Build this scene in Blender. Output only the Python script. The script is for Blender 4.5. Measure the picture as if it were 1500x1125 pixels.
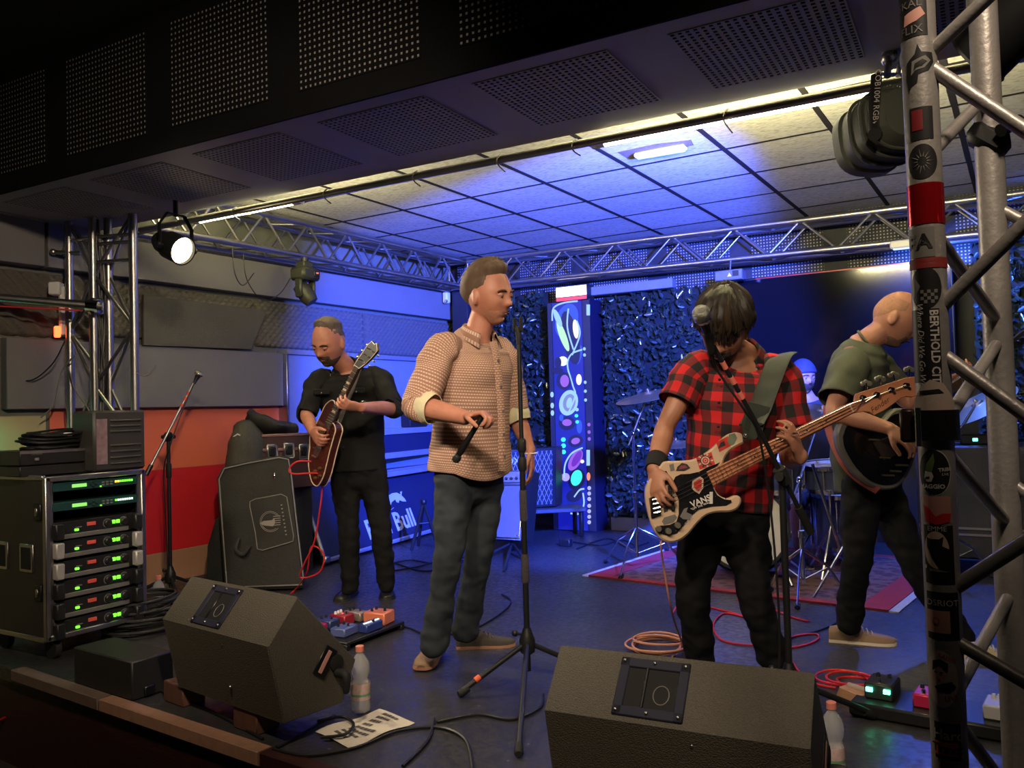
import bpy, bmesh, math, random
from mathutils import Vector, Matrix, noise
random.seed(7)
for _o in list(bpy.data.objects): bpy.data.objects.remove(_o)
SC = bpy.context.scene; COL = SC.collection
V = Vector; R = math.radians; PI = math.pi

# ------------------------------------------------------------------ camera, world, lights, exposure
FPX = 1230.0; EYE = V((0, 0, 1.15))
CM = Matrix.Rotation(R(31.6), 3, 'Z') @ Matrix.Rotation(R(91.8), 3, 'X') @ Matrix.Rotation(R(-1.6), 3, 'Z')
cam_d = bpy.data.cameras.new('camera'); cam = bpy.data.objects.new('camera', cam_d); COL.objects.link(cam)
cam.matrix_world = Matrix.Translation(EYE) @ CM.to_4x4()
cam_d.sensor_width = 36; cam_d.lens = 36 * FPX / 1500; cam_d.clip_start = 0.05; cam_d.clip_end = 100
SC.camera = cam
vs = SC.view_settings
vs.view_transform = 'Standard'; vs.look = 'None'; vs.gamma = 1; vs.exposure = 0.05; vs.use_curve_mapping = False
W = bpy.data.worlds.new('club_dark'); SC.world = W; W.use_nodes = True
W.node_tree.nodes['Background'].inputs[0].default_value = (0.55, 0.5, 0.62, 1)
W.node_tree.nodes['Background'].inputs[1].default_value = 0.005

def ray(px, py): return CM @ V(((px - 750) / FPX, -(py - 562.5) / FPX, -1))
def at(px, py, d): return EYE + ray(px, py) * d                 # depth d along the view axis
def flo(px, py, z=0.0):
    r = ray(px, py); return EYE + r * ((z - EYE.z) / r.z)
def onx(px, py, x):
    r = ray(px, py); return EYE + r * (x / r.x)
def ony(px, py, y):
    r = ray(px, py); return EYE + r * (y / r.y)

def light(kind, name, loc, target, energy, col, size=0.1, spot=60, blend=0.5, sy=None):
    d = bpy.data.lights.new(name, kind); d.energy = energy; d.color = col
    if kind == 'SPOT': d.spot_size = R(spot); d.spot_blend = blend; d.shadow_soft_size = size
    elif kind == 'AREA':
        d.size = size
        if sy: d.shape = 'RECTANGLE'; d.size_y = sy
    else: d.shadow_soft_size = size
    o = bpy.data.objects.new(name, d); COL.objects.link(o); o.location = loc
    if target is not None: o.rotation_euler = (V(target) - V(loc)).to_track_quat('-Z', 'Y').to_euler()
    return o
WARM = (1.0, .80, .58); BLUE = (.035, .09, 1.0)
# front lamps of the venue, in one row under the audience ceiling: they light the band and the wall from the audience side
for _p, _t, _e, _c in (((-1.6, .6, 2.8), (-2.2, 3.2, .5), 170, 58), ((-3.1, .6, 2.8), (-3.4, 3.7, .5), 170, 54), ((-.6, .6, 2.8), (-1.1, 3.2, .5), 160, 58), ((.4, .6, 2.8), (-.6, 3.7, .5), 120, 66), ((-.3, .6, 2.8), (-4.8, 3.3, .9), 330, 58)):
    light('SPOT', 'front_lamp_offscreen', _p, _t, _e, WARM, .10, _c, .7)
# the lamps seen in the picture carry their own light in their builders below

# ------------------------------------------------------------------ helpers
WM = {}
def frame(z, x=None, o=(0, 0, 0)):
    """matrix with local z along z, local x near x"""
    z = V(z).normalized(); x = V(x) if x is not None else (V((1, 0, 0)) if abs(z.x) < .9 else V((0, 1, 0)))
    x = (x - z * x.dot(z)).normalized(); y = z.cross(x); o = V(o)
    return Matrix(((x.x, y.x, z.x, o.x), (x.y, y.y, z.y, o.y), (x.z, y.z, z.z, o.z), (0, 0, 0, 1)))
def catmull(p, sub):
    p = [V(a) for a in p]; n = len(p); out = []
    for i in range(n - 1):
        a = p[max(i - 1, 0)]; b = p[i]; c = p[i + 1]; d = p[min(i + 2, n - 1)]
        for k in range(sub):
            t = k / sub
            out.append(.5 * ((2 * b) + (c - a) * t + (2 * a - 5 * b + 4 * c - d) * t * t + (3 * b - a - 3 * c + d) * t ** 3))
    out.append(p[-1]); return out
def lerps(r, sub):
    out = []
    for i in range(len(r) - 1):
        for k in range(sub):
            t = k / sub; t = t * t * (3 - 2 * t); out.append(r[i] * (1 - t) + r[i + 1] * t)
    out.append(r[-1]); return out

class MB:
    def __init__(s): s.v = []; s.f = []; s.uv = []
    def add(s, v, f, uv=None):
        b = len(s.v); s.v += [V(a) for a in v]
        for i, q in enumerate(f):
            s.f.append([b + k for k in q]); s.uv.append(uv[i] if uv else None)
        return s
    def box(s, c, sz, M=None):
        x, y, z = [a / 2 for a in sz]; c = V(c)
        v = [V((i * x, j * y, k * z)) for i in (-1, 1) for j in (-1, 1) for k in (-1, 1)]
        v = [c + (M.to_3x3() @ a if M else a) for a in v]
        return s.add(v, [(0, 1, 3, 2), (4, 6, 7, 5), (0, 4, 5, 1), (2, 3, 7, 6), (0, 2, 6, 4), (1, 5, 7, 3)])
    def bbox(s, c, sz, b=.01, M=None, seg=1):
        bm = bmesh.new(); bmesh.ops.create_cube(bm, size=1)
        for q in bm.verts: q.co = V((q.co.x * sz[0], q.co.y * sz[1], q.co.z * sz[2]))
        bmesh.ops.bevel(bm, geom=bm.edges[:] + bm.verts[:], offset=b, segments=seg, affect='EDGES')
        bm.verts.index_update(); c = V(c)
        v = [c + (M.to_3x3() @ q.co if M else q.co) for q in bm.verts]
        s.add(v, [[q.index for q in f.verts] for f in bm.faces]); bm.free(); return s
    def rings(s, rs, caps=True, closed=False, uv=False, us=1, vs_=1):
        n = len(rs[0]); v = [p for r in rs for p in r]; f = []; u = []; m = len(rs)
        for i in range(m if closed else m - 1):
            for j in range(n):
                k = (j + 1) % n; i2 = (i + 1) % m
                f.append((i * n + j, i * n + k, i2 * n + k, i2 * n + j))
                u.append(((j / n * us, i / (m - 1) * vs_), ((j + 1) / n * us, i / (m - 1) * vs_), ((j + 1) / n * us, (i + 1) / (m - 1) * vs_), (j / n * us, (i + 1) / (m - 1) * vs_)))
        if caps and not closed:
            f.append(list(range(n))[::-1]); u.append(None); f.append([(m - 1) * n + j for j in range(n)]); u.append(None)
        return s.add(v, f, u if uv else None)
    def tube(s, pts, r, n=8, closed=False, caps=True, flat=None, up=None, uv=False, us=1, vs_=1):
        pts = [V(p) for p in pts]; m = len(pts); rr = r if isinstance(r, (list, tuple)) else [r] * m
        T = []
        for i in range(m):
            a = pts[(i - 1) % m] if closed else pts[max(i - 1, 0)]; b = pts[(i + 1) % m] if closed else pts[min(i + 1, m - 1)]
            d = b - a; T.append(d.normalized() if d.length > 1e-9 else V((0, 0, 1)))
        x = V(up) if up is not None else (V((0, 0, 1)) if abs(T[0].z) < .9 else V((1, 0, 0)))
        out = []
        for i in range(m):
            x = (x - T[i] * x.dot(T[i])); x = x.normalized() if x.length > 1e-6 else T[i].orthogonal().normalized()
            y = T[i].cross(x); q = rr[i]; qa, qb = q if isinstance(q, (tuple, list)) else (q, q * (flat or 1))
            out.append([pts[i] + x * (qa * math.cos(2 * PI * j / n)) + y * (qb * math.sin(2 * PI * j / n)) for j in range(n)])
        return s.rings(out, caps, closed, uv, us, vs_)
    def limb(s, pts, r, n=14, sub=5, round_end=True, up=None, **k):
        p = catmull(pts, sub); q = lerps([V((a, a)) if not isinstance(a, (tuple, list)) else V(a) for a in r], sub)
        q = [(a.x, a.y) for a in q]
        if round_end:
            d = (p[-1] - p[-2]).normalized(); e = q[-1]; b = min(e)
            for t in (.5, .85, 1.0):
                p.append(p[len(q) - 1] if False else V(pts[-1]) + d * b * t * .8); c = math.sqrt(max(1 - t * t, .01)); q.append((e[0] * c, e[1] * c))
            d = (p[0] - p[1]).normalized(); e = q[0]; b = min(e)
            for t in (.6, 1.0):
                p.insert(0, V(pts[0]) + d * b * t * .7); c = math.sqrt(max(1 - t * t, .02)); q.insert(0, (e[0] * c, e[1] * c))
        return s.tube(p, q, n, up=up, **k)
    def cyl(s, a, b, r, r2=None, n=14): return s.tube([a, b], [r, r if r2 is None else r2], n)
    def lathe(s, prof, M=None, n=24, caps=True):
        M = M or Matrix()
        return s.rings([[M @ V((r * math.cos(2 * PI * j / n), r * math.sin(2 * PI * j / n), z)) for j in range(n)] for r, z in prof], caps)
    def ball(s, c, r, M=None, nu=16, nv=10):
        r = r if isinstance(r, (tuple, list)) else (r, r, r); c = V(c); rs = []
        for i in range(nv + 1):
            t = PI * min(max(i / nv, .02), .98); rg = []
            for j in range(nu):
                a = 2 * PI * j / nu; q = V((r[0] * math.sin(t) * math.cos(a), r[1] * math.sin(t) * math.sin(a), -r[2] * math.cos(t)))
                rg.append(c + (M.to_3x3() @ q if M else q))
            rs.append(rg)
        return s.rings(rs)
    def prism(s, poly, d, b=0.0):
        """poly: 3D points on a plane, d: extrusion vector; b: chamfer inset"""
        poly = [V(p) for p in poly]; d = V(d); n = len(poly); c = sum(poly, V()) / n
        nrm = V()
        for i in range(n): nrm += (poly[i] - c).cross(poly[(i + 1) % n] - c)
        if nrm.dot(d) < 0: poly = poly[::-1]
        if b:
            ins = []; dn = d.normalized()
            for i in range(n):
                e = (poly[(i + 1) % n] - poly[i - 1]); t = dn.cross(e)
                ins.append(poly[i] + t.normalized() * b if t.length > 1e-9 else poly[i])
            rs = [ins, [p + d.normalized() * b for p in poly], [p + d - d.normalized() * b for p in poly], [p + d for p in ins]]
        else: rs = [poly, [p + d for p in poly]]
        m = len(rs); v = [p for r in rs for p in r]; f = [list(range(n))[::-1], [(m - 1) * n + j for j in range(n)]]
        for i in range(m - 1):
            for j in range(n): k = (j + 1) % n; f.append((i * n + j, i * n + k, (i + 1) * n + k, (i + 1) * n + j))
        return s.add(v, f)
    def xf(s, M): s.v = [M @ a for a in s.v]; return s
    def build(s, name, mat, parent=None, local=False, sharp=38, kind=None):
        me = bpy.data.meshes.new(name); vv = s.v; o = bpy.data.objects.new(name, me); COL.objects.link(o)
        if parent is not None:
            o.parent = parent; Mw = WM[parent.name]
            if not local: I = Mw.inverted(); vv = [I @ a for a in vv]
            WM[o.name] = Mw.copy()
        else:
            if not local:
                lo = V([min(a[i] for a in vv) for i in range(3)]); hi = V([max(a[i] for a in vv) for i in range(3)])
                b = V(((lo.x + hi.x) / 2, (lo.y + hi.y) / 2, lo.z)); vv = [a - b for a in vv]; o.location = b
                WM[o.name] = Matrix.Translation(b)
            else: WM[o.name] = Matrix()
        me.from_pydata([tuple(a) for a in vv], [], s.f)
        if any(u is not None for u in s.uv):
            L = me.uv_layers.new(name='UVMap').data; i = 0
            for q, u in zip(s.f, s.uv):
                for k in range(len(q)):
                    if u is not None: L[i].uv = u[k]
                    i += 1
        me.materials.append(mat); finish(me, sharp)
        if kind: o['kind'] = kind
        return o
def finish(me, sharp=38):
    me.validate(); me.polygons.foreach_set('use_smooth', [True] * len(me.polygons))
    if sharp: me.set_sharp_from_angle(angle=R(sharp))
    me.update()
def tag(o, label, cat, group=None):
    o['label'] = label; o['category'] = cat
    if group: o['group'] = group
    return o
def thing(name, label, cat, loc=(0, 0, 0), rz=0.0, group=None, M=None):
    o = bpy.data.objects.new(name, None); COL.objects.link(o); o.empty_display_size = .1
    Mx = M if M is not None else Matrix.Translation(V(loc)) @ Matrix.Rotation(rz, 4, 'Z')
    o.matrix_world = Mx; WM[o.name] = Mx.copy()
    return tag(o, label, cat, group)
def copy_tree(o, parent=None, M=None):
    c = o.copy(); COL.objects.link(c); c.parent = parent
    if M is not None: c.matrix_world = M
    WM[c.name] = M.copy() if M is not None else WM[parent.name].copy()
    for ch in list(o.children): copy_tree(ch, c)
    return c
def share(mesh_obj, name, parent, M):
    """another piece with the same mesh, placed in the parent's space by M"""
    o = bpy.data.objects.new(name, mesh_obj.data); COL.objects.link(o); o.parent = parent; o.matrix_local = M
    WM[o.name] = WM[parent.name] @ M; return o
def struct(o): o['kind'] = 'structure'; return o

# ------------------------------------------------------------------ materials
def nd(nt, t, **k):
    n = nt.nodes.new(t)
    for a, b in k.items():
        if a.startswith('i_'):
            q = a[2:]; n.inputs[int(q) if q.isdigit() else q.replace('_', ' ')].default_value = b
        else: setattr(n, a, b)
    return n
MATS = {}
def base(name):
    m = bpy.data.materials.new(name); m.use_nodes = True; nt = m.node_tree; b = nt.nodes['Principled BSDF']
    MATS[name] = m; return m, nt, b
def c4(c, k=1): return (min(c[0] * k, 1), min(c[1] * k, 1), min(c[2] * k, 1), 1)
def pm(name, col, rough=.6, metal=0., var=.15, scale=6., bump=0., bscale=80., emit=None, es=0., trans=0., ior=1.45, coat=0., stretch=None, sheen=0., spec=None):
    if name in MATS: return MATS[name]
    m, nt, b = base(name); L = nt.links.new
    tc = nd(nt, 'ShaderNodeTexCoord'); src = tc.outputs['Object']
    if stretch:
        mp = nd(nt, 'ShaderNodeMapping'); mp.inputs['Scale'].default_value = stretch; L(src, mp.inputs[0]); src = mp.outputs[0]
    no = nd(nt, 'ShaderNodeTexNoise', i_Scale=scale, i_Detail=4.); L(src, no.inputs['Vector'])
    mx = nd(nt, 'ShaderNodeMix', data_type='RGBA'); L(no.outputs[0], mx.inputs[0])
    mx.inputs[6].default_value = c4(col, 1 - var); mx.inputs[7].default_value = c4(col, 1 + var); L(mx.outputs[2], b.inputs['Base Color'])
    b.inputs['Roughness'].default_value = rough; b.inputs['Metallic'].default_value = metal
    b.inputs['Transmission Weight'].default_value = trans; b.inputs['IOR'].default_value = ior; b.inputs['Coat Weight'].default_value = coat
    b.inputs['Sheen Weight'].default_value = sheen
    if spec is not None: b.inputs['Specular IOR Level'].default_value = spec
    if bump:
        n2 = nd(nt, 'ShaderNodeTexNoise', i_Scale=bscale, i_Detail=3.); L(src, n2.inputs['Vector'])
        bp = nd(nt, 'ShaderNodeBump', i_Strength=bump, i_Distance=.01); L(n2.outputs[0], bp.inputs['Height']); L(bp.outputs[0], b.inputs['Normal'])
    if emit: b.inputs['Emission Color'].default_value = (*emit, 1); b.inputs['Emission Strength'].default_value = es
    return m
def ramp(nt, src, stops, interp='LINEAR'):
    r = nd(nt, 'ShaderNodeValToRGB'); r.color_ramp.interpolation = interp; e = r.color_ramp.elements
    while len(e) < len(stops): e.new(.5)
    for q, (p, c) in zip(e, stops): q.position = p; q.color = (*c, 1)
    nt.links.new(src, r.inputs[0]); return r
def mth(nt, op, a, b=None, c=None):
    n = nd(nt, 'ShaderNodeMath', operation=op)
    for i, q in enumerate((a, b, c)):
        if q is None: continue
        if isinstance(q, (int, float)): n.inputs[i].default_value = q
        else: nt.links.new(q, n.inputs[i])
    return n.outputs[0]

BLACK = pm('black_plastic', (.012, .012, .013), .42)
MATTE = pm('matte_black', (.008, .008, .009), .8)
METAL = pm('scuffed_aluminium', (.42, .41, .40), .34, 1., .2, 9, .06, 120)
CHROME = pm('chrome', (.75, .75, .76), .14, 1., .05)
DKMETAL = pm('dark_metal', (.035, .035, .038), .35, .8)
WHITE = pm('white_plastic', (.75, .74, .72), .5)
RUBBER = pm('rubber', (.01, .01, .01), .7)
TOLEX = pm('textured_black_paint', (.075, .065, .050), .62, 0, .35, 160, .5, 260)
GREYBOX = pm('grey_panel_paint', (.16, .155, .15), .6, 0, .12, 3)
def emi(name, col, s): return pm(name, (.02, .02, .02), .5, emit=col, es=s)
LEDG = emi('green_led', (.16, .9, .03), 2.2); LEDR = emi('red_led', (1, .12, .05), 2); LEDY = emi('yellow_led', (1, .6, .05), 2.5); LEDW = emi('white_led', (.8, 1, .85), 1.6)
CABLE = pm('black_cable', (.010, .010, .011), .45); REDC = pm('red_cable', (.55, .02, .02), .45); TANC = pm('tan_cable', (.5, .22, .13), .45); GREYC = pm('grey_cable', (.2, .19, .18), .5)

def text_mesh(body, size, bold=0.0, shear=0.0, align='CENTER', ext=0.0):
    """flat outline letters in the xy plane as (verts, faces)"""
    cu = bpy.data.curves.new('lettering', 'FONT'); cu.body = body; cu.size = size; cu.align_x = align; cu.align_y = 'CENTER'; cu.offset = bold; cu.shear = shear; cu.resolution_u = 2; cu.extrude = ext
    o = bpy.data.objects.new('lettering', cu); COL.objects.link(o); dg = bpy.context.evaluated_depsgraph_get(); dg.update()
    me = bpy.data.meshes.new_from_object(o.evaluated_get(dg))
    v = [q.co.copy() for q in me.vertices]; f = [list(p.vertices) for p in me.polygons]
    bpy.data.objects.remove(o); bpy.data.curves.remove(cu); bpy.data.meshes.remove(me); return v, f
def text_part(body, size, M, mat, parent, name='lettering', **k):
    v, f = text_mesh(body, size, ext=.0004, **k); m = MB(); m.add([M @ q for q in v], f); return m.build(name, mat, parent)
def cord(name, pts, r, mat, label, group=None, sub=8, n=6, cat='cable'):
    m = MB(); m.tube(catmull(pts, sub), r, n); o = m.build(name, mat); tag(o, label, cat, group); return o
# ------------------------------------------------------------------ the room
XL = -5.25; YB = 7.35; ZC = 2.72; XR = 2.6
# stage floor
def floor_mat():
    m, nt, b = base('black_vinyl_floor'); L = nt.links.new; tc = nd(nt, 'ShaderNodeTexCoord')
    n1 = nd(nt, 'ShaderNodeTexNoise', i_Scale=1.6, i_Detail=6.); n2 = nd(nt, 'ShaderNodeTexNoise', i_Scale=38., i_Detail=3.)
    for n in (n1, n2): L(tc.outputs['Object'], n.inputs['Vector'])
    r = ramp(nt, n1.outputs[0], [(.3, (.020, .020, .022)), (.7, (.040, .039, .040))]); L(r.outputs[0], b.inputs['Base Color'])
    r2 = ramp(nt, n2.outputs[0], [(.35, (.30, .30, .30)), (.7, (.52, .52, .52))]); L(r2.outputs[0], b.inputs['Roughness'])
    vo = nd(nt, 'ShaderNodeTexVoronoi', i_Scale=9.); L(tc.outputs['Object'], vo.inputs['Vector']); sp = mth(nt, 'LESS_THAN', vo.outputs['Distance'], .045); mx = nd(nt, 'ShaderNodeMix', data_type='RGBA'); L(sp, mx.inputs[0]); L(r.outputs[0], mx.inputs[6]); mx.inputs[7].default_value = (.16, .155, .15, 1); L(mx.outputs[2], b.inputs['Base Color'])
    bp = nd(nt, 'ShaderNodeBump', i_Strength=.12, i_Distance=.01); L(n2.outputs[0], bp.inputs['Height']); L(bp.outputs[0], b.inputs['Normal']); return m
FLOORM = floor_mat()
edge = [V((XL, 2.2, 0)), V((-4.1, 2.14, 0)), V((-2.3, 2.02, 0)), V((XR, 1.72, 0))]
m = MB(); m.prism(edge + [V((XR, YB, 0)), V((XL, YB, 0))], (0, 0, -.06)); fl_o = struct(m.build('floor', FLOORM))
WOODD = pm('dark_red_stained_wood', (.035, .010, .008), .5, 0, .4, 5, .15, 40, stretch=(1, 1, 8))
m = MB(); m.prism([e + V((0, .02, -.06)) for e in edge] + [V((XR, 2.1, -.06)), V((XL, 2.5, -.06))], (0, 0, -.4)); struct(m.build('trim_1', WOODD))
def strip(name, a, b, w, h, mat):
    d = (b - a).normalized(); n = V((-d.y, d.x, 0)); m = MB(); m.prism([a - n * .012 + V((0, 0, .004)), b - n * .012 + V((0, 0, .004)), b + n * w + V((0, 0, .004)), a + n * w + V((0, 0, .004))], (0, 0, -h), .003); return struct(m.build(name, mat))
strip('trim_2', edge[1], edge[1].lerp(edge[2], .42), .05, .05, pm('worn_edge_metal', (.25, .17, .14), .5, .5, .3, 20))
strip('trim_3', edge[1].lerp(edge[2], .43), edge[2], .05, .05, pm('bare_edge_wood', (.32, .17, .11), .6, 0, .3, 30))
strip('trim_4', edge[2] + V((.01, 0, 0)), edge[3], .05, .05, WOODD)
m = MB(); m.box(((XL + XR) / 2, -.6, -.5), (XR - XL, 6.0, .08)); struct(m.build('floor_audience', pm('dark_house_floor', (.03, .022, .02), .55)))
# walls
WALLD = pm('dark_wall_paint', (.05, .052, .05), .7)
m = MB(); m.box((XL - .06, 3.2, 1.1), (.12, 8.6, 3.9)); wl = struct(m.build('wall_left', pm('greenish_grey_wall', (.13, .135, .11), .7)))
m = MB(); m.box((XR + .06, 3.2, 1.1), (.12, 8.6, 3.9)); struct(m.build('wall_right', WALLD))
def perf_wall():
    m, nt, b = base('perforated_dark_panel'); L = nt.links.new; tc = nd(nt, 'ShaderNodeTexCoord'); s = nd(nt, 'ShaderNodeSeparateXYZ'); L(tc.outputs['Object'], s.inputs[0])
    def cell(o, p): return mth(nt, 'ABSOLUTE', mth(nt, 'SUBTRACT', mth(nt, 'FRACT', mth(nt, 'MULTIPLY', o, 1 / p)), .5))
    dx = cell(s.outputs[0], .026); dz = cell(s.outputs[2], .026); d = mth(nt, 'LESS_THAN', mth(nt, 'MAXIMUM', dx, dz), .21)
    px_ = mth(nt, 'LESS_THAN', cell(s.outputs[0], .79), .38); d = mth(nt, 'MULTIPLY', mth(nt, 'MULTIPLY', d, px_), mth(nt, 'GREATER_THAN', s.outputs[2], 2.95))
    r = ramp(nt, d, [(0, (.012, .012, .014)), (1, (.30, .30, .31))]); L(r.outputs[0], b.inputs['Base Color']); b.inputs['Roughness'].default_value = .7; return m
m = MB(); m.box(((XL + XR) / 2, YB + .06, 1.1), (XR - XL, .12, 3.9)); struct(m.build('wall_back', perf_wall()))
# painted bands and panels on the left wall (children of the wall)
def wbox(name, y0, y1, z0, z1, t, mat, bev=.004): m = MB(); m.bbox((XL + t / 2, (y0 + y1) / 2, (z0 + z1) / 2), (t, y1 - y0, z1 - z0), min(bev, t * .4)); return m.build(name, mat, wl)
wbox('paint_band', 2.97, 4.9, .8, 1.27, .008, pm('orange_paint', (.75, .16, .07), .6, 0, .1, 3))
wbox('paint_band', 2.97, 4.9, .22, .8, .008, pm('red_paint', (.62, .015, .02), .6, 0, .1, 3))
wbox('paint_band', 2.97, 4.9, 0, .22, .008, pm('tan_paint', (.42, .22, .12), .6, 0, .15, 3))
wbox('door_panel', 1.6, 2.94, -.4, 1.2, .02, pm('cream_door', (.5, .42, .2), .5, 0, .1, 3))
wbox('grey_panel', 2.68, 4.86, 1.24, 1.67, .07, GREYBOX)
wbox('grey_panel', 1.6, 2.64, 1.22, 1.66, .07, GREYBOX)
wbox('upper_panel', 1.6, 2.9, 2.12, 2.42, .10, GREYBOX)
wbox('upper_panel', 2.92, YB - .02, 2.12, 2.46, .10, GREYBOX)
BLUEG = pm('blue_grey_board', (.17, .19, .22), .55, 0, .1, 2)
wbox('back_board', 4.88, YB - .02, .0, 1.66, .09, BLUEG)
wbox('board_rail', 4.86, YB - .02, 1.66, 1.70, .12, GREYBOX)
wbox('board_edge', 4.86, 4.885, 1.0, 1.66, .11, METAL)
CARPET = pm('grey_acoustic_carpet', (.09, .085, .075), .95, 0, .5, 220, .5, 300)
p = [onx(208, 432, XL + .075), onx(388, 455, XL + .075), onx(366, 512, XL + .075), onx(208, 506, XL + .075)]
m = MB(); m.prism(p, (.02, 0, 0), .003); m.build('carpet_panel', CARPET, wl)
# egg-crate foam, real bumps
def foam(y0, y1, z0, z1, per, diag, name):
    m = MB(); st = per / 4; ny = int((y1 - y0) / st); nz = int((z1 - z0) / st); v = []; f = []
    for i in range(ny + 1):
        for j in range(nz + 1):
            y = y0 + i * st; z = z0 + j * st; a = 2 * PI / per
            h = math.sin(a * (y + z) * .7) if diag else math.sin(a * y) * math.sin(a * z)
            if i in (0, ny) or j in (0, nz): h = -3
            v.append((XL + .038 + .022 * h, y, z))
    for i in range(ny):
        for j in range(nz): k = i * (nz + 1) + j; f.append((k, k + nz + 1, k + nz + 2, k + 1))
    m.add(v, f); return m.build(name, pm('acoustic_foam', (.10, .09, .075), .95, 0, .25, 40), wl, sharp=0)
foam(1.6, 3.3, 1.68, 2.11, .07, True, 'foam_panel')
for a, b_ in ((3.32, 4.6), (4.62, 5.9), (5.92, YB - .03)): foam(a, b_, 1.71, 2.11, .06, False, 'foam_panel')
# ceiling of the stage: every tile its own piece, dark grid in the joints
def tile_mat():
    m, nt, b = base('mineral_ceiling_tile'); L = nt.links.new; tc = nd(nt, 'ShaderNodeTexCoord'); mp = nd(nt, 'ShaderNodeMapping'); mp.inputs['Scale'].default_value = (30, 90, 30); L(tc.outputs['Object'], mp.inputs[0])
    n1 = nd(nt, 'ShaderNodeTexNoise', i_Scale=1., i_Detail=5.); L(mp.outputs[0], n1.inputs['Vector'])
    n2 = nd(nt, 'ShaderNodeTexNoise', i_Scale=2.5, i_Detail=2.); L(tc.outputs['Object'], n2.inputs['Vector'])
    oi = nd(nt, 'ShaderNodeObjectInfo'); tone = mth(nt, 'MULTIPLY_ADD', oi.outputs['Random'], .12, .9)
    r = ramp(nt, n1.outputs[0], [(.32, (.24, .235, .21)), (.5, (.40, .395, .36)), (.7, (.46, .45, .41))])
    mx = nd(nt, 'ShaderNodeMix', data_type='RGBA', blend_type='MULTIPLY'); mx.inputs[0].default_value = 1; L(r.outputs[0], mx.inputs[6]); L(tone, mx.inputs[7]); L(mx.outputs[2], b.inputs['Base Color'])
    b.inputs['Roughness'].default_value = .9; bp = nd(nt, 'ShaderNodeBump', i_Strength=.4, i_Distance=.004); L(n1.outputs[0], bp.inputs['Height']); L(bp.outputs[0], b.inputs['Normal']); return m
m = MB(); m.box(((XL + XR) / 2, (3.3 + YB) / 2, ZC + .06), (XR - XL, YB - 3.3, .04)); ceil = struct(m.build('ceiling', pm('dark_ceiling_void', (.012, .012, .014), .8)))
TILEM = tile_mat(); tile0 = None
cw = WM[ceil.name].translation
for i in range(-5, 8):
    for j in range(-2, 5):
        x0 = -.91 - .63 * i - .63; y0 = 4.43 + .64 * j
        xa, xb = max(x0, XL), min(x0 + .63, XR); ya, yb = max(y0, 3.32), min(y0 + .64, YB)
        if xb - xa < .08 or yb - ya < .08: continue
        c = V(((xa + xb) / 2, (ya + yb) / 2, ZC + .012))
        if xb - xa > .62 and yb - ya > .63 and tile0: share(tile0, 'ceiling_tile', ceil, Matrix.Translation(c - cw))
        else:
            m = MB(); m.bbox((0, 0, 0), (xb - xa - .030, yb - ya - .026, .024), .003)
            o = m.build('ceiling_tile', TILEM, ceil, local=True); o.location = c - cw
            if xb - xa > .62 and yb - ya > .63: tile0 = o
GRIDM = pm('dark_grid_bar', (.02, .018, .02), .7, spec=.1)
for i in range(-5, 8):
    x = -.91 - .63 * i
    if XL < x < XR: m = MB(); m.box((x, (3.32 + YB) / 2, ZC + .006), (.030, YB - 3.32, .016)); m.build('grid_bar', GRIDM, ceil)
for j in range(-1, 5): m = MB(); y = 4.43 + .64 * j; m.box(((XL + XR) / 2, y, ZC + .007), (XR - XL, .026, .016)); m.build('grid_bar', GRIDM, ceil)
# house ceiling over the audience
m = MB(); m.box(((XL + XR) / 2, -.4, 3.11), (XR - XL, 5.9, .1)); struct(m.build('ceiling_audience', MATTE))
# the boxed beam with perforated boards
BO = V((0, 2.606, 2.4)); BX = V((1, .042, 0)).normalized(); BY = V((-BX.y, BX.x, 0)); BZ = V((0, 0, 1))
BEAMG = pm('grey_beam_paint', (.27, .25, .235), .65, 0, .15, 2.5); BEAMK = pm('black_beam_paint', (.006, .006, .007), .8, spec=.05)
def bp_(x, v, z): return BO + BX * x + BY * v + BZ * z
m = MB(); m.prism([bp_(-5.4, .012, .0), bp_(2.7, .012, 0), bp_(2.7, .86, 0), bp_(-5.4, .86, 0)], (0, 0, .66)); beam = struct(m.build('ceiling_beam', BEAMG))
m = MB(); m.prism([bp_(-5.4, .0, .0), bp_(2.7, .0, 0), bp_(2.7, .012, 0), bp_(-5.4, .012, 0)], (0, 0, .66)); m.build('beam_face', BEAMK, beam)
def perf(name, o, ux, uy, un, w, h, p, hole, mat, back):
    nu = round(w / p); nv = round(h / p); pu = w / nu; pv = h / nv; m = MB(); v = []; f = []; a = (1 - hole) / 2; T = .0030
    for i in range(nu):
        for j in range(nv):
            b = len(v)
            for lo, hi, d in ((0, 1, T), (a, 1 - a, T), (a, 1 - a, .0006)):
                for (s, t) in ((lo, lo), (hi, lo), (hi, hi), (lo, hi)): v.append(o + ux * ((i + s) * pu) + uy * ((j + t) * pv) + un * d)
            for k in range(4):
                n = (k + 1) % 4; f.append((b + k, b + n, b + 4 + n, b + 4 + k)); f.append((b + 4 + k, b + 4 + n, b + 8 + n, b + 8 + k))
    b = len(v)
    for d in (T, 0):
        for (s, t) in ((0, 0), (w, 0), (w, h), (0, h)): v.append(o + ux * s + uy * t + un * d)
    for k in range(4): n = (k + 1) % 4; f.append((b + n, b + k, b + 4 + k, b + 4 + n))
    m.add(v, f); q = m.build(name, mat, beam, sharp=20)
    m = MB(); m.add([o + un * .0007, o + ux * w + un * .0007, o + ux * w + uy * h + un * .0007, o + uy * h + un * .0007], [(0, 1, 2, 3)]); m.build('hole_backing', back, q)
HOLED = pm('hole_dark', (.004, .004, .004), .9, spec=0); HOLEL = pm('hole_light_board', (.22, .205, .19), .8)
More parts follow.
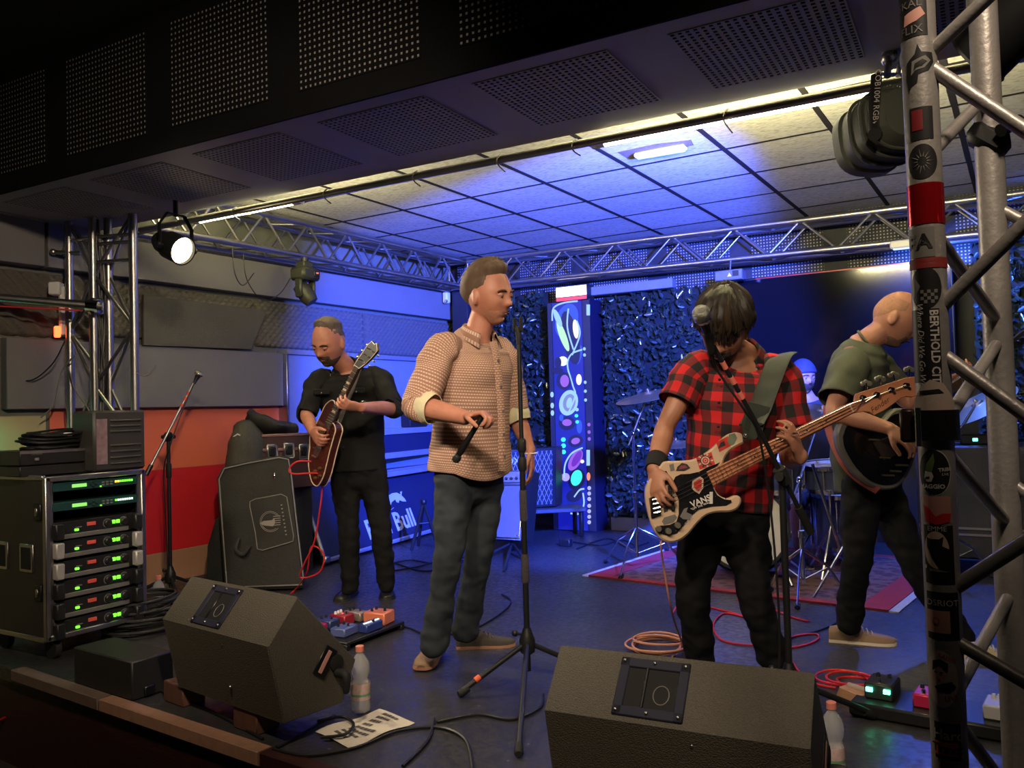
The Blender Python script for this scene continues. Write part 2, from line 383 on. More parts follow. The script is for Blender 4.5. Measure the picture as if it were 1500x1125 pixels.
for k in range(-1, 7): x = -1.76 - .775 * (k - 1); perf('perforated_panel', bp_(x, .10, 0), BX, BY, -BZ, .555, .57, .0262, .52, BEAMG, HOLED)
for k in range(-1, 6): x = -1.75 - .79 * (k - 1) + .0; perf('perforated_panel', bp_(x, 0, .10), BX, BZ, -BY, .62, .50, .0262, .42, BEAMK, HOLEL)

# ------------------------------------------------------------------ truss work
def truss(name, label, a, b, w, h, side, rc=.024, rb=.010, bay=.30, cat='truss', group=None, cm=METAL):
    """box truss from a to b; a,b = near top chord ends; side = unit vector to far chords, h downwards"""
    t = thing(name, label, cat, a, group=group); a = V(a); b = V(b); side = V(side); dn = V((0, 0, -h))
    ends = [(a, b), (a + dn, b + dn), (a + side * w, b + side * w), (a + side * w + dn, b + side * w + dn)]
    for p, q in ends: m = MB(); m.cyl(p, q, rc, n=14); m.build('chord', cm, t)
    n = max(2, round((b - a).length / bay)); n += n % 2
    def pt(c, k): p, q = ends[c]; return p.lerp(q, k / n)
    for (c0, c1) in ((0, 1), (2, 3), (0, 2), (1, 3)):
        for k in range(n):
            p, q = (pt(c0, k), pt(c1, k + 1)) if k % 2 == 0 else (pt(c1, k), pt(c0, k + 1))
            m = MB(); m.cyl(p, q, rb, n=8); m.build('brace', cm, t)
    for k in (0, n):
        for (c0, c1) in ((0, 1), (1, 3), (3, 2), (2, 0)): m = MB(); m.cyl(pt(c0, k), pt(c1, k), rb * 1.2, n=8); m.build('end_rung', cm, t)
    return t
truss('lighting_truss', 'aluminium box truss running along the wall with foam panels', (-4.80, 3.45, 2.66), (-4.80, 7.02, 2.67), .24, .26, (-1, 0, 0), bay=.24)
truss('lighting_truss', 'aluminium box truss running along the wall with leaf panels', (-4.74, 6.92, 2.655), (1.2, 6.88, 2.555), .24, .255, (0, 1, 0), bay=.27)
# tower beside the equipment rack
def tower(name, label, ch, z0, z1, rc, rb, bay, cat='truss tower'):
    t = thing(name, label, cat, (sum(c[0] for c in ch) / 4, sum(c[1] for c in ch) / 4, z0))
    for c in ch: m = MB(); m.cyl((*c, z0), (*c, z1), rc, n=16); m.build('chord', METAL, t)
    n = round((z1 - z0) / bay)
    for i in range(4):
        p, q = ch[i], ch[(i + 1) % 4]
        for k in range(n):
            za = z0 + (z1 - z0) * k / n; zb = z0 + (z1 - z0) * (k + 1) / n
            if (k + i) % 2: p, q = q, p
            m = MB(); m.cyl((*p, za), (*q, zb), rb, n=8); m.build('brace', METAL, t)
            if (k + i) % 2: p, q = q, p
        for z in (z0 + .05, z1 - .12): m = MB(); m.cyl((*p, z), (*q, z), rb, n=8); m.build('rung', METAL, t)
    return t
A_ = at(137, 450, 5.1); B_ = at(196, 450, 5.04); D_ = at(102, 450, 5.2); C_ = D_ + (B_ - A_)
tl = tower('truss_tower', 'aluminium truss tower with bundled cables beside the amplifier rack', [(A_.x, A_.y), (B_.x, B_.y), (C_.x, C_.y), (D_.x, D_.y)], 0, 2.395, .025, .010, .36)
for z in (2.23, 2.12):
    m = MB(); m.cyl((A_.x, A_.y, z), (B_.x, B_.y, z), .011, n=8); m.build('rung', METAL, tl)
t = thing('cable_bundle', 'bundle of black and grey cables running down inside the rack-side truss tower', 'cables', A_.lerp(C_, .5) * 1 - V((0, 0, A_.lerp(C_, .5).z)))
for k in range(10):
    q = A_.lerp(C_, .3 + .4 * random.random()); pts = [V((q.x + random.uniform(-.035, .035), q.y + random.uniform(-.035, .035), z)) for z in (2.38, 1.9, 1.4, .9, .3, .01)]
    m = MB(); m.tube(catmull(pts, 5), .006, 6); m.build('cable', GREYC if k % 3 == 0 else CABLE, t)
# cross pipe clamped to that tower
pa = at(-30, 434, 4.85); pb = at(150, 449, 5.03)
t = thing('scaffold_pipe', 'horizontal aluminium pipe clamped to the rack-side truss tower', 'pipe', pb)
m = MB(); m.tube([pa, pb], .026, 16); m.build('pipe', METAL, t)
m = MB(); m.cyl(at(128, 447, 5.02), at(146, 449, 5.02), .04, n=16); m.bbox(at(140, 449, 5.04), (.05, .09, .10), .012); m.build('clamp', CHROME, t)
m = MB(); m.cyl(at(-30, 447, 4.85), at(120, 455, 5.0), .005, n=6); m.build('red_tape', REDC, t)
# white cube and indicator strip on the far chord
t = thing('wall_box', 'white electrical box with glowing red switch on truss tower chord', 'switch box', at(93, 480, 5.2))
m = MB(); m.bbox(at(93, 455, 5.22), (.03, .05, .30), .006); m.build('strip', WHITE, t)
m = MB(); m.bbox(at(82, 423, 5.2), (.07, .07, .08), .008, Matrix.Rotation(.6, 3, 'Z')); m.build('cube', WHITE, t)
m = MB(); m.bbox(at(84, 486, 5.18), (.035, .03, .07), .006); m.build('switch', emi('orange_glow', (1, .12, .03), 4), t)
# black pipe clamp/bolts
t = thing('pipe_clamp', 'metal half coupler on the far chord of the rack-side tower', 'clamp', at(104, 372, 5.25))
m = MB(); m.lathe([(.03, -.025), (.036, -.015), (.036, .015), (.03, .025)], Matrix.Translation(at(100, 370, 5.28))); m.cyl(at(74, 369, 5.2), at(118, 371, 5.2), .012); m.ball(at(78, 369, 5.2), .02); m.build('body', METAL, t)

# foreground tower with stickers
A2 = V((-.12, 1.385, 0)); B2 = V((-.045, 1.79, 0)); dv = B2 - A2; pv = V((dv.y, -dv.x, 0)); C2 = A2 + pv; D2 = B2 + pv
PZ0 = -.46; PZ1 = 2.395
RPOLE = .0245
tr = thing('truss_tower', 'sticker-covered truss tower standing in front of the stage', 'truss tower', (A2.x, A2.y, PZ0))
AGED = pm('aged_aluminium', (.34, .315, .30), .42, .45, .3, 12, .12, 90)
for i, c in enumerate((A2, B2, C2, D2)):
    m = MB(); m.cyl(c + V((0, 0, PZ0)), c + V((0, 0, PZ1)), RPOLE, n=28); ob = m.build('chord', AGED, tr)
    if i == 0: pole = ob
def zat(c, py):      # height of pixel row py on a vertical pole at c
    lo, hi = -1., 4.
    for _ in range(40):
        z = (lo + hi) / 2; q = CM.transposed() @ (V((c.x, c.y, z)) - EYE); y = 562.5 - FPX * q.y / -q.z
        if y > py: lo = z
        else: hi = z
    return (lo + hi) / 2
for ya, yb in ((235, 140), (325, 470), (640, 500), (645, 765), (1035, 870), (1040, 1180)):
    m = MB(); m.cyl(A2 + V((0, 0, zat(A2, ya))), B2 + V((0, 0, zat(B2, yb))), .0105, n=10); m.build('brace', AGED, tr)
q = V((A2.x + .10, A2.y - .018, 0)); k1 = (C2 - A2).length / (q - A2).length
for ya, yb in ((92, -20), (88, 178), (465, 345), (508, 605), (872, 790), (930, 1005)):
    za = zat(A2, ya); zb = za + (zat(q, yb) - za) * k1 * .9
    m = MB(); m.cyl(A2 + V((0, 0, za)), C2 + V((0, 0, zb)), .0105, n=10); m.build('brace', AGED, tr)
for ya in (-100, 300, 700): m = MB(); m.cyl(B2 + V((0, 0, zat(B2, ya))), D2 + V((0, 0, zat(B2, ya + 260))), .0105, n=10); m.build('brace', AGED, tr)
# stickers wrapped on the near chord
side0 = V((EYE.x - A2.x, EYE.y - A2.y, 0)).normalized(); tang = V((-side0.y, side0.x, 0))  # tang points to picture right
if (CM.transposed() @ tang).x < 0: tang = -tang
def wrap(u, z, lift): a = u / RPOLE; r = RPOLE + lift; return A2 + side0 * (r * math.cos(a)) + tang * (r * math.sin(a)) + V((0, 0, z))
def patch(name, poly, mat, lift=.0006, parent=None):
    """polygon in (u along the arc, z); star-shaped around its centre, subdivided so it hugs the pole"""
    n = len(poly); cu = sum(p[0] for p in poly) / n; cz = sum(p[1] for p in poly) / n; K = 8; v = []; f = []
    for k in range(K + 1):
        for (u, z) in poly: v.append(wrap(cu + (u - cu) * k / K, cz + (z - cz) * k / K, lift))
    for k in range(K):
        for i in range(n): j = (i + 1) % n; f.append((k * n + i, k * n + j, (k + 1) * n + j, (k + 1) * n + i))
    m = MB(); m.add(v, f); return m.build(name, mat, parent or pole)
def dense(poly, st=.004):
    out = []
    for i in range(len(poly)):
        a = poly[i]; b = poly[(i + 1) % len(poly)]; n = max(1, int(max(abs(a[0] - b[0]), abs(a[1] - b[1])) / st))
        out += [(a[0] + (b[0] - a[0]) * k / n, a[1] + (b[1] - a[1]) * k / n) for k in range(n)]
    return out
ZP = lambda py: zat(A2 + side0 * RPOLE, py)
def rect(name, u0, u1, y0, y1, mat, lift=.0006): a, b = ZP(y1), ZP(y0); return patch(name, dense([(u0, a), (u1, a), (u1, b), (u0, b)]), mat, lift)
def oval(name, u, y, ru, rz, mat, lift=.0006, n=28): z = ZP(y); return patch(name, [(u + ru * math.cos(2 * PI * k / n), z + rz * math.sin(2 * PI * k / n)) for k in range(n)], mat, lift)
def ptext(body, u, y, size, mat, lift=.0014, rot=0., bold=.0, shear=0.):
    v, f = text_mesh(body, size, bold, shear); z = ZP(y); c, s = math.cos(rot), math.sin(rot)
    m = MB(); m.add([wrap(u + q.x * c - q.y * s, z + q.x * s + q.y * c, lift) for q in v], f); return m.build('sticker_lettering', mat, pole)
SK = pm('sticker_black', (.012, .011, .012), .45); SW = pm('sticker_white', (.5, .46, .42), .5); SR = pm('sticker_red', (.5, .02, .025), .4); SP = pm('sticker_pink', (.55, .27, .22), .55); SO = pm('sticker_orange', (.6, .13, .06), .5); SG = pm('sticker_green', (.10, .16, .05), .5); SGY = pm('sticker_grey', (.16, .15, .14), .5); SFOIL = pm('red_foil', (.5, .01, .012), .18, .7)
rect('sticker', -.034, .013, -40, 52, SK); ptext('FLIX', -.010, 42, .017, SGY); ptext('SKAL', -.012, 4, .016, SGY)
poly = lambda pts: [(u, ZP(y)) for u, y in pts]
patch('sticker_mark', dense(poly([(-.018, 18), (.004, 10), (.010, 22), (-.002, 30), (-.02, 34)])), SP, .0012)
patch('sticker', dense(poly([(-.016, 132), (-.020, 112), (-.018, 88), (-.006, 78), (-.002, 64), (.003, 76), (.018, 78), (.020, 92), (.012, 104), (-.002, 108), (-.004, 120), (-.012, 124)])), SK)
patch('sticker_mark', dense(poly([(-.012, 108), (-.010, 88), (.008, 82), (.015, 90), (.006, 100), (-.006, 102)])), SGY, .0011)
patch('sticker_mark', dense(poly([(-.008, 102), (-.006, 92), (.004, 87), (.010, 91), (.003, 97), (-.004, 98)])), SK, .0016)
rect('sticker', -.017, .015, 156, 204, SK); rect('sticker_mark', -.014, .001, 160, 190, pm('dark_red', (.16, .01, .012), .5), .0012)
oval('sticker', -.002, 236, .021, .026, SK)
for k in range(14):
    a = 2 * PI * k / 14; z = ZP(236); c = lambda r, b: (-.002 + r * math.cos(b), z + r * 1.2 * math.sin(b))
    patch('sticker_mark', [c(.006, a - .12), c(.017 - .004 * (k % 2), a), c(.006, a + .12)], SGY, .0012)
rect('foil_band', -.036, .036, 267, 327, SFOIL, .0008)
rect('sticker', -.030, .010, 332, 376, SGY); ptext('EA', -.012, 354, .030, SK, bold=.001); rect('tape_band', -.036, .036, 377, 392, pm('dark_red_tape', (.22, .02, .02), .6), .001)
oval('sticker', -.006, 421, .023, .031, SK)
for i in range(5):
    for j in range(4):
        if (i + j) % 2 == 0: u = -.012 + i * .0045; z0 = 424 + j * 5; rect('sticker_mark', u, u + .0045, z0, z0 + 5, SGY, .0012)
patch('sticker_mark', poly([(-.024, 440), (-.016, 420), (-.022, 402), (-.012, 418)]), SGY, .0012)
rect('sticker', -.034, .012, 452, 560, SK)
ptext('BERTHOLD CITY', .004, 512, .0155, SW, rot=-PI / 2, bold=.0004); ptext('Where Did We Go Wrong', -.014, 512, .0125, SW, rot=-PI / 2, shear=.35)
# clamp with torn paper above it
patch('torn_paper', dense(poly([(-.034, 600), (-.030, 585), (-.016, 566), (-.004, 556), (.012, 562), (.030, 590), (.032, 602)])), pm('torn_paper', (.42, .33, .28), .8), .003)
patch('torn_paper', dense(poly([(-.018, 572), (.006, 570), (.012, 576), (-.018, 578)])), SK, .0036)
m = MB(); zc = ZP(623)
m.tube([A2 + V((0, 0, zc - .022)), A2 + V((0, 0, zc + .022))], .0325, 28); cl = m.build('pipe_coupler', DKMETAL, tr)
m = MB(); m.bbox(A2 - tang * .036 + side0 * .006 + V((0, 0, zc)), (.022, .03, .05), .004, frame((0, 0, 1), tang)); m.build('coupler_jaw', pm('black_steel', (.05, .03, .03), .4, .6), cl)
m = MB(); m.cyl(A2 - tang * .022 + side0 * .03 + V((0, 0, zc - .03)), A2 - tang * .022 + side0 * .03 + V((0, 0, zc + .026)), .005); m.build('bolt', CHROME, cl)
# round hat sticker and the ones below
oval('sticker', -.005, 692, .0235, .034, SW); oval('sticker_ground', -.005, 692, .0222, .0325, SK, .0010)
patch('sticker_mark', poly([(-.016, 690), (-.014, 680), (-.004, 664), (-.003, 676), (-.007, 692)]), SG, .0016)
patch('sticker_mark', poly([(-.018, 700), (-.016, 690), (-.007, 692), (-.005, 698), (-.008, 706), (-.014, 706)]), SW, .0015)
patch('sticker_mark', poly([(-.016, 699), (-.010, 698), (-.010, 701), (-.016, 702)]), SK, .002)
ptext('MAGGIO', -.008, 713, .0085, SW, bold=.0003); ptext('TRIBE', .010, 688, .007, SW, rot=.1, bold=.0002); ptext('LIVE', .010, 695, .005, SW)
rect('sticker', -.022, .016, 727, 766, pm('peeled_pink', (.42, .2, .16), .7))
patch('sticker_mark', dense(poly([(-.022, 741), (-.014, 744), (-.008, 757), (.002, 758), (.004, 752), (.016, 752), (.014, 764), (-.004, 769), (-.018, 765)])), SR, .0012)
rect('sticker', -.024, .018, 770, 856, SK); ptext('EMME', -.004, 775, .010, SW); oval('sticker_mark', -.006, 806, .017, .027, pm('moon_cream', (.55, .40, .33), .55), .0011)
patch('sticker_mark', dense(poly([(-.018, 787), (-.014, 790), (-.002, 790), (.004, 786), (.002, 800), (.014, 806), (.016, 838), (-.002, 834), (-.012, 816), (-.018, 802)])), SK, .0017)
oval('sticker_mark', -.022, 832, .0018, .003, SW, .0012)
rect('sticker_mark', -.016, .012, 834, 838, SGY, .0012)
rect('sticker', -.024, .022, 868, 938, SK); ptext('DSRIOT', -.001, 884, .0125, SW); rect('sticker_mark', -.023, .008, 895, 928, SP, .0011)
oval('sticker_mark', -.010, 911, .005, .006, pm('pink_dark', (.36, .15, .13), .6), .0016); oval('sticker_mark', -.010, 911, .0032, .0038, SP, .002)
oval('sticker', -.007, 996, .0225, .041, pm('sticker_rose', (.5, .40, .36), .5)); oval('sticker_mark', -.010, 990, .008, .014, pm('face_pink', (.55, .33, .28), .6), .0012)
patch('sticker_mark', dense(poly([(-.018, 985), (-.017, 970), (-.006, 966), (.003, 972), (.002, 984), (-.003, 978), (-.012, 976)])), SK, .0017)
patch('sticker_mark', dense(poly([(-.016, 1008), (-.006, 1002), (.006, 998), (.012, 1006), (.004, 1014), (-.012, 1014)])), SK, .0017)
for y, u in ((986, -.013), (986, -.006)): oval('sticker_mark', u, y, .0022, .0012, SK, .0022, 10)
oval('sticker_mark', -.009, 996, .003, .0015, SR, .0022, 10); ptext('RADIO', .002, 964, .008, SR, rot=-.4); ptext('LIVE', .006, 1022, .010, SR, rot=.2)
rect('sticker', -.020, .016, 1060, 1114, SK); ptext('Hard', -.001, 1078, .020, SW, bold=.0004); rect('sticker_mark', -.020, .012, 1088, 1108, SO, .0011); ptext('Traxx', -.003, 1098, .0165, SK, bold=.0004, lift=.002)
def dirc0(r, u, t): return (CM @ V((r, u, t))).normalized()
# ------------------------------------------------------------------ lamps of the place
TUBE = emi('lit_tube', (1, .93, .62), 14)
def edge_pt(x, v=.90, z=-.035): return bp_(x, v, z)
m = MB(); m.cyl(edge_pt(-4.75), edge_pt(1.6), .020, n=12); tag(m.build('scaffold_pipe', METAL), 'long pipe running under the back edge of the boxed beam', 'pipe')
for i, (xa, xb, en, lb) in enumerate(((-4.28, -3.45, 60, 'glowing tube lamp under the beam beside the lit spotlight'), (-1.6, -.42, 190, 'long glowing tube lamp under the beam beside the dark stage lamp'))):
    t = thing('tube_lamp', lb, 'lamp', edge_pt((xa + xb) / 2, .945, -.05))
    m = MB(); m.cyl(edge_pt(xa, .945, -.03), edge_pt(xb, .945, -.03), .019 + .006 * i, n=10); m.build('tube', TUBE, t)
    for x in (xa, xb): m = MB(); m.cyl(edge_pt(x - .03, .945, -.03), edge_pt(x + .03, .945, -.03), .0215 + .006 * i, n=10); m.build('end_cap', WHITE, t)
    l = light('AREA', 'tube_lamp_light', edge_pt((xa + xb) / 2, .985, -.03), edge_pt((xa + xb) / 2 , 1.16, .30), en, (1, .87, .45), xb - xa, sy=.03)
for x in (-3.9, -3.2, -2.6, -2.1, -1.7, -1.0):
    m = MB(); q = edge_pt(x); m.tube(catmull([q + V((0, .022, 0)), q + V((.01, 0, .024)), q + V((0, -.022, 0)), q + V((-.01, 0, -.024)), q + V((.02, .015, -.05 - .03 * random.random()))], 4), .004, 5); tag(m.build('cable_tie', WHITE), 'white cable tie knotted round the pipe under the beam', 'cable tie', 'cable ties on the beam pipe')
def spot_can(name, label, loc, tgt, lit=True):
    d = (V(tgt) - V(loc)).normalized(); M = frame(d, None, loc) @ Matrix.Scale(.84, 4); t = thing(name, label, 'lamp', loc)
    m = MB(); m.lathe([(.02, -.20), (.055, -.19), (.075, -.15), (.08, -.09), (.095, -.07), (.098, .06), (.102, .065), (.102, .075), (.092, .075), (.090, .05)], M, 28, caps=False); can = m.build('can', MATTE, t)
    m = MB(); m.lathe([(.0, .062), (.06, .060), (.091, .05)], M, 28, caps=False); m.build('lens', emi('hot_lens', (1, .80, .50), 14) if lit else DKMETAL, t)
    m = MB(); sx = M.to_3x3() @ V((1, 0, 0)); sx = V((d.y, -d.x, 0)).normalized(); up = V((0, 0, 1)); c = V(loc)
    m.tube([c + sx * .11, c + sx * .112 + up * .12, c + sx * .06 + up * .19, c - sx * .06 + up * .19, c - sx * .112 + up * .12, c - sx * .11], (.016), 8, flat=.3); m.cyl(c + up * .18, c + up * .29, .014); m.build('yoke', BLACK, t)
    for s in (-1, 1): m = MB(); m.cyl(c + sx * s * .10, c + sx * s * .135, .018, n=10); m.build('knob', BLACK, can)
    return t, d
pl = at(258, 363, 4.78); t, d = spot_can('spotlight', 'black spotlight with blazing warm lens beside the rack-side tower', pl, pl + V((3, .2, -1.3)))
light('SPOT', 'spotlight_beam', pl + d * .12, pl + d * 3, 110, (1, .85, .6), .06, 75, .6)
# dark stage lamp seen from behind, by the sticker tower
c = at(1298, 188, 3.02); t = thing('stage_lamp', 'dark LED stage lamp seen from behind beside the sticker tower', 'lamp', c)
ax = (V((-4.0, 7.2, 1.4)) - c).normalized(); M = frame(ax, (0, 0, 1), c)
OLIVE = pm('dark_grey_casting', (.075, .08, .06), .5)
m = MB(); m.rings([[M @ V((r * (abs(math.cos(a)) ** .7) * math.copysign(1, math.cos(a)), r * (abs(math.sin(a)) ** .7) * math.copysign(1, math.sin(a)), z)) for a in [2 * PI * j / 28 for j in range(28)]] for r, z in ((.03, -.125), (.085, -.12), (.105, -.09), (.118, -.02), (.122, .05), (.118, .09), (.126, .10), (.126, .14), (.11, .14))]); body = m.build('housing', OLIVE, t)
m = MB(); m.lathe([(.0, .13), (.108, .139)], M, 24, caps=False); m.build('lens', emi('blue_lens', (.03, .09, 1), 12), body)
light('SPOT', 'stage_lamp_light', c + ax * .16, c + ax * 3, 8500, BLUE, .08, 62, .35)
for z0, r0 in ((-.075, .112), (-.03, .122), (.03, .127)): m = MB(); m.tube([M @ V((r0 * (abs(math.cos(a)) ** .7) * math.copysign(1, math.cos(a)), r0 * (abs(math.sin(a)) ** .7) * math.copysign(1, math.sin(a)), z0)) for a in [2 * PI * j / 32 for j in range(32)]], .006, 6, closed=True); m.build('ridge', OLIVE, body)
for k in range(9): m = MB(); a = -.35 + k * .11; m.box(M @ V((.118 * math.cos(a), .118 * math.sin(a), -.03)), (.014, .006, .10), M.to_3x3() @ Matrix.Rotation(a, 3, 'Z')); m.build('cooling_fin', OLIVE, body)
arm0 = at(1284, 108, 2.92); arm1 = at(1280, 185, 2.90)
m = MB(); m.tube([at(1345, 122, 3.18), at(1330, 110, 3.1), arm0, at(1282, 150, 2.90), arm1, at(1284, 200, 2.91)], [(.020, .003)] * 6, 8, up=ray(1284, 150).cross(V((0, 0, 1)))); br = m.build('bracket', BLACK, t)
m = MB(); m.cyl(at(1284, 197, 2.93), at(1281, 197, 2.87), .022); m.build('pivot_knob', BLACK, br)
m = MB(); m.cyl(at(1300, 112, 3.0), at(1302, 78, 3.04), .012); m.ball(at(1303, 85, 3.03), .03); m.build('clamp', METAL, t)
z_ = -ray(1284, 150).normalized(); xd = (at(1281, 172, 2.885) - at(1284, 120, 2.895)).normalized()
text_part('COB1004 RGBW', .0265, frame(z_, xd, at(1284, 145, 2.872)), SW, br)
# cloth strap tied over the pipe above it
m = MB(); m.tube(catmull([at(1345, 0, 2.6), at(1330, 35, 2.75), at(1322, 80, 2.95), at(1314, 112, 3.02)], 5), [(.03, .003)] * 15 + [(.012, .006)], 8); tag(m.build('cloth_strap', pm('pale_strap', (.32, .31, .36), .8)), 'pale cloth strap tied over the pipe above the dark stage lamp', 'strap')
# moving head on the wall-side truss
q = onx(450, 388, -4.80); DKOL = pm('dark_olive_casting', (.030, .032, .024), .5); t = thing('moving_head_lamp', 'small moving head lamp hanging from the truss along the foam wall', 'lamp', q)
rx = V((0, 1, 0)); c = onx(447, 402, -4.74)
m = MB(); m.bbox(c, (.16, .19, .10), .02); m.bbox(c + V((0, -.01, .07)), (.10, .10, .05), .01); b = m.build('base', DKOL, t)
m = MB(); m.bbox(c + V((.085, .04, .0)), (.012, .06, .05), .004); dsp = m.build('display', BLACK, b)
m = MB(); m.bbox(c + V((.092, .04, .005)), (.004, .022, .010), .001); m.build('display_light', LEDR, dsp)
for s in (-1, 1): m = MB(); m.bbox(c + V((0, s * .07, -.11)), (.07, .03, .15), .012); m.build('yoke_arm', DKOL, t)
m = MB(); m.lathe([(.02, -.09), (.055, -.08), (.065, -.03), (.062, .05), (.05, .085), (.0, .085)], frame((.5, .3, -.8), None, c + V((.0, 0, -.15))), 20); m.build('head', DKOL, t)
m = MB(); m.tube([c + V((0, 0, .09)), c + V((0, 0, .13))], .03, 12); m.build('clamp', BLACK, t)
# emergency light in the ceiling
q = flo(962, 217, ZC); t = thing('ceiling_lamp', 'white emergency light bar in a torn brown ceiling cutout', 'lamp', q)
m = MB(); pts = [flo(905, 222, ZC), flo(922, 232, ZC), flo(1016, 212, ZC), flo(1012, 204, ZC), flo(960, 210, ZC)]; m.prism([p - V((0, 0, .004)) for p in pts], (0, 0, .004)); m.build('torn_board', pm('torn_brown_board', (.12, .09, .06), .9, 0, .6, 60), t)
a, b = flo(930, 224, ZC), flo(1005, 211, ZC); m = MB(); m.bbox((a + b) / 2 - V((0, 0, .022)), ((b - a).length, .07, .034), .012, frame((0, 0, 1), b - a)); m.build('diffuser', WHITE, t)
# pale box on the wall corner, blue-lit lamp bar by the truss
t = thing('wall_box', 'small pale wall box fixed at the corner end of the foam wall', 'wall box', onx(654, 436, -5.1)); m = MB(); m.bbox(onx(654, 436, -5.1), (.06, .07, .12), .012); m.build('body', WHITE, t); m = MB(); m.bbox(onx(654, 441, -5.06), (.012, .03, .03), .004); m.build('button', CHROME, t)
q = ony(1330, 357, 6.75); t = thing('lamp_bar', 'short pale LED bar under the back truss above the television', 'lamp', q); m = MB(); m.bbox(q, (.24, .06, .06), .012); m.build('housing', WHITE, t); m = MB(); m.cyl(q, q + V((0, .16, .03)), .012); m.build('hanger', METAL, t); m = MB(); m.bbox(q - V((0, .0, .032)), (.2, .04, .006), .001); m.build('diffuser', emi('blue_bar', (.3, .45, 1), 2.5), t); light('AREA', 'lamp_bar_light', q - V((0, 0, .045)), (.1, 7.3, 1.0), 150, (.05, .14, 1), .2, sy=.05)
# projector box under the truss
q = ony(1070, 404, 6.85); t = thing('power_box', 'small dark control box with warning triangle under the back truss', 'control box', q)
m = MB(); m.bbox(q, (.23, .12, .085), .008); b = m.build('body', pm('box_grey', (.10, .10, .11), .5), t)
tri = q + V((.01, -.062, 0)); m = MB(); m.prism([tri + V((-.018, 0, -.014)), tri + V((.018, 0, -.014)), tri + V((0, 0, .018))], (0, -.002, 0)); m.build('warning_label', pm('warn_yellow', (.7, .5, .08), .5), b)
m = MB(); m.bbox(q + V((.06, -.062, .008)), (.05, .006, .045), .002); m.build('socket', BLACK, b); m = MB(); m.cyl(q + V((0, 0, .04)), q + V((0, .02, .13)), .008); m.build('hanger', METAL, t)

# ------------------------------------------------------------------ leaf walls, light column, television
LEAF = pm('glossy_leaf', (.018, .030, .022), .22, 0, .6, 9, coat=.6)
def leaf_pts(c, M, s):
    b = [(-.0, -.5, 0), (.28, -.12, .10), (.24, .25, .06), (0, .55, -.06), (-.24, .25, .06), (-.28, -.12, .10)]
    return [c + M @ (V(q) * s) for q in b]
def rmat():
    return Matrix.Rotation(random.uniform(-.9, .9), 3, 'Z') @ Matrix.Rotation(R(90) + random.uniform(-.9, .9), 3, 'X') @ Matrix.Rotation(random.uniform(-1.1, 1.1), 3, 'Y') @ Matrix.Rotation(random.uniform(0, 6.3), 3, 'Z')
m = MB(); m.add(leaf_pts(V(), Matrix.Identity(3), .062), [(0, 1, 2, 3), (0, 3, 4, 5)]); LEAF0 = m
lf_me = None
def hedge(label, x0, x1, z0, z1, y, n_big, dens):
    global lf_me
    t = thing('leaf_panel', label, 'hedge panel', ((x0 + x1) / 2, y, z0), group=None); base_ = WM[t.name].translation
    m = MB(); m.box(((x0 + x1) / 2, y + .03, (z0 + z1) / 2), (x1 - x0, .03, z1 - z0)); m.build('backing', pm('hedge_mesh_dark', (.006, .009, .008), .9), t)
    N = int((x1 - x0) * (z1 - z0) * dens); m = MB()
    for k in range(N):
        c = V((random.uniform(x0, x1), y - random.uniform(-.02, .07), random.uniform(z0, z1 + .03 * random.random())))
        m.add(leaf_pts(c, rmat(), random.uniform(.045, .075)), [(0, 1, 2, 3), (0, 3, 4, 5)])
    m.build('foliage', LEAF, t, kind='stuff', sharp=0)
    for k in range(n_big):
        c = V((random.uniform(x0 + .02, x1 - .02), y - random.uniform(.06, .10), random.uniform(z0 + .03, z1 - .03)))
        if lf_me is None:
            o = LEAF0.build('leaf', LEAF, t, local=True, sharp=0); lf_me = o; o.matrix_local = Matrix.Translation(c - base_) @ rmat().to_4x4()
        else: share(lf_me, 'leaf', t, Matrix.Translation(c - base_) @ rmat().to_4x4() @ Matrix.Scale(random.uniform(.85, 1.15), 4))
hedge('artificial leaf wall panel between the wall corner and the painted light column', -4.86, -4.02, .10, 2.30, 7.25, 220, 900)
hedge('wide artificial leaf wall panel between the light column and the television', -3.41, -2.12, .14, 2.20, 7.25, 300, 900)
hedge('artificial leaf wall panel behind the sticker tower beside the television', -.33, .8, .5, 2.35, 7.25, 120, 850)
m = MB(); m.box((-2.75, 7.27, .06), (1.3, .06, .12)); tag(m.build('plinth_board', pm('blue_plinth', (.08, .08, .1), .5)), 'low dark board under the wide leaf wall panel', 'board')
m = MB(); m.bbox((-4.98, 7.2, 1.25), (.2, .2, 2.45), .01); tag(m.build('corner_post', pm('dark_post', (.02, .02, .025), .5)), 'dark square post in the corner beside the leaf wall', 'post')
# painted light column
YC = 7.04; cl_, cr_ = ony(806, 600, YC).x, ony(868, 600, YC).x; zt = ony(838, 440, YC).z
t = thing('light_column', 'backlit column painted with blue swirls, ovals and dots', 'light column', ((cl_ + cr_) / 2, YC + .1, 0))
DEEP = emi('lit_deep_blue', (.006, .010, .42), 1.0); MIDB = emi('lit_mid_blue', (.03, .09, .8), 1.0); SKY = emi('lit_pale_blue', (.30, .55, 1), 1.2); PURP = emi('lit_purple', (.33, .12, .8), 1.0); TEAL = emi('lit_teal', (.05, .8, .75), 1.2); LWHT = emi('lit_white', (.85, .85, 1), 1.4); DKB = emi('lit_navy', (.003, .003, .05), 1.0); ORN = emi('lit_salmon', (.9, .3, .2), 1.1)
m = MB(); m.box(((cl_ + cr_) / 2, YC + .13, zt / 2), (cr_ - cl_, .24, zt)); m.build('column_body', pm('column_dark', (.01, .01, .03), .4), t)
m = MB(); m.box(((ony(813, 600, YC).x + ony(856, 600, YC).x) / 2, YC + .005, zt / 2), (ony(856, 600, YC).x - ony(813, 600, YC).x, .012, zt - .02)); art = m.build('front_panel', DEEP, t)
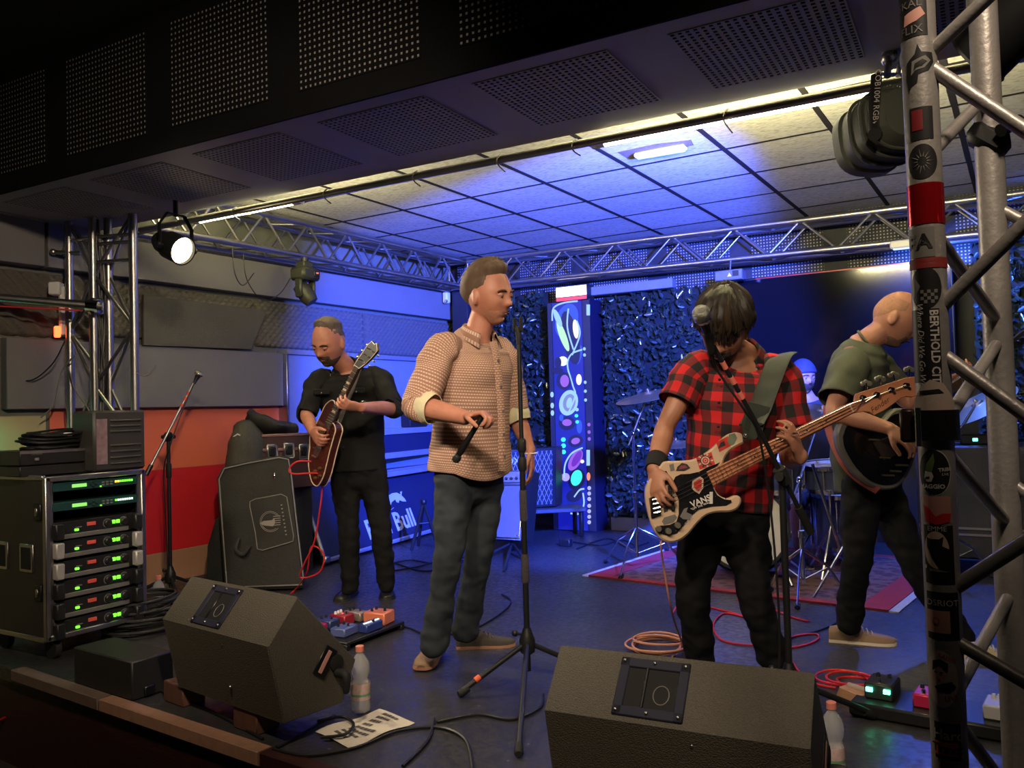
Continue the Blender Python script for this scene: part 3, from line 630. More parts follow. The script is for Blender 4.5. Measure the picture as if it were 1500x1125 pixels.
for a, b in ((806, 812), (858, 868)): m = MB(); xa, xb = ony(a, 600, YC).x, ony(b, 600, YC).x; m.box(((xa + xb) / 2, YC + .005, zt / 2), (xb - xa, .010, zt - .02)); m.build('edge_strip', DKB, t)
LIFT = [0]
def ell(px, py, rx, ry, mat, rot=0., n=22):
    LIFT[0] = (LIFT[0] + 1) % 6; y = YC - .003 - .0012 * LIFT[0]; px += -(py - 600) * -.024; pts = []   # the column leans in the picture with the camera roll only
    for k in range(n):
        a = 2 * PI * k / n; u = rx * math.cos(a); w = ry * math.sin(a); pts.append(ony(px + u * math.cos(rot) - w * math.sin(rot), py + u * math.sin(rot) + w * math.cos(rot), y))
    m = MB(); m.prism(pts, (0, .003, 0)); m.build('painted_shape', mat, art)
def swirl(pts, w, mat): m = MB(); m.tube(catmull([ony(a + (b - 600) * .024, b, YC - .006) for a, b in pts], 6), [(w, .003)] * (6 * (len(pts) - 1) + 1), 6, up=(0, 0, 1)); m.build('painted_line', mat, art)
for a in ((833, 470, 16, 26, MIDB, .3), (838, 495, 12, 40, DKB, -.2), (846, 482, 4, 14, LWHT, -.1), (827, 492, 5, 24, pm('x', (0, 0, 0), emit=(.5, .85, .6), es=1.1), -.35), (820, 466, 4, 14, SKY, -.4), (829, 500, 3, 20, PURP, -.3), (826, 529, 7, 7, LWHT), (819, 531, 5, 8, DKB), (818, 543, 8, 5, DKB), (827, 558, 11, 13, DKB), (828, 558, 6.5, 9, PURP), (849, 556, 4, 8, LWHT), (833, 590, 13.5, 19, SKY, .25), (834, 590, 9, 13, emi('lit_grey_blue', (.22, .27, .55), 1.), .2), (834, 590, 4, 8, SKY, .2), (830, 620, 12, 10, DKB), (830, 619, 7, 5, PURP), (830, 619, 3, 2, DKB), (845, 600, 2.6, 2.6, SKY), (844, 609, 2.6, 2.6, TEAL), (845, 618, 2.6, 2.6, TEAL), (824, 644, 3.4, 3.4, TEAL), (824, 653, 3.4, 3.4, TEAL), (824, 662, 3.4, 3.4, TEAL), (842, 646, 11, 9, DKB, -.2), (842, 646, 6.5, 4.6, PURP, -.3), (841, 674, 8, 17, PURP, .5), (843, 672, 5, 13, emi('lit_violet', (.16, .03, .6), 1.), .5), (851, 676, 2.6, 2.6, LWHT), (842, 702, 12, 16, DKB, .3), (842, 700, 8, 12, TEAL, .3), (826, 699, 6, 6, emi('lit_lilac', (.45, .4, .95), 1.)), (838, 726, 12, 9, DKB, -.3), (836, 745, 9, 6, PURP, .5), (822, 612, 3, 5, MIDB), (850, 520, 4, 14, MIDB, .2), (848, 625, 4, 10, MIDB)): ell(*a)
for y in (715, 723, 731, 741, 749, 757, 765): ell(863 - (y - 600) * .024, y, 2.6, 3, emi('lit_grey', (.45, .48, .8), 1.))
ell(862 - 2.4, 698, 2.6, 6, ORN)
for y in (622, 633, 643): ell(862, y, 2.2, 2.6, PURP)
for y in (511, 520, 560, 573, 586): ell(858, y, 2, 2.4, SKY)
for y in (578, 594, 605): ell(809, y, 2.4, 4, SKY)
for a, b in ((446, 462), (659, 682)):
    m = MB(); m.prism([ony(859, a, YC - .002), ony(864, a, YC - .002), ony(864, b, YC - .002), ony(859, b, YC - .002)], (0, .003, 0)); m.build('painted_shape', SKY, art)
for p in ([(812, 470), (814, 452), (828, 444), (850, 441)], [(834, 545), (833, 530), (840, 518), (855, 512)], [(833, 540), (840, 565), (843, 580), (832, 606)], [(824, 700), (826, 680), (836, 664), (852, 656)], [(838, 728), (846, 718), (853, 716)], [(832, 752), (846, 752), (852, 738), (851, 722)], [(848, 470), (852, 490), (840, 520)], [(836, 452), (834, 480), (842, 512)]): swirl(p, .008, SKY)
q0, q1 = ony(814, 421, YC - .02), ony(860, 438, YC - .02)
t2 = thing('light_box_sign', 'small glowing white light box with red lower edge on the painted column', 'light box', ((q0.x + q1.x) / 2, YC, q1.z))
m = MB(); m.bbox(((q0.x + q1.x) / 2, YC + .06, (q0.z + q1.z) / 2), (q1.x - q0.x, .16, q0.z - q1.z), .006); m.build('housing', BLACK, t2)
m = MB(); m.box(((q0.x + q1.x) / 2, YC - .022, (q0.z + q1.z) / 2 + .018), (q1.x - q0.x - .01, .006, q0.z - q1.z - .05)); m.build('lit_face', emi('sign_white', (1, .93, .9), 3.2), t2)
m = MB(); m.box(((q0.x + q1.x) / 2, YC - .022, q1.z + .02), (q1.x - q0.x - .01, .006, .03)); m.build('red_edge', emi('sign_red', (1, .05, .08), 1.8), t2)
q0, q1 = ony(864, 418, 7.12), ony(986, 433, 7.12)
m = MB(); m.bbox(((q0.x + q1.x) / 2, 7.16, 2.25), (q1.x - q0.x, .10, .085), .006); tag(m.build('header_board', pm('pale_header', (.13, .135, .13), .6)), 'pale narrow board resting on top of the wide leaf panel', 'board')
# television
ZT = 2.20; t = thing('television', 'large wall television with a black glossy screen and painted red reflection on its top bezel', 'television', (-1.25, 7.2, 1.15)); tv = t
x0, x1 = ony(1083, 450, 7.12).x, ony(1398, 450, 7.12).x; zb = 1.12
m = MB(); m.bbox(((x0 + x1) / 2, 7.16, (ZT + zb) / 2), (x1 - x0, .07, ZT - zb), .008); b = m.build('frame', BLACK, t)
m = MB(); m.box(((x0 + x1) / 2, 7.122, (ZT + zb) / 2), (x1 - x0 - .03, .008, ZT - zb - .03)); m.build('screen', pm('black_glass', (.004, .004, .006), .10, 0, .05), t)
m = MB(); m.box(((x0 + x1) / 2 + .06, 7.121, ZT - .008), (x1 - x0 - .2, .006, .007)); m.build('red_reflection', pm('red_reflection_paint', (.5, .01, .012), .3), b)  # red reflection along the top bezel, put in as a coloured strip
m = MB(); m.bbox(((x0 + x1) / 2, 7.27, 1.7), (.5, .17, .4), .01); m.build('wall_mount', BLACK, t)

tv.matrix_world = Matrix.Translation((-1.25, 7.2, 1.16)) @ Matrix.Rotation(R(3), 4, 'X')    # the set hangs tilted a little downwards

# black gear on the far chords of the sticker tower
c = at(1478, 40, 1.9); t = thing('stage_lamp', 'black can lamp clamped high on the far chord of the sticker tower', 'lamp', c); M = frame(dirc0(-.4, -.5, -.7), None, c)
m = MB(); m.lathe([(.03, -.12), (.06, -.11), (.07, -.04), (.075, .08), (.08, .085)], M, 22); m.build('can', BLACK, t); m = MB(); m.tube([c + V((-.08, 0, 0)), c + V((-.08, 0, .09)), c + V((.08, 0, .09)), c + V((.08, 0, 0))], .008, 6); m.build('yoke', BLACK, t); m = MB(); m.cyl(c + V((0, 0, .08)), V((B2.x, B2.y, c.z + .12)), .012); m.build('clamp', BLACK, t)
q = V((B2.x, B2.y, zat(B2, 205))); t = thing('pipe_clamp', 'angular black coupler on the far chord of the sticker tower', 'clamp', q); m = MB(); m.bbox(q, (.075, .06, .045), .012, Matrix.Rotation(.7, 3, 'Y')); m.build('jaw', BLACK, t); m = MB(); m.cyl(q + V((.02, -.05, 0)), q + V((.05, -.02, .02)), .012); m.build('bolt', DKMETAL, t)
q = V((.145, 2.2, 0)); t = thing('speaker_stack', 'tall black loudspeaker column standing behind the sticker tower', 'speaker', q); m = MB(); m.bbox(q + V((0, 0, .45)), (.22, .26, .9), .012); m.build('bass_cabinet', BLACK, t); m = MB(); m.bbox(q + V((0, 0, 1.42)), (.22, .22, 1.03), .012); m.build('top_cabinet', BLACK, t); m = MB(); m.bbox(q + V((-.112, 0, 1.42)), (.006, .18, .96), .002); m.build('side_grille', pm('grille_black', (.01, .01, .01), .5, .3, .4, 300, .6, 400), t)

q = V((-5.12, 2.45, 1.19)); t = thing('neon_strip', 'short teal light strip above the cream door beside the rack', 'lamp', q); m = MB(); m.cyl(q + V((0, -.35, 0)), q + V((0, .12, 0)), .012, n=8); m.build('tube', emi('teal_tube', (.05, 1, .65), 3), t); light('AREA', 'neon_strip_light', q + V((.03, -.1, -.02)), q + V((-.05, -.1, -.5)), 1.2, (.1, 1, .7), .4, sy=.04)
# ------------------------------------------------------------------ equipment rack and what stands on it
RX = -4.06; RM = Matrix(((0, -1, 0, RX), (1, 0, 0, 2.54), (0, 0, 1, 0), (0, 0, 0, 1)))    # local x = along the front, y = into the rack
RW = .264; RZ0 = .105; RZ1 = .885
def lbox(m, x0, x1, y0, y1, z0, z1, b=.0): c = ((x0 + x1) / 2, (y0 + y1) / 2, (z0 + z1) / 2); s = (abs(x1 - x0), abs(y1 - y0), abs(z1 - z0)); return m.bbox(c, s, b) if b else m.box(c, s)
rk = thing('rack_case', 'black rack flight case with aluminium edges full of amplifiers', 'flight case', M=RM)
CASEB = pm('case_laminate', (.016, .014, .018), .4, 0, .2, 40)
for a in ((-RW, -RW + .012, 0, .55, RZ0, RZ1), (RW - .012, RW, 0, .55, RZ0, RZ1), (-RW, RW, 0, .55, RZ1 - .012, RZ1), (-RW, RW, 0, .55, RZ0, RZ0 + .012), (-RW, RW, .54, .55, RZ0, RZ1)): m = MB(); lbox(m, *a); m.build('case_wall', CASEB, rk, True)
for a in ((-RW - .006, -RW + .020), (RW - .020, RW + .006)): m = MB(); lbox(m, a[0], a[1], -.008, .022, RZ0 - .004, RZ1 + .004, .004); m.build('edge_profile', METAL, rk, True)
for a in ((RZ0 - .006, RZ0 + .02), (RZ1 - .02, RZ1 + .006)): m = MB(); lbox(m, -RW, RW, -.008, .022, a[0], a[1], .004); m.build('edge_profile', METAL, rk, True)
for z in (RZ0, RZ1): m = MB(); lbox(m, -RW - .006, -RW + .015, .02, .55, z - .012, z + .012, .003); m.build('edge_profile', METAL, rk, True)
for s in (-1, 1): m = MB(); lbox(m, s * .235 - .010, s * .235 + .010, .006, .02, RZ0 + .02, RZ1 - .02); m.build('rack_rail', METAL, rk, True)
for z in (.72, .33): m = MB(); lbox(m, -RW - .012, -RW + .004, .03, .09, z - .04, z + .04, .004); lt = m.build('latch', DKMETAL, rk, True); m = MB(); lbox(m, -RW - .018, -RW - .010, .05, .07, z - .02, z + .02, .003); m.build('latch_wing', METAL, lt, True)
for y in (.17, .40): m = MB(); lbox(m, -RW - .006, -RW + .004, y - .06, y + .06, .42, .56, .004); h = m.build('recessed_handle', METAL, rk, True); m = MB(); lbox(m, -RW - .008, -RW, y - .045, y + .045, .435, .545, .003); h2 = m.build('recess', MATTE, h, True)
for (x, y) in ((-.2, .06), (.2, .06), (-.2, .49), (.2, .49)): m = MB(); m.cyl((x - .015, y, .05), (x + .015, y, .05), .05, n=16); w = m.build('caster', RUBBER, rk, True); m = MB(); lbox(m, x - .03, x + .03, y - .03, y + .03, .09, .106); m.build('caster_plate', METAL, w, True)
def rz(py): return onx(140, py, RX).z
GRP = 'power amplifiers in the rack'; ampz = [rz(y) for y in (771, 798, 827, 855, 883, 911)]; AH = .088
AFACE = pm('amp_face', (.015, .015, .016), .35); ABAND = pm('amp_band', (.28, .27, .25), .4, .6)
LAB = ['power amplifier with black handles, topmost of six in the rack', 'power amplifier with pale handles, second of six from the rack top', 'power amplifier with pale handles, third of six from the rack top', 'power amplifier with black handles, fourth of six from the rack top', 'power amplifier with black handles, fifth of six from the rack top', 'power amplifier with black handles, lowest of six in the rack']
for i, z in enumerate(ampz):
    t = thing('power_amplifier', LAB[i], 'amplifier', M=RM @ Matrix.Translation((0, 0, z - AH / 2)), group=GRP); h = AH
    m = MB(); lbox(m, -.225, .225, .004, .40, .002, h - .002, .002); m.build('chassis', AFACE, t, True)
    m = MB(); lbox(m, -.20, .17, -.004, .006, .002, .024, .002); m.build('silver_band', ABAND, t, True)
    hm = pm('pale_handle', (.42, .40, .38), .4, .3) if i in (1, 2) else BLACK
    for s in (-1, 1): m = MB(); lbox(m, s * .212 - .022, s * .212 + .022, -.035, .004, .004, h - .006, .006); m.build('handle', hm, t, True)
    m = MB(); lbox(m, -.055, -.010, -.001, .006, .052, .070, .001); m.build('red_badge', pm('badge_red', (.75, .10, .07), .5), t, True)
    for x in (.055, .145): m = MB(); m.lathe([(.021, 0), (.021, .012), (.015, .018)], Matrix.Translation((x, .004, .052)) @ Matrix.Rotation(PI / 2, 4, 'X'), 18); k = m.build('gain_knob', BLACK, t, True); m = MB(); m.lathe([(.024, 0), (.024, .003), (.021, .003)], Matrix.Translation((x, .005, .052)) @ Matrix.Rotation(PI / 2, 4, 'X'), 18, caps=False); m.build('knob_ring', GREYBOX, k, True)
    for x in (.088, .112): m = MB(); lbox(m, x - .009, x + .009, -.003, .006, .046, .064, .002); m.build('meter_led', LEDG, t, True)
    m = MB(); lbox(m, -.12, -.10, -.003, .006, .034, .046, .002); m.build('power_led', LEDG, t, True)
    m = MB(); lbox(m, -.115, -.085, -.002, .006, .050, .054); m.build('print_line', GREYBOX, t, True)
GREENF = pm('dark_green_face', (.012, .05, .045), .35)
for i, (py, lab) in enumerate(((709, 'dark green signal processor, upper of two in the rack top'), (737, 'dark green signal processor, lower of two in the rack top'))):
    z = rz(py); t = thing('signal_processor', lab, 'processor', M=RM @ Matrix.Translation((0, 0, z - .021)), group='signal processors in the rack')
    m = MB(); lbox(m, -.23, .23, .004, .25, 0, .042, .002); m.build('chassis', GREENF, t, True)
    m = MB(); lbox(m, -.13, -.055, -.0, .006, .013, .030, .001); m.build('display', emi('lcd_green', (.3, .8, .15), 1.1), t, True)
    for k in range(4): m = MB(); a = PI / 2 * k; lbox(m, -.02 + .016 * math.cos(a) - .005, -.02 + .016 * math.cos(a) + .005, -.003, .006, .021 + .010 * math.sin(a) - .003, .021 + .010 * math.sin(a) + .003, .001); m.build('button', BLACK, t, True)
    for k in range(3):
        for j in range(2): m = MB(); lbox(m, .028 + .022 * k, .040 + .022 * k, -.003, .006, .010 + .013 * j, .018 + .013 * j, .001); m.build('button', GREYBOX, t, True)
    for k in range(8): m = MB(); lbox(m, .100 + .013 * k, .106 + .013 * k, -.003, .006, .020, .030); m.build('level_led', (LEDY if k < 2 and i == 0 else LEDG if i == 0 or k == 0 else LEDW), t, True)
    m = MB(); lbox(m, .017, .022, -.003, .006, .004, .010); m.build('status_led', LEDG, t, True)
# on top of the rack
zt_ = RZ1 + .006
t = thing('mixer_amplifier', 'black two-tier amplifier unit lying on the rack case under coiled cables', 'amplifier', M=Matrix(((0, -1, 0, -4.20), (1, 0, 0, 2.42), (0, 0, 1, zt_), (0, 0, 0, 1))))
m = MB(); lbox(m, -.19, .19, 0, .34, .055, .125, .004); u = m.build('upper_unit', AFACE, t, True); m = MB(); lbox(m, -.19, .19, 0, .34, .0, .050, .004); m.build('lower_unit', AFACE, t, True)
m = MB(); lbox(m, -.19, .19, -.004, .0, .112, .126); m.build('top_edge', METAL, u, True); m = MB(); lbox(m, -.12, -.10, -.012, 0, .075, .09, .003); m.build('switch', GREYBOX, u, True)
text_part('YAMAHA', .014, RM @ Matrix.Translation((-.23, .135, zt_ + .108)) @ Matrix.Rotation(PI / 2, 4, 'X'), SGY, u)
t = thing('cable_coil', 'heap of coiled black cable on the amplifier unit above the rack', 'cable coil', (-4.33, 2.47, zt_ + .125))
for k in range(14):
    r = .105 + random.uniform(-.03, .03); cx, cy = random.uniform(-.02, .02), random.uniform(-.03, .03); z = .008 + .006 * k; ti = random.uniform(-.12, .12)
    m = MB(); m.tube([V((cx + r * .8 * math.cos(a), cy + r * 1.35 * math.sin(a), z + ti * r * math.cos(a + k) + .004 * math.sin(3 * a))) for a in [2 * PI * j / 28 for j in range(28)]], .006, 6, closed=True); m.build('cable_loop', CABLE, t, True)
m = MB(); m.bbox((.10, .02, .075), (.02, .04, .018), .003); m.build('cable_tag', WHITE, t, True)
q0, q1 = onx(137, 600, -4.12), onx(214, 690, -4.12)
t = thing('black_case', 'small ribbed black equipment case standing on the rack corner', 'case', (-4.2, (q0.y + q1.y) / 2, zt_)); cy = (q0.y + q1.y) / 2; w = q1.y - q0.y; hh = q0.z - zt_ - .005
m = MB(); m.bbox((-4.22, cy, zt_ + hh / 2), (.20, w, hh), .012); b = m.build('body', pm('ribbed_plastic', (.03, .028, .026), .5), t)
for f in (.17, .26, .35, .58, .68, .78, .88): m = MB(); m.bbox((-4.118, cy + .03, zt_ + hh * (1 - f)), (.012, w * .6, .010), .003); m.build('rib', pm('rib_grey', (.05, .047, .044), .45), b)
m = MB(); m.prism([V((-4.117, cy - w * .46, zt_ + hh * .12)), V((-4.117, cy - w * .26, zt_ + hh * .12)), V((-4.117, cy - w * .26, zt_ + hh * .86)), V((-4.117, cy - w * .46, zt_ + hh * .86))], (.002, 0, 0)); m.build('worn_label', pm('worn_purple', (.20, .13, .14), .7, 0, .6, 40), b)
# black box on the stage edge
m = MB(); m.bbox((-3.40, 2.235, .082), (.46, .19, .16), .006, Matrix.Rotation(-.06, 3, 'Z')); o = m.build('subwoofer_box', pm('box_black', (.014, .014, .014), .5)); tag(o, 'plain low black box on the stage edge in front of the rack', 'box')
m = MB(); m.bbox((-3.165, 2.20, .03), (.012, .05, .04), .004); m.build('corner_bracket', DKMETAL, o)
# ------------------------------------------------------------------ floor monitors
SEC = [(-.148, 0), (-.211, .281), (-.083, .427), (.176, .143), (.109, -.0)]; MW = .708
def monitor(label, x, y, yaw, z0, group):
    M = Matrix.Translation((x, y, z0)) @ Matrix.Rotation(yaw, 4, 'Z'); t = thing('floor_monitor', label, 'monitor speaker', M=M, group=group)
    m = MB(); m.prism([V((-MW / 2, u, z)) for u, z in SEC], (MW, 0, 0), .006); body = m.build('cabinet', TOLEX, t, True)
    T0, T1 = V((0, *SEC[1])), V((0, *SEC[2])); e = (T1 - T0); L = e.length; n = V((0, -e.z, e.y)).normalized()
    FM = frame(n, (1, 0, 0), (T0 + T1) / 2 + V((-.06, 0, 0)))    # on the slanted rear top, y up the slope
    up = FM.to_3x3() @ V((0, 1, 0)); sg = 1 if up.dot(e) > 0 else -1
    hw, hh = .098, .082
    for (cx, cy_, sx, sy) in ((0, hh - .014, 2 * hw, .028), (0, -hh + .014, 2 * hw, .028), (hw - .014, 0, .028, 2 * hh), (-hw + .014, 0, .028, 2 * hh)): m = MB(); m.bbox(FM @ V((cx, cy_, .003)), (sx, sy, .008), .003, FM); pf = m.build('handle_plate', pm('plate_blue_black', (.012, .013, .03), .75), t, True)
    m = MB(); m.box(FM @ V((0, 0, .0012)), (2 * hw - .05, 2 * hh - .05, .002), FM); m.build('handle_recess', MATTE, t, True)
    m = MB(); m.bbox(FM @ V((-.018, 0, .004)), (.008, 2 * hh - .05, .006), .002, FM); m.build('handle_bar', DKMETAL, t, True)
    m = MB(); m.tube([FM @ V((.03 + .022 * math.cos(a), -.015 + .026 * math.sin(a), .003)) for a in [2 * PI * k / 16 for k in range(16)]], .0015, 5, closed=True); m.build('recess_ring', GREYBOX, t, True)
    for (cx, cy_) in ((-hw + .012, hh - .012), (0, hh - .012), (hw - .012, hh - .012), (-hw + .012, -hh + .012), (0, -hh + .012), (hw - .012, -hh + .012)): m = MB(); m.ball(FM @ V((cx, cy_, .008)), .0055, nu=8, nv=5); m.build('screw', METAL, t, True)
    # baffle grille towards the band
    a, b = V((0, *SEC[2])), V((0, *SEC[3])); e = b - a; n = V((0, -e.z, e.y)).normalized(); n = n if n.y > 0 else -n; G = frame(n, (1, 0, 0), (a + b) / 2)
    m = MB(); m.bbox(G @ V((0, 0, .002)), (MW - .05, e.length - .04, .014), .004, G); m.build('grille', pm('grille_black', (.01, .01, .01), .5, .3, .4, 300, .6, 400), t, True)
    # connector plate, plug on the side
    c = V((MW / 2, .03, .17)); Sd = frame((1, 0, 0), (0, .6, .8), c)
    m = MB(); m.bbox(Sd @ V((.0, .0, .002)), (.11, .06, .006), .002, Sd); m.build('connector_plate', DKMETAL, t, True)
    m = MB(); m.bbox(Sd @ V((.0, .004, .006)), (.085, .018, .002), .0008, Sd); m.build('plate_label', SP, t, True)
    m = MB(); m.lathe([(.03, 0), (.03, .008), (.022, .010)], Matrix.Translation((MW / 2, .08, .155)) @ Matrix.Rotation(PI / 2, 4, 'Y'), 18); m.build('socket', RUBBER, t, True)
    m = MB(); m.limb([(MW / 2 + .006, .08, .12), (MW / 2 + .05, .085, .115), (MW / 2 + .055, .08, .06)], [.016, .017, .012], n=10); m.build('plug', RUBBER, t, True)
    for (u, z) in ((-.19, .24), (-.165, .08)): m = MB(); m.ball((.06, u - .008, z), .007, nu=8, nv=5); m.build('screw', METAL, t, True)
    m = MB(); m.cyl((-MW / 2 - .012, -.06, .36), (-MW / 2 + .01, -.06, .36), .012, n=10); m.build('side_bolt', DKMETAL, t, True)
    return t
monitor('black wedge floor monitor propped on two wooden blocks at the stage edge', -2.576, 2.274, -.132, .084, 'floor monitors at the stage edge')
monitor('black wedge floor monitor lying flat on the stage beside the water bottle', -.855, 2.294, .086, .031, 'floor monitors at the stage edge')
m = MB(); m.bbox((-.855, 2.27, .016), (.6, .2, .032), .005, Matrix.Rotation(.086, 3, 'Z')); tag(m.build('rubber_pad', RUBBER), 'thin black rubber pad under the flat floor monitor', 'pad')
BLOCK = pm('brown_wood_block', (.10, .045, .03), .6, 0, .4, 20)
for px, py, lb in ((285, 1022, 'short wooden block under the rack-side end of the propped floor monitor'), (392, 1060, 'short wooden block under the bottle-side end of the propped floor monitor')):
    q = flo(px, py); Mx = Matrix.Translation((-2.576, 2.274, 0)) @ Matrix.Rotation(-.132, 4, 'Z'); lx = (Mx.inverted() @ q).x
    m = MB(); m.bbox(Mx @ V((lx, -.09, .042)), (.15, .10, .083), .004, Mx); tag(m.build('wooden_block', BLOCK), lb, 'wooden block', 'blocks under the monitor')
# ------------------------------------------------------------------ bottles
GLASSY = pm('clear_plastic', (.9, .92, .96), .10, trans=.72, ior=1.25); PCAP = pm('salmon_cap', (.75, .25, .18), .5); PLAB = pm('bottle_label', (.62, .45, .42), .5, 0, .5, 50); WATER = pm('water', (.8, .85, .9), .02, trans=1., ior=1.33)
def bottle(label, p, s=1.):
    t = thing('water_bottle', label, 'bottle', p)
    prof = [(.0, .0), (.028, 0), (.033, .006), (.033, .05), (.031, .055), (.033, .06), (.033, .095), (.029, .105), (.026, .115), (.033, .135), (.033, .155), (.027, .175), (.016, .192), (.012, .198), (.012, .212)]
    m = MB(); m.lathe([(r * s, z * s) for r, z in prof], None, 22); m.build('bottle_body', GLASSY, t, True)
    m = MB(); m.lathe([(.0145 * s, .204 * s), (.0145 * s, .222 * s), (.012 * s, .224 * s)], None, 16); m.build('cap', PCAP, t, True)
    m = MB(); m.lathe([(.0336 * s, .045 * s), (.0336 * s, .10 * s)], None, 22, caps=False); lb = m.build('wrapper', PLAB, t, True)
    m = MB(); m.lathe([(.0340 * s, .058 * s), (.0340 * s, .066 * s)], None, 22, caps=False); m.build('wrapper_band', pm('wrap_green', (.15, .35, .2), .5), lb, True)
bottle('clear water bottle with salmon cap beside the propped floor monitor', flo(529, 1042), 1.13)
bottle('clear water bottle with salmon cap beside the flat floor monitor', flo(1222, 1142), 1.05)
bottle('clear water bottle standing on the floor between the rack and the microphone stand', flo(233, 905), 1.1)
# set list
PAPER = pm('paper', (.62, .56, .46), .8, 0, .06, 6); ps = [flo(461, 1074), flo(556, 1041), flo(608, 1060), flo(512, 1098)]
m = MB(); v = []; N = 10
for i in range(N + 1):
    for j in range(N + 1):
        a = ps[0].lerp(ps[1], i / N); b = ps[3].lerp(ps[2], i / N); q = a.lerp(b, j / N); v.append(q + V((0, 0, .006 + .006 * math.sin(i * .7 + j * .4) * (1 if 0 < i < N else .5))))
m.add(v, [(i * (N + 1) + j, (i + 1) * (N + 1) + j, (i + 1) * (N + 1) + j + 1, i * (N + 1) + j + 1) for i in range(N) for j in range(N)])
o = m.build('set_list', PAPER, sharp=0); tag(o, 'sheet of white paper with printed lines lying on the stage floor', 'paper')
m = MB()
for k in range(8):
    f = .10 + .105 * k; x = .30
    while x < .93:
        w = random.uniform(.03, .10); w = min(w, .95 - x)
        def bl(a, b): q = ps[0].lerp(ps[1], a).lerp(ps[3].lerp(ps[2], a), b); i, j = a * N, b * N; return q + V((0, 0, .0078 + .006 * math.sin(i * .7 + j * .4)))
        # printed words run along the short side of each line
        m.add([bl(1 - f - .035, x), bl(1 - f + .02, x), bl(1 - f + .02, x + w), bl(1 - f - .035, x + w)], [(0, 1, 2, 3)]); x += w + .018
        if x > .3 + .5 * random.random() + .2: break
m.build('printed_lines', pm('print_ink', (.10, .09, .09), .8), o, sharp=0)
# ------------------------------------------------------------------ microphone stands
def mic(parent, tip, tail, name='microphone', label='', sil=True, thingy=True):
    d = (tip - tail).normalized(); t = thing(name, label, 'microphone', tail) if thingy else parent
    M = frame(d, None, tail); L = (tip - tail).length
    m = MB(); m.lathe([(.010, 0), (.011, .02), (.016, L * .55), (.019, L * .66)], M, 18); m.build('handle', DKMETAL, t)
    m = MB(); m.lathe([(.020, L * .64), (.027, L * .70), (.030, L * .74), (.029, L * .78)], M, 18); m.build('collar', CHROME, t)
    m = MB(); m.lathe([(.027, L * .74), (.031, L * .80), (.029, L * .92), (.020, L * .99), (.004, L * 1.01)], M, 18); m.build('grille', pm('mic_grille', (.38, .38, .33), .3, .9, .3, 400, .5, 500), t)
    return t
def tripod(t, c, feet, zhub=.14, mat=BLACK, r=.011):
    for f in feet:
        f = V(f); m = MB(); m.tube([c + V((0, 0, zhub)), f + V((0, 0, .022))], r, 10); lg = m.build('leg', mat, t)
        d = (f - c).normalized(); m = MB(); m.tube([f - d * .035 + V((0, 0, .030)), f + V((0, 0, .017)), f + d * .01 + V((0, 0, .015))], [.014, .017, .012], 10); m.build('rubber_foot', RUBBER, lg)
    m = MB(); m.lathe([(.018, zhub - .05), (.032, zhub - .04), (.034, zhub + .01), (.024, zhub + .035), (.016, zhub + .06)], Matrix.Translation(c), 18); m.build('hub', BLACK, t)
    m = MB(); m.cyl(c + V((-.06, .0, zhub + .03)), c + V((0, 0, zhub + .03)), .006); m.ball(c + V((-.06, 0, zhub + .03)), .014); m.build('clamp_knob', BLACK, t)
# centre stand, empty clip
c = flo(774, 1000); t = thing('microphone_stand', 'straight black microphone stand with an empty clip and orange tape on one foot', 'microphone stand', c)
dpt = 3.64; ztop = at(777, 492, dpt).z
tripod(t, c, [flo(675, 1022), flo(760, 1110), c + V((.22, .2, 0))], .17)
m = MB(); m.cyl(c + V((0, 0, .05)), c + V((0, 0, .98)), .0125); m.build('lower_tube', BLACK, t); m = MB(); m.cyl(c + V((0, 0, .9)), c + V((0, 0, ztop)), .0095); m.build('upper_tube', BLACK, t)
for z in (.92, 1.0): m = MB(); m.lathe([(.013, z - .03), (.019, z - .02), (.019, z + .02), (.013, z + .03)], Matrix.Translation(c), 14); m.build('height_clutch', RUBBER, t)
m = MB(); m.lathe([(.0145, .42), (.0165, .43), (.0165, .53), (.0145, .54)], Matrix.Translation(c), 14); SPG = pm('speckled_grip', (.07, .06, .07), .8, 0, .8, 200, .8, 300); m.build('grip_sleeve', SPG, t); m = MB(); m.lathe([(.0145, .68), (.0165, .69), (.0165, .80), (.0145, .81)], Matrix.Translation(c), 14); m.build('grip_sleeve', SPG, t)
m = MB(); k = c + V((0, 0, ztop)); m.limb([k - V((0, 0, .04)), k, k + V((-.006, 0, .03))], [.010, .013, .014], n=10); m.bbox(k + V((-.018, 0, .045)), (.006, .026, .06), .002); m.bbox(k + V((.014, 0, .045)), (.006, .026, .06), .002); m.build('clip', RUBBER, t)
m = MB(); f = flo(675, 1022); d = (c + V((0, 0, .17)) - f).normalized(); m.cyl(f + d * .075 + V((0, 0, .02)), f + d * .10 + V((0, 0, .02)), .0125); m.build('orange_tape', pm('orange_tape', (.8, .12, .04), .5), t)
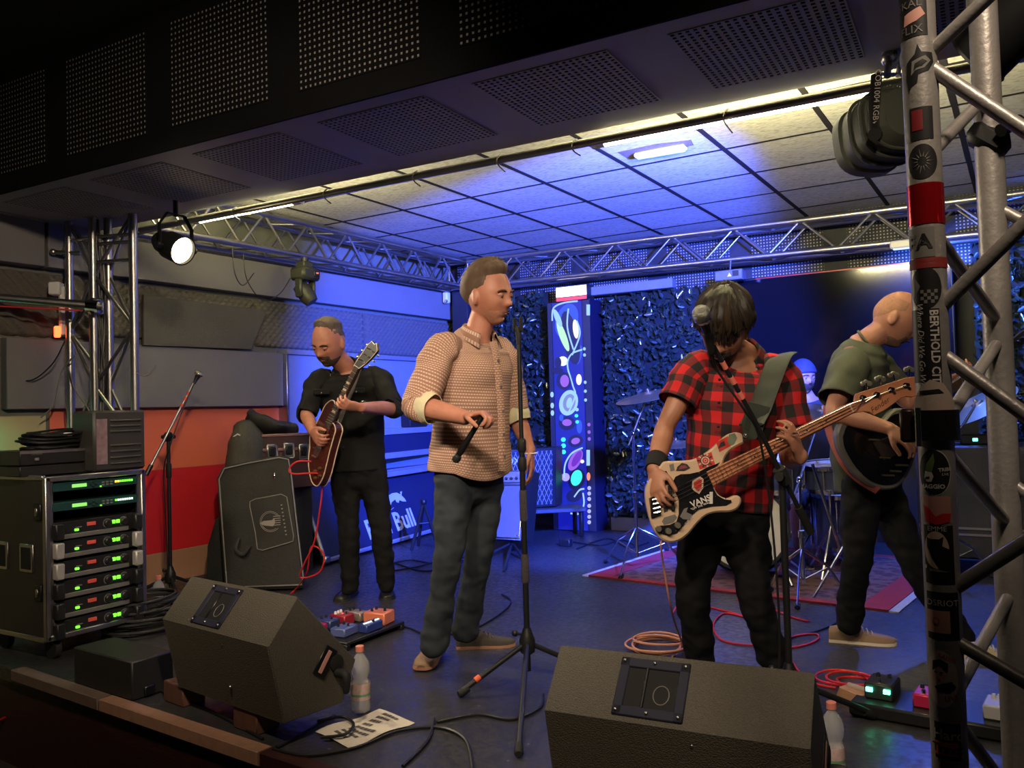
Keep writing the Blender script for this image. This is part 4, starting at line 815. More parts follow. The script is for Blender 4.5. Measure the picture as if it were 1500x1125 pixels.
# boom stand with vocal microphone in front of the checked shirt
dB = 3.02; c = at(1149, 800, dB); c.z = 0; t = thing('microphone_stand', 'black boom microphone stand in front of the player in checked shirt', 'microphone stand', c)
tripod(t, c, [c + V((.25, .18, 0)), c + V((-.28, .14, 0)), c + V((.05, -.15, 0))], .16)
cz = at(1146, 700, dB); m = MB(); m.cyl(c + V((0, 0, .05)), V((c.x, c.y, cz.z)), .0125); m.build('upright_tube', BLACK, t)
bs = [at(1044, 505, dB - .14), at(1105, 615, dB - .05), at(1146, 697, dB), at(1188, 780, dB + .06)]
m = MB(); m.tube([bs[0], bs[1], bs[2], bs[3]], .0085, 10); bo = m.build('boom_arm', BLACK, t)
m = MB(); m.lathe([(.0, -.035), (.024, -.03), (.026, 0), (.024, .03), (0, .035)], frame(bs[2] - bs[1], None, bs[2]), 14); m.cyl(bs[2] - V((.0, .05, 0)), bs[2] + V((0, .04, 0)), .016); m.build('boom_clutch', RUBBER, t)
m = MB(); m.tube([bs[3].lerp(bs[2], .45), bs[3]], .015, 12); m.build('counterweight', RUBBER, t)
for k in (.22, .42, .62): m = MB(); a = bs[0].lerp(bs[1], k); b = bs[0].lerp(bs[1], k + .09); m.cyl(a, b, .0097); m.build('orange_tape', pm('salmon_tape', (.75, .2, .14), .5), bo)
tail = at(1042, 504, dB - .15); tip = at(1025, 452, dB - .27)
mic(None, tip, tail, label='silver-headed vocal microphone on the boom stand before the checked shirt')
m = MB(); m.limb([tail + V((0, 0, -.03)), tail + (tip - tail) * .3], [.014, .017], n=12); m.build('clip', RUBBER, t)
cord('microphone_cable', [tail, at(1050, 540, dB - .10), at(1090, 600, dB - .09), at(1112, 640, dB - .04), at(1128, 740, dB - .02), at(1138, 850, dB - .04), at(1142, 950, dB - .04), V((c.x - .03, c.y - .1, .02))], .0045, CABLE, 'black microphone cable hanging from the boom stand before the checked shirt')
# boom stand by the red wall
dL = 5.45; c = at(250, 870, dL); c.z = 0; t = thing('microphone_stand', 'boom microphone stand with red tape in front of the red wall', 'microphone stand', c)
tripod(t, c, [c + V((.22, -.1, 0)), c + V((-.2, -.15, 0)), c + V((.0, .25, 0))], .14)
k = at(248, 640, dL); m = MB(); m.cyl(c + V((0, 0, .05)), V((c.x, c.y, k.z)), .012); m.build('upright_tube', BLACK, t); m = MB(); m.lathe([(.013, -.05), (.018, -.04), (.018, .04), (.013, .05)], Matrix.Translation((c.x, c.y, at(250, 690, dL).z)), 12); m.build('height_clutch', RUBBER, t)
a, b = at(214, 696, dL - .16), at(286, 556, dL + .1); m = MB(); m.tube([a, b], .0085, 10); bo = m.build('boom_arm', METAL, t); m = MB(); m.tube([a, a.lerp(b, .10)], .015, 10); m.build('counterweight', DKMETAL, t)
m = MB(); m.bbox(V((c.x, c.y, k.z)), (.05, .05, .06), .012); m.cyl(V((c.x - .06, c.y, k.z)), V((c.x + .06, c.y, k.z)), .013); m.build('boom_clutch', RUBBER, t)
for k_ in (.70, .77, .83): m = MB(); m.cyl(a.lerp(b, k_), a.lerp(b, k_ + .035), .0098); m.build('red_tape', pm('red_tape', (.7, .06, .04), .5), bo)
mic(None, at(293, 545, dL + .12), at(284, 562, dL + .09), label='small dark microphone on the boom stand in front of the red wall')
cord('microphone_cable', [at(287, 556, dL + .08), at(268, 600, dL + .03), at(250, 650, dL - .03), at(240, 690, dL - .02), at(243, 760, dL), at(246, 850, dL), V((c.x + .03, c.y - .05, .01))], .004, CABLE, 'thin cable running down the boom stand by the red wall')
# ------------------------------------------------------------------ bags, flight cases and the booth along the left wall
BAG = pm('black_nylon', (.022, .021, .019), .75, 0, .3, 12, .3, 60); PIPING = pm('grey_piping', (.22, .21, .19), .6); BAGG = pm('olive_nylon', (.05, .048, .035), .75, 0, .3, 12, .3, 50)
# all on a plane leaning back: bottom row py0 at depth d0, top row py1 at depth d1
def leanpt(px, py, d0=5.52, d1=5.80, y0=865, y1=670, off=0.): f = (y0 - py) / (y0 - y1); return at(px, py, d0 + (d1 - d0) * f - off)
t = thing('gig_bag', 'large black gig bag with grey piping leaning beside the red wall', 'bag', flo(380, 866))
out = [(330, 866), (322, 760), (318, 700), (326, 684), (360, 676), (410, 667), (424, 670), (428, 690), (436, 760), (447, 850), (444, 862)]
pts = [leanpt(*p) for p in out]; back = (leanpt(380, 760) - leanpt(380, 760, off=.12)).normalized() * .14
m = MB(); m.prism(pts, back, .02); gb = m.build('bag_body', BAG, t)
cc = sum(pts, V()) / len(pts); m = MB(); m.tube([p.lerp(cc, .045) - back.normalized() * .004 for p in pts], .005, 6, closed=True); m.build('piping', PIPING, gb)
pk = [(366, 742), (366, 735), (374, 731), (412, 724), (420, 728), (430, 785), (429, 793), (385, 806), (377, 804), (374, 780)]
pp = [leanpt(*p, off=.004) for p in pk]; m = MB(); m.prism(pp, -back.normalized() * .012, .004); pc = m.build('pocket', BAG, gb); m = MB(); m.tube([p - back.normalized() * .011 for p in pp], .0035, 6, closed=True); m.build('pocket_piping', PIPING, gb)
EMB = pm('emblem_grey', (.25, .22, .19), .6); cx, cy = 396, 764
for r, a0, a1 in ((15, .5, 5.6), (13, .6, 5.4)): m = MB(); m.tube([leanpt(cx + r * math.cos(a), cy - r * math.sin(a), off=.018) for a in [a0 + (a1 - a0) * k / 20 for k in range(21)]], .0022, 5); m.build('emblem_ring', EMB, pc)
m = MB(); m.prism([leanpt(*p, off=.018) for p in ((380, 767), (386, 763), (398, 762), (402, 759), (403, 766), (400, 771), (388, 770))], -back.normalized() * .002); m.build('emblem_rocket', EMB, pc)
for k in range(5): m = MB(); m.prism([leanpt(400, 756 + 3.2 * k, off=.018), leanpt(411, 755 + 3.2 * k, off=.018), leanpt(411, 756.2 + 3.2 * k, off=.018), leanpt(400, 757.2 + 3.2 * k, off=.018)], -back.normalized() * .002); m.build('emblem_bar', EMB, pc)
for k in range(9): m = MB(); q = (411 + .85 * k, 739 + 5.4 * k); m.prism([leanpt(q[0], q[1], off=.018), leanpt(q[0] + 2.4, q[1] - .3, off=.018), leanpt(q[0] + 2.5, q[1] + 1.6, off=.018), leanpt(q[0] + .2, q[1] + 2., off=.018)], -back.normalized() * .002); m.build('emblem_glyph', EMB, pc)
m = MB(); m.bbox(leanpt(402, 698, off=.01), (.018, .014, .05), .005); m.build('zip_pull', CHROME, gb)
m = MB(); m.tube(catmull([leanpt(350, 790, off=.01), leanpt(346, 805, off=.05), leanpt(356, 812, off=.05), leanpt(366, 800, off=.01)], 4), .012, 8); m.build('side_handle', BAG, gb)
t = thing('gig_bag', 'narrow dark bag standing between the gig bag and the red wall', 'bag', flo(312, 862)); m = MB()
m.prism([leanpt(*p, d0=5.75, d1=5.9) for p in ((302, 862), (304, 800), (316, 760), (334, 745), (340, 862))], back * .6, .015); m.build('bag_body', BAG, t)
t = thing('padded_bag', 'olive grey padded bag leaning behind the gig bag', 'bag', leanpt(365, 690, 6.0, 6.1)); m = MB()
m.limb([at(356, 760, 6.1), at(360, 690, 6.12), at(362, 650, 6.12), at(358, 626, 6.12)], [(.12, .17), (.12, .165), (.11, .15), (.07, .09)], n=20); pb_ = m.build('bag_body', BAGG, t); m = MB(); m.tube([at(342, 640, 6.02), at(348, 636, 6.0), at(352, 638, 6.0)], .006, 6); m.build('zip_pull', WHITE, pb_)
# flight case with clasps
a, b = at(384, 640, 6.12), at(462, 633, 6.35); cw_ = (b - a).length; fx = (b - a); fx.z = 0; fx.normalize(); FMx = frame((0, 0, 1), fx, (0, 0, 0)).to_3x3()
dn = V((0, 0, -1)); inn = FMx @ V((0, 1, 0)); inn = inn if (inn.dot(ray(420, 660)) > 0) else -inn
fc = a.lerp(b, .5) + inn * .16; H_ = .40
t = thing('flight_case', 'brown-black flight case with metal butterfly clasps and a bag on its lid', 'flight case', (fc.x, fc.y, fc.z - H_)); WINE = pm('case_brown', (.045, .018, .02), .45, 0, .3, 20)
m = MB(); m.bbox(fc - V((0, 0, .05)), (cw_, .32, .11), .006, FMx); lid = m.build('lid', WINE, t); m = MB(); m.bbox(fc - V((0, 0, .26)), (cw_, .32, .28), .006, FMx); m.build('lower_case', WINE, t)
for z in (-.002, -.108): m = MB(); m.bbox(fc + V((0, 0, z)) - inn * .158, (cw_ + .01, .02, .022), .004, FMx); m.build('edge_profile', pm('edge_rose', (.35, .2, .19), .4, .7), t)
for f in (.17, .48, .76): m = MB(); q = a.lerp(b, f) + V((0, 0, -.115 - .02 * (f > .6))); m.bbox(q - inn * .006, (.085, .012, .12), .012, FMx); c_ = m.build('clasp', METAL, t); m = MB(); m.bbox(q - inn * .014, (.05, .01, .07), .008, FMx); m.build('clasp_dish', DKMETAL, c_)
# the case needs a table under it
m = MB(); m.bbox(V((fc.x, fc.y, (fc.z - H_) / 2)), (cw_ * .9, .24, fc.z - H_ + .004), .005, FMx); tag(m.build('storage_box', MATTE), 'black storage box underneath the brown flight case', 'box')
t = thing('soft_bag', 'crumpled black soft bag lying on the brown flight case', 'bag', fc); m = MB()
m.limb([at(366, 604, 6.15), at(376, 616, 6.2), at(395, 626, 6.25), at(415, 628, 6.3), at(432, 628, 6.32)], [(.03, .03), (.05, .10), (.05, .13), (.04, .12), (.03, .06)], n=18, sub=6)
for i, q in enumerate(m.v): m.v[i] = q + V(noise.noise_vector(q * 9)) * .02
m.build('bag_body', BAG, t)
# sloped booth with printed panel
bl_, br_ = flo(478, 828), flo(655, 776); ex = (br_ - bl_).normalized(); nn = V((ex.y, -ex.x, 0)); nn = nn if nn.x > 0 else -nn    # towards the stage
bl2 = bl_ - ex * .02; Wb = (br_ - bl2).length + .25; tl_ = flo(434, 714, .60)
dep_ = (bl2 - tl_).dot(nn); sl = nn * -max(dep_, .10) + V((0, 0, .585))
t = thing('drinks_booth', 'sloped dark blue booth panel with bull logo along the left wall', 'booth', bl2)
NAVY = pm('navy_panel', (.018, .022, .055), .45, 0, .15, 5)
def bq(u, v, o=0.): return bl2 + ex * u + sl * v + V((0, 0, .035)) + nn * o
m = MB(); m.prism([bq(0, 0), bq(Wb, 0), bq(Wb, 1), bq(0, 1)], -nn * .03, .004); pn = m.build('front_panel', NAVY, t)
SILV = pm('silver_edge', (.5, .5, .52), .4, .6)
for (u0, v0, u1, v1) in ((0, 0, Wb, 0), (0, 0, 0, .82), (0, 1, Wb, 1)): m = MB(); m.tube([bq(u0, v0, .005), bq(u1, v1, .005)], .019 if v0 == v1 else .017, 6); m.build('edge_profile', SILV, t)
m = MB(); m.bbox(bq(0, .02, .01), (.07, .07, .06), .012); m.build('corner_guard', METAL, t)
top = V((0, 0, .62)); back_o = -nn * .42
m = MB(); m.prism([bq(0, 1), bq(Wb, 1), bq(Wb, 1) - nn * .32, bq(0, 1) - nn * .32], (0, 0, .02)); m.build('shelf', NAVY, t)
sb = max(dep_, .10) + .035; m = MB(); m.prism([bl2 - nn * sb, bl2 + ex * Wb - nn * sb, bl2 + ex * Wb - nn * (sb + .2), bl2 - nn * (sb + .2)], (0, 0, .60)); m.build('carcass', MATTE, t)
def tier(name, z0, z1, setb, mat): m = MB(); m.prism([bl2 + ex * .55 - nn * setb + V((0, 0, z0)), bl2 + ex * Wb - nn * setb + V((0, 0, z0)), bl2 + ex * Wb - nn * (setb + .2) + V((0, 0, z0)), bl2 + ex * .55 - nn * (setb + .2) + V((0, 0, z0))], (0, 0, z1 - z0), .003); return m.build(name, mat, t)
zs = [flo(600, 626, 0)] ; dz_ = lambda py: (lambda q: q.z)(EYE + ray(602, py) * ((bl2 + ex * 1.2 - nn * .22 - EYE).dot(nn) / ray(602, py).dot(nn)))
tier('upper_shelf', dz_(634), dz_(626), .14, SILV); tier('upper_box', dz_(660), dz_(634), .16, NAVY); tier('middle_shelf', dz_(667), dz_(659), .14, SILV); tier('lower_rail', dz_(692), dz_(685), .13, SILV)
q = EYE + ray(608, 612) * ((bl2 - nn * .22 - EYE).dot(nn) / ray(608, 612).dot(nn)); m = MB(); m.bbox(V((q.x - .03, q.y, dz_(626) + .09)), (.16, .28, .18), .012); tag(m.build('monitor_box', BLACK), 'small black speaker box on the top shelf of the booth', 'speaker')
# logo on the panel
LOGO = pm('logo_white', (.55, .56, .6), .5); sn = ex.cross(sl).normalized(); sn = sn if sn.dot(nn) > 0 else -sn
def bpx(px, py, o=.006):
    r = ray(px, py); p0 = bq(0, 0); tt = (p0 - EYE).dot(sn) / r.dot(sn); return EYE + r * tt + sn * o
u_ = (bpx(612, 757) - bpx(540, 779)).normalized(); w_ = sn.cross(u_); w_ = w_ if w_.z > 0 else -w_
LM = Matrix(((u_.x, w_.x, sn.x, 0), (u_.y, w_.y, sn.y, 0), (u_.z, w_.z, sn.z, 0), (0, 0, 0, 1)))
ctr = bpx(573, 768); LM.translation = ctr; text_part('Red Bull', .235, LM, LOGO, pn, bold=.006)
bull = [(566, 746), (564, 738), (566, 728), (573, 723), (580, 722), (586, 725), (585, 721), (588, 720), (587, 726), (592, 731), (594, 735), (589, 735), (584, 733), (583, 737), (580, 736), (578, 732), (573, 736), (571, 741), (568, 740)]
m = MB(); m.prism([bpx(*p) for p in bull], sn * .003); m.build('bull_logo', LOGO, pn)
m = MB(); m.tube(catmull([bpx(566, 745), bpx(570, 748), bpx(576, 744)], 4), .003, 5); m.build('logo_line', LOGO, pn)
# guitar stand in front of the booth
gc = flo(622, 805); t = thing('guitar_stand', 'folded black guitar stand on the floor in front of the bull booth', 'stand', gc); apx = gc + V((0, 0, .40))
for q in (flo(603, 806), flo(642, 803), gc + V((-.16, .12, 0))): m = MB(); m.tube([apx, q], .014, 8); m.build('leg', BLACK, t)
m = MB(); m.cyl(apx.lerp(flo(603, 806), .45), apx.lerp(flo(642, 803), .45), .008); m.build('cross_bar', BLACK, t); m = MB(); m.bbox(apx, (.05, .05, .05), .012); m.build('head', BLACK, t)
# ------------------------------------------------------------------ amplifiers
t = thing('guitar_amplifier', 'small combo amplifier with grey grille tilted back on a stand', 'amplifier', flo(745, 815))
dA = 6.7; f4 = [at(730, 787, dA), at(757, 790, dA - .05), at(769, 735, dA + .1), at(772, 686, dA + .22), at(722, 690, dA + .25), at(716, 740, dA + .12)]
bk = (at(752, 740, dA + 1) - at(752, 740, dA)).normalized() * .24 + V((.12, .02, -.02))
f4 = [at(718, 790, dA), at(762, 792, dA - .05), at(772, 688, dA + .22), at(722, 690, dA + .25)]
m = MB(); m.prism(f4, bk, .008); ca = m.build('cabinet', BLACK, t); nf = (f4[1] - f4[0]).cross(f4[3] - f4[0]).normalized(); nf = nf if nf.dot(ray(750, 740)) < 0 else -nf
def fq(u, v, o): return f4[0].lerp(f4[1], u).lerp(f4[3].lerp(f4[2], u), v) + nf * o
m = MB(); m.prism([fq(.03, .03, .004), fq(.97, .03, .004), fq(.97, .76, .004), fq(.03, .76, .004)], nf * .01); m.build('grille_cloth', pm('grey_grille', (.10, .095, .095), .85, 0, .3, 200, .3, 300), ca)
m = MB(); m.tube([fq(.03, .03, .012), fq(.97, .03, .012), fq(.97, .77, .012), fq(.03, .77, .012)], .006, 6, closed=True); m.build('silver_piping', CHROME, ca)
m = MB(); m.prism([fq(.02, .82, .003), fq(.98, .82, .003), fq(.98, .97, .003), fq(.02, .97, .003)], nf * .008); pnl = m.build('control_panel', pm('panel_grey', (.13, .13, .14), .4, .4), ca)
for k in range(6): m = MB(); m.cyl(fq(.12 + .15 * k, .87, .01), fq(.12 + .15 * k, .87, .03), .013, .010, 10); m.build('control_knob', BLACK, pnl)
m = MB(); m.bbox(fq(.9, .06, .016), (.015, .01, .015), .003); m.build('badge', CHROME, ca)
for q in (flo(738, 838), flo(770, 822), flo(700, 820)): m = MB(); m.tube([at(750, 795, 6.75), q], .012, 8); m.build('stand_leg', BLACK, t)
dV = 7.55; v4 = [at(738, 746, dV - .02), at(814, 742, dV + .05), at(814, 655, dV + .05), at(738, 659, dV - .02)]
t = thing('guitar_amplifier', 'black amplifier cabinet with diamond grille cloth on a low bench', 'amplifier', v4[0].lerp(v4[1], .5)); vb = V((-.30, .20, 0)) * .7
m = MB(); m.prism(v4, V((-.06, .24, 0)), .008); ca = m.build('cabinet', BLACK, t); nf = (v4[1] - v4[0]).cross(v4[3] - v4[0]).normalized(); nf = nf if nf.dot(ray(775, 700)) < 0 else -nf; F4 = v4
def vq(u, v, o): return v4[0].lerp(v4[1], u).lerp(v4[3].lerp(v4[2], u), v) + nf * o
m = MB(); m.prism([vq(.04, .05, .002), vq(.93, .05, .002), vq(.93, .95, .002), vq(.04, .95, .002)], nf * .006); gc_ = m.build('grille_cloth', pm('vox_grille', (.015, .015, .03), .8), ca)
DIA = pm('diamond_thread', (.25, .26, .35), .6)
for k in range(-8, 13):
    for s in (1, -1):
        u0, v0 = .04 + k * .085, (.05 if s > 0 else .95); u1, v1 = u0 + .45, (.95 if s > 0 else .05)
        def clip(u): return min(max(u, .04), .93)
        ua, ub = clip(u0), clip(u1)
        if ub - ua < .03: continue
        va = v0 + (ua - u0) / .45 * (v1 - v0); vb_ = v0 + (ub - u0) / .45 * (v1 - v0); m = MB(); m.tube([vq(ua, va, .009), vq(ub, vb_, .009)], .0028, 4); m.build('grille_thread', DIA, gc_)
m = MB(); vx = vq(.12, .80, .012); UX = (v4[1] - v4[0]).normalized(); text_part('VOX', .085, frame(nf, UX, vx), SW, ca, bold=.002)
bc = flo(810, 822); t = thing('bench', 'low dark bench carrying the diamond-grille amplifier', 'bench', bc); zs_ = v4[0].z
cA = (v4[0] + v4[1]) / 2 + V((-.03, .12, 0)); m = MB(); m.bbox(V((cA.x + .10, cA.y, zs_ - .022)), (.72, .34, .036), .006, frame((0, 0, 1), UX)); m.build('seat', pm('bench_top', (.06, .06, .07), .4), t)
for sx, sy in ((-1, -1), (1, -1), (-1, 1), (1, 1)): m = MB(); q = V((cA.x + .10, cA.y, 0)) + UX * (.32 * sx) + V((-UX.y, UX.x, 0)) * (.13 * sy); m.bbox(q + V((0, 0, (zs_ - .04) / 2)), (.035, .035, zs_ - .04), .004); m.build('leg', BLACK, t)
m = MB(); q = flo(829, 800); m.bbox(q + V((0, 0, .03)), (.10, .06, .06), .006); tag(m.build('pedal', BLACK), 'small black pedal on the floor in front of the light column', 'pedal')
# ------------------------------------------------------------------ drum rug and drum kit
r0, r1 = flo(862, 845), flo(1302, 897); rd = (r1 - r0).normalized(); rn = V((-rd.y, rd.x, 0)); rn = rn if rn.y > 0 else -rn; RL = (r1 - r0).length; RD = 1.7
def rug_mat():
    m, nt, b = base('patterned_rug'); L = nt.links.new; tc = nd(nt, 'ShaderNodeTexCoord'); vo = nd(nt, 'ShaderNodeTexVoronoi', i_Scale=14.); no = nd(nt, 'ShaderNodeTexNoise', i_Scale=40., i_Detail=4.); L(tc.outputs['Object'], vo.inputs['Vector']); L(tc.outputs['Object'], no.inputs['Vector'])
    r = ramp(nt, vo.outputs['Distance'], [(0, (.16, .05, .05)), (.3, (.06, .02, .03)), (.6, (.20, .10, .09))]); mx = nd(nt, 'ShaderNodeMix', data_type='RGBA', blend_type='MULTIPLY'); mx.inputs[0].default_value = .6; L(r.outputs[0], mx.inputs[6]); L(no.outputs[0], mx.inputs[7]); L(mx.outputs[2], b.inputs['Base Color']); b.inputs['Roughness'].default_value = .95; return m
t = thing('drum_rug', 'patterned rug with red border and white end fringe under the drums', 'rug', r0.lerp(r1, .5))
m = MB(); m.prism([r0, r1, r1 + rn * RD, r0 + rn * RD], (0, 0, .010)); m.build('pile', rug_mat(), t)
RB = pm('rug_red', (.28, .02, .03), .95); 
for a, b in ((r0, r1), (r0 + rn * (RD - .06), r1 + rn * (RD - .06))): m = MB(); m.prism([a, b, b + rn * .06, a + rn * .06], (0, 0, .0125)); m.build('border', RB, t)
for a in (r0, r1 - rd * .16): m = MB(); m.prism([a, a + rd * .16, a + rd * .16 + rn * RD, a + rn * RD], (0, 0, .0122)); m.build('border', RB, t)
for a in (r0 - rd * .05, r1): m = MB(); m.prism([a, a + rd * .05, a + rd * .05 + rn * RD, a + rn * RD], (0, 0, .008)); m.build('fringe', pm('fringe_white', (.5, .47, .43), .95, 0, .3, 90), t)
SPARK = pm('blue_drum_wrap', (.05, .06, .12), .3, .2, .3, 20, coat=.6); HEADW = pm('drum_head', (.62, .60, .52), .5, 0, .08, 6); BRONZE = pm('cymbal_bronze', (.45, .34, .18), .3, .95, .15, 20)
def drum(name, label, c, ax, r, h, shell=SPARK, lugs=8, group='drums of the drum kit'):
    M = frame(ax, None, c); t = thing(name, label, 'drum', c, group=group)
    m = MB(); m.lathe([(r, -h / 2), (r, h / 2)], M, 36); m.build('shell', shell, t)
    for s in (-1, 1):
        m = MB(); m.lathe([(r * .97, s * (h / 2 + .003)), (0, s * (h / 2 + .004))] if s > 0 else [(0, -h / 2 - .004), (r * .97, -h / 2 - .003)], M, 36, caps=False); m.build('drum_head', HEADW, t)
        m = MB(); m.lathe([(r + .002, s * h / 2 - .018), (r + .012, s * h / 2 - .015), (r + .012, s * h / 2 + .012), (r - .004, s * h / 2 + .014)], M, 36, caps=False); m.build('hoop', CHROME if r < .25 else BLACK, t)
    for k in range(lugs): a = 2 * PI * k / lugs; m = MB(); m.tube([M @ V(((r + .014) * math.cos(a), (r + .014) * math.sin(a), z)) for z in (-h * .42, h * .42)], .006, 6); m.build('tension_rod', CHROME, t)
    return t
kc = at(1092, 795, 5.62); kc.z = .298
kt = drum('bass_drum', 'white-headed bass drum facing the stage on the rug', kc, (at(1092, 795, 5.0) - at(1092, 795, 5.6)).normalized() * 1 + V((0, 0, .1)), .27, .40)
for s in (-1, 1): m = MB(); m.cyl(kc + V((s * .24, -.12, -.1)), kc + V((s * .36, -.26, -.285)), .010); m.build('spur', CHROME, kt)
tm = drum('rack_tom', 'small blue tom drum mounted above the bass drum', at(1140, 690, 5.5), (.05, -.25, 1), .15, .19); m = MB(); m.cyl(at(1140, 705, 5.55), kc + V((.08, .05, .24)), .012); m.build('tom_post', CHROME, tm)
sd = drum('snare_drum', 'blue snare drum beside the drummer', at(1215, 697, 5.55), (0, -.1, 1), .17, .15)
q = at(1215, 715, 5.55); 
for k in range(3): a = 2.1 * k + .4; m = MB(); m.tube([q + V((0, 0, -.02)), q + V((0, 0, -.25)), V((q.x + .22 * math.cos(a), q.y + .22 * math.sin(a), .012))], .009, 6); m.build('stand_leg', CHROME, sd)
ft = drum('floor_tom', 'large blue floor tom standing behind the bass player in black', at(1235, 760, 5.95), (0, -.05, 1), .20, .36)
q = at(1235, 760, 5.95)
for k in range(3): a = 2.1 * k + 1; m = MB(); m.cyl(q + V((.215 * math.cos(a), .215 * math.sin(a), .05)), V((q.x + .225 * math.cos(a), q.y + .225 * math.sin(a), .012)), .008); m.build('floor_leg', CHROME, ft)
def cymbal(label, c, r, tilt, base_px, zjoint, feet=.30, boom=None):
    b = flo(*base_px); t = thing('cymbal_stand', label + ' on its chrome stand', 'cymbal stand', b)
    nrm = V(tilt).normalized(); M = frame(nrm, None, c)
    cy_ = thing('cymbal', label, 'cymbal', c); m = MB(); m.lathe([(.008, .018), (.03, .016), (.042, .004), (r * .6, -.006), (r, -.016), (r, -.0175), (r * .6, -.008), (.04, .002), (.008, .016)], M, 40, caps=False); m.build('disc', BRONZE, cy_)
    m = MB(); m.lathe([(.012, .018), (.014, .03), (.006, .04)], M, 12); m.build('wing_nut', CHROME, cy_)
    j = V((b.x, b.y, zjoint)); m = MB(); m.cyl(b + V((0, 0, .10)), b + V((0, 0, zjoint * .55)), .0125); m.build('lower_tube', CHROME, t); m = MB(); m.cyl(b + V((0, 0, zjoint * .5)), j, .0095); m.build('upper_tube', CHROME, t)
    m = MB(); d = (c - j); m.tube([j - d * .30, j, c + nrm * .012], .007, 8); m.build('boom_arm', CHROME, t); m = MB(); m.bbox(j, (.03, .03, .04), .008); m.build('tilter', CHROME, t)
    for z in (zjoint * .55,): m = MB(); m.lathe([(.013, z - .025), (.02, z - .02), (.02, z + .02), (.013, z + .025)], Matrix.Translation(b), 12); m.build('collar', CHROME, t)
    for k in range(3):
        a = 2.094 * k + 2.7; f = V((b.x + feet * math.cos(a), b.y + feet * math.sin(a), .016)); m = MB(); m.tube([b + V((0, 0, .30)), b.lerp(f, .55) + V((0, 0, .19)), f], .009, 6, flat=.6); lg = m.build('leg', CHROME, t); m = MB(); m.tube([f.lerp(b, .12) + V((0, 0, .016)), f], [.013, .016], 8); m.build('rubber_foot', RUBBER, lg)
        m = MB(); m.cyl(b + V((0, 0, .12)), b.lerp(f, .55) + V((0, 0, .175)), .006); m.build('brace', CHROME, lg)
cymbal('wide crash cymbal over the empty stage floor beside the leaf wall', at(950, 577, 5.95), .24, (-.12, -.22, 1), (934, 836), at(930, 635, 5.95).z, .36)
cymbal('low bronze cymbal beside the drummer in front of the television', at(1205, 602, 5.6), .23, (.2, -.22, 1), (1178, 880), at(1185, 690, 5.5).z, .26)
cymbal('bronze ride cymbal tilted behind the sticker tower', at(1432, 592, 5.7), .26, (-.5, -.35, 1), (1392, 850), at(1400, 660, 5.6).z, .28)
cymbal('small splash cymbal low behind the checked shirt', at(990, 648, 6.0), .15, (0, -.15, 1), (1010, 815), at(1010, 690, 6.0).z, .26)
# diagonal chrome stand legs in front of the kit
t = thing('hardware_stand', 'chrome hardware stand with long diagonal tubes beside the drum kit', 'stand', flo(1192, 880))
m = MB(); m.tube([at(1190, 680, 5.0), at(1232, 808, 5.02)], .010, 8); m.build('tube', CHROME, t); m = MB(); m.tube([at(1236, 800, 5.02), flo(1192, 878) + V((0, 0, .012))], .009, 8); m.build('leg', CHROME, t); m = MB(); m.tube([at(1236, 800, 5.05), flo(1275, 860) + V((0, 0, .012))], .009, 8); m.build('leg', CHROME, t); m = MB(); m.tube([at(1236, 800, 5.05), V((*at(1250, 800, 5.5).xy, .012))], .009, 8); m.build('leg', CHROME, t)
# long black case behind the tower
q0, q1 = at(1345, 668, 5.2), at(1520, 660, 5.2); t = thing('road_case', 'long black road case standing behind the sticker tower', 'case', flo(1430, 800))
zt2 = at(1430, 657, 5.2).z; cx_ = at(1470, 700, 5.6); m = MB(); m.bbox((cx_.x + .25, cx_.y, zt2 / 2 + .05), (1.5, .55, zt2 - .10), .012); b = m.build('body', pm('case_dark', (.022, .022, .03), .55, 0, .3, 150, .3, 300), t)
for z in (.30, .26): m = MB(); m.box((cx_.x + .25, cx_.y - .28, z), (1.46, .012, .014)); m.build('rail', METAL, b)
for s in (-.6, .6): m = MB(); m.cyl((cx_.x + .25 + s - .02, cx_.y - .2, .05), (cx_.x + .25 + s + .02, cx_.y - .2, .05), .05); m.build('caster', RUBBER, t)
m = MB(); q = V((cx_.x - .15, cx_.y - .05, zt2 + .035)); m.bbox(q, (.18, .12, .07), .01); o = m.build('interface_box', DKMETAL); tag(o, 'small silver box with green light on the long road case', 'box'); m = MB(); m.box(q + V((0, -.062, 0)), (.03, .004, .02)); m.build('indicator', emi('teal_led', (.2, .9, .7), 3), o)
# ------------------------------------------------------------------ pedalboards
def pedal(label, c, s, col, ang=0., knobs=2, led=None):
    Mx = Matrix.Translation(c) @ Matrix.Rotation(ang, 4, 'Z'); t = thing('effect_pedal', label, 'pedal', M=Mx); mt = pm('pedal_' + label[:14], col, .35, .2)
    m = MB(); m.bbox((0, 0, s[2] / 2), s, .006); m.build('housing', mt, t, True)
    for k in range(knobs): m = MB(); m.cyl(((k - (knobs - 1) / 2) * s[0] / max(knobs, 1) * .8, s[1] * .22, s[2]), ((k - (knobs - 1) / 2) * s[0] / max(knobs, 1) * .8, s[1] * .22, s[2] + .014), .008, .006, 10); m.build('knob', WHITE if knobs > 2 else BLACK, t, True)
    m = MB(); m.cyl((0, -s[1] * .28, s[2]), (0, -s[1] * .28, s[2] + .012), .009, .007, 10); m.build('foot_switch', CHROME, t, True)
    if led: m = MB(); m.box((0, -s[1] * .05, s[2] + .001), (.008, .008, .004)); m.build('led', led, t, True)
pb0 = flo(505, 962); u1 = (flo(578, 925) - flo(508, 952)).normalized(); zz = .0
t = thing('pedalboard', 'black pedalboard tray crowded with effect pedals behind the propped monitor', 'pedalboard', M=frame((0, 0, 1), u1, flo(515, 932)))
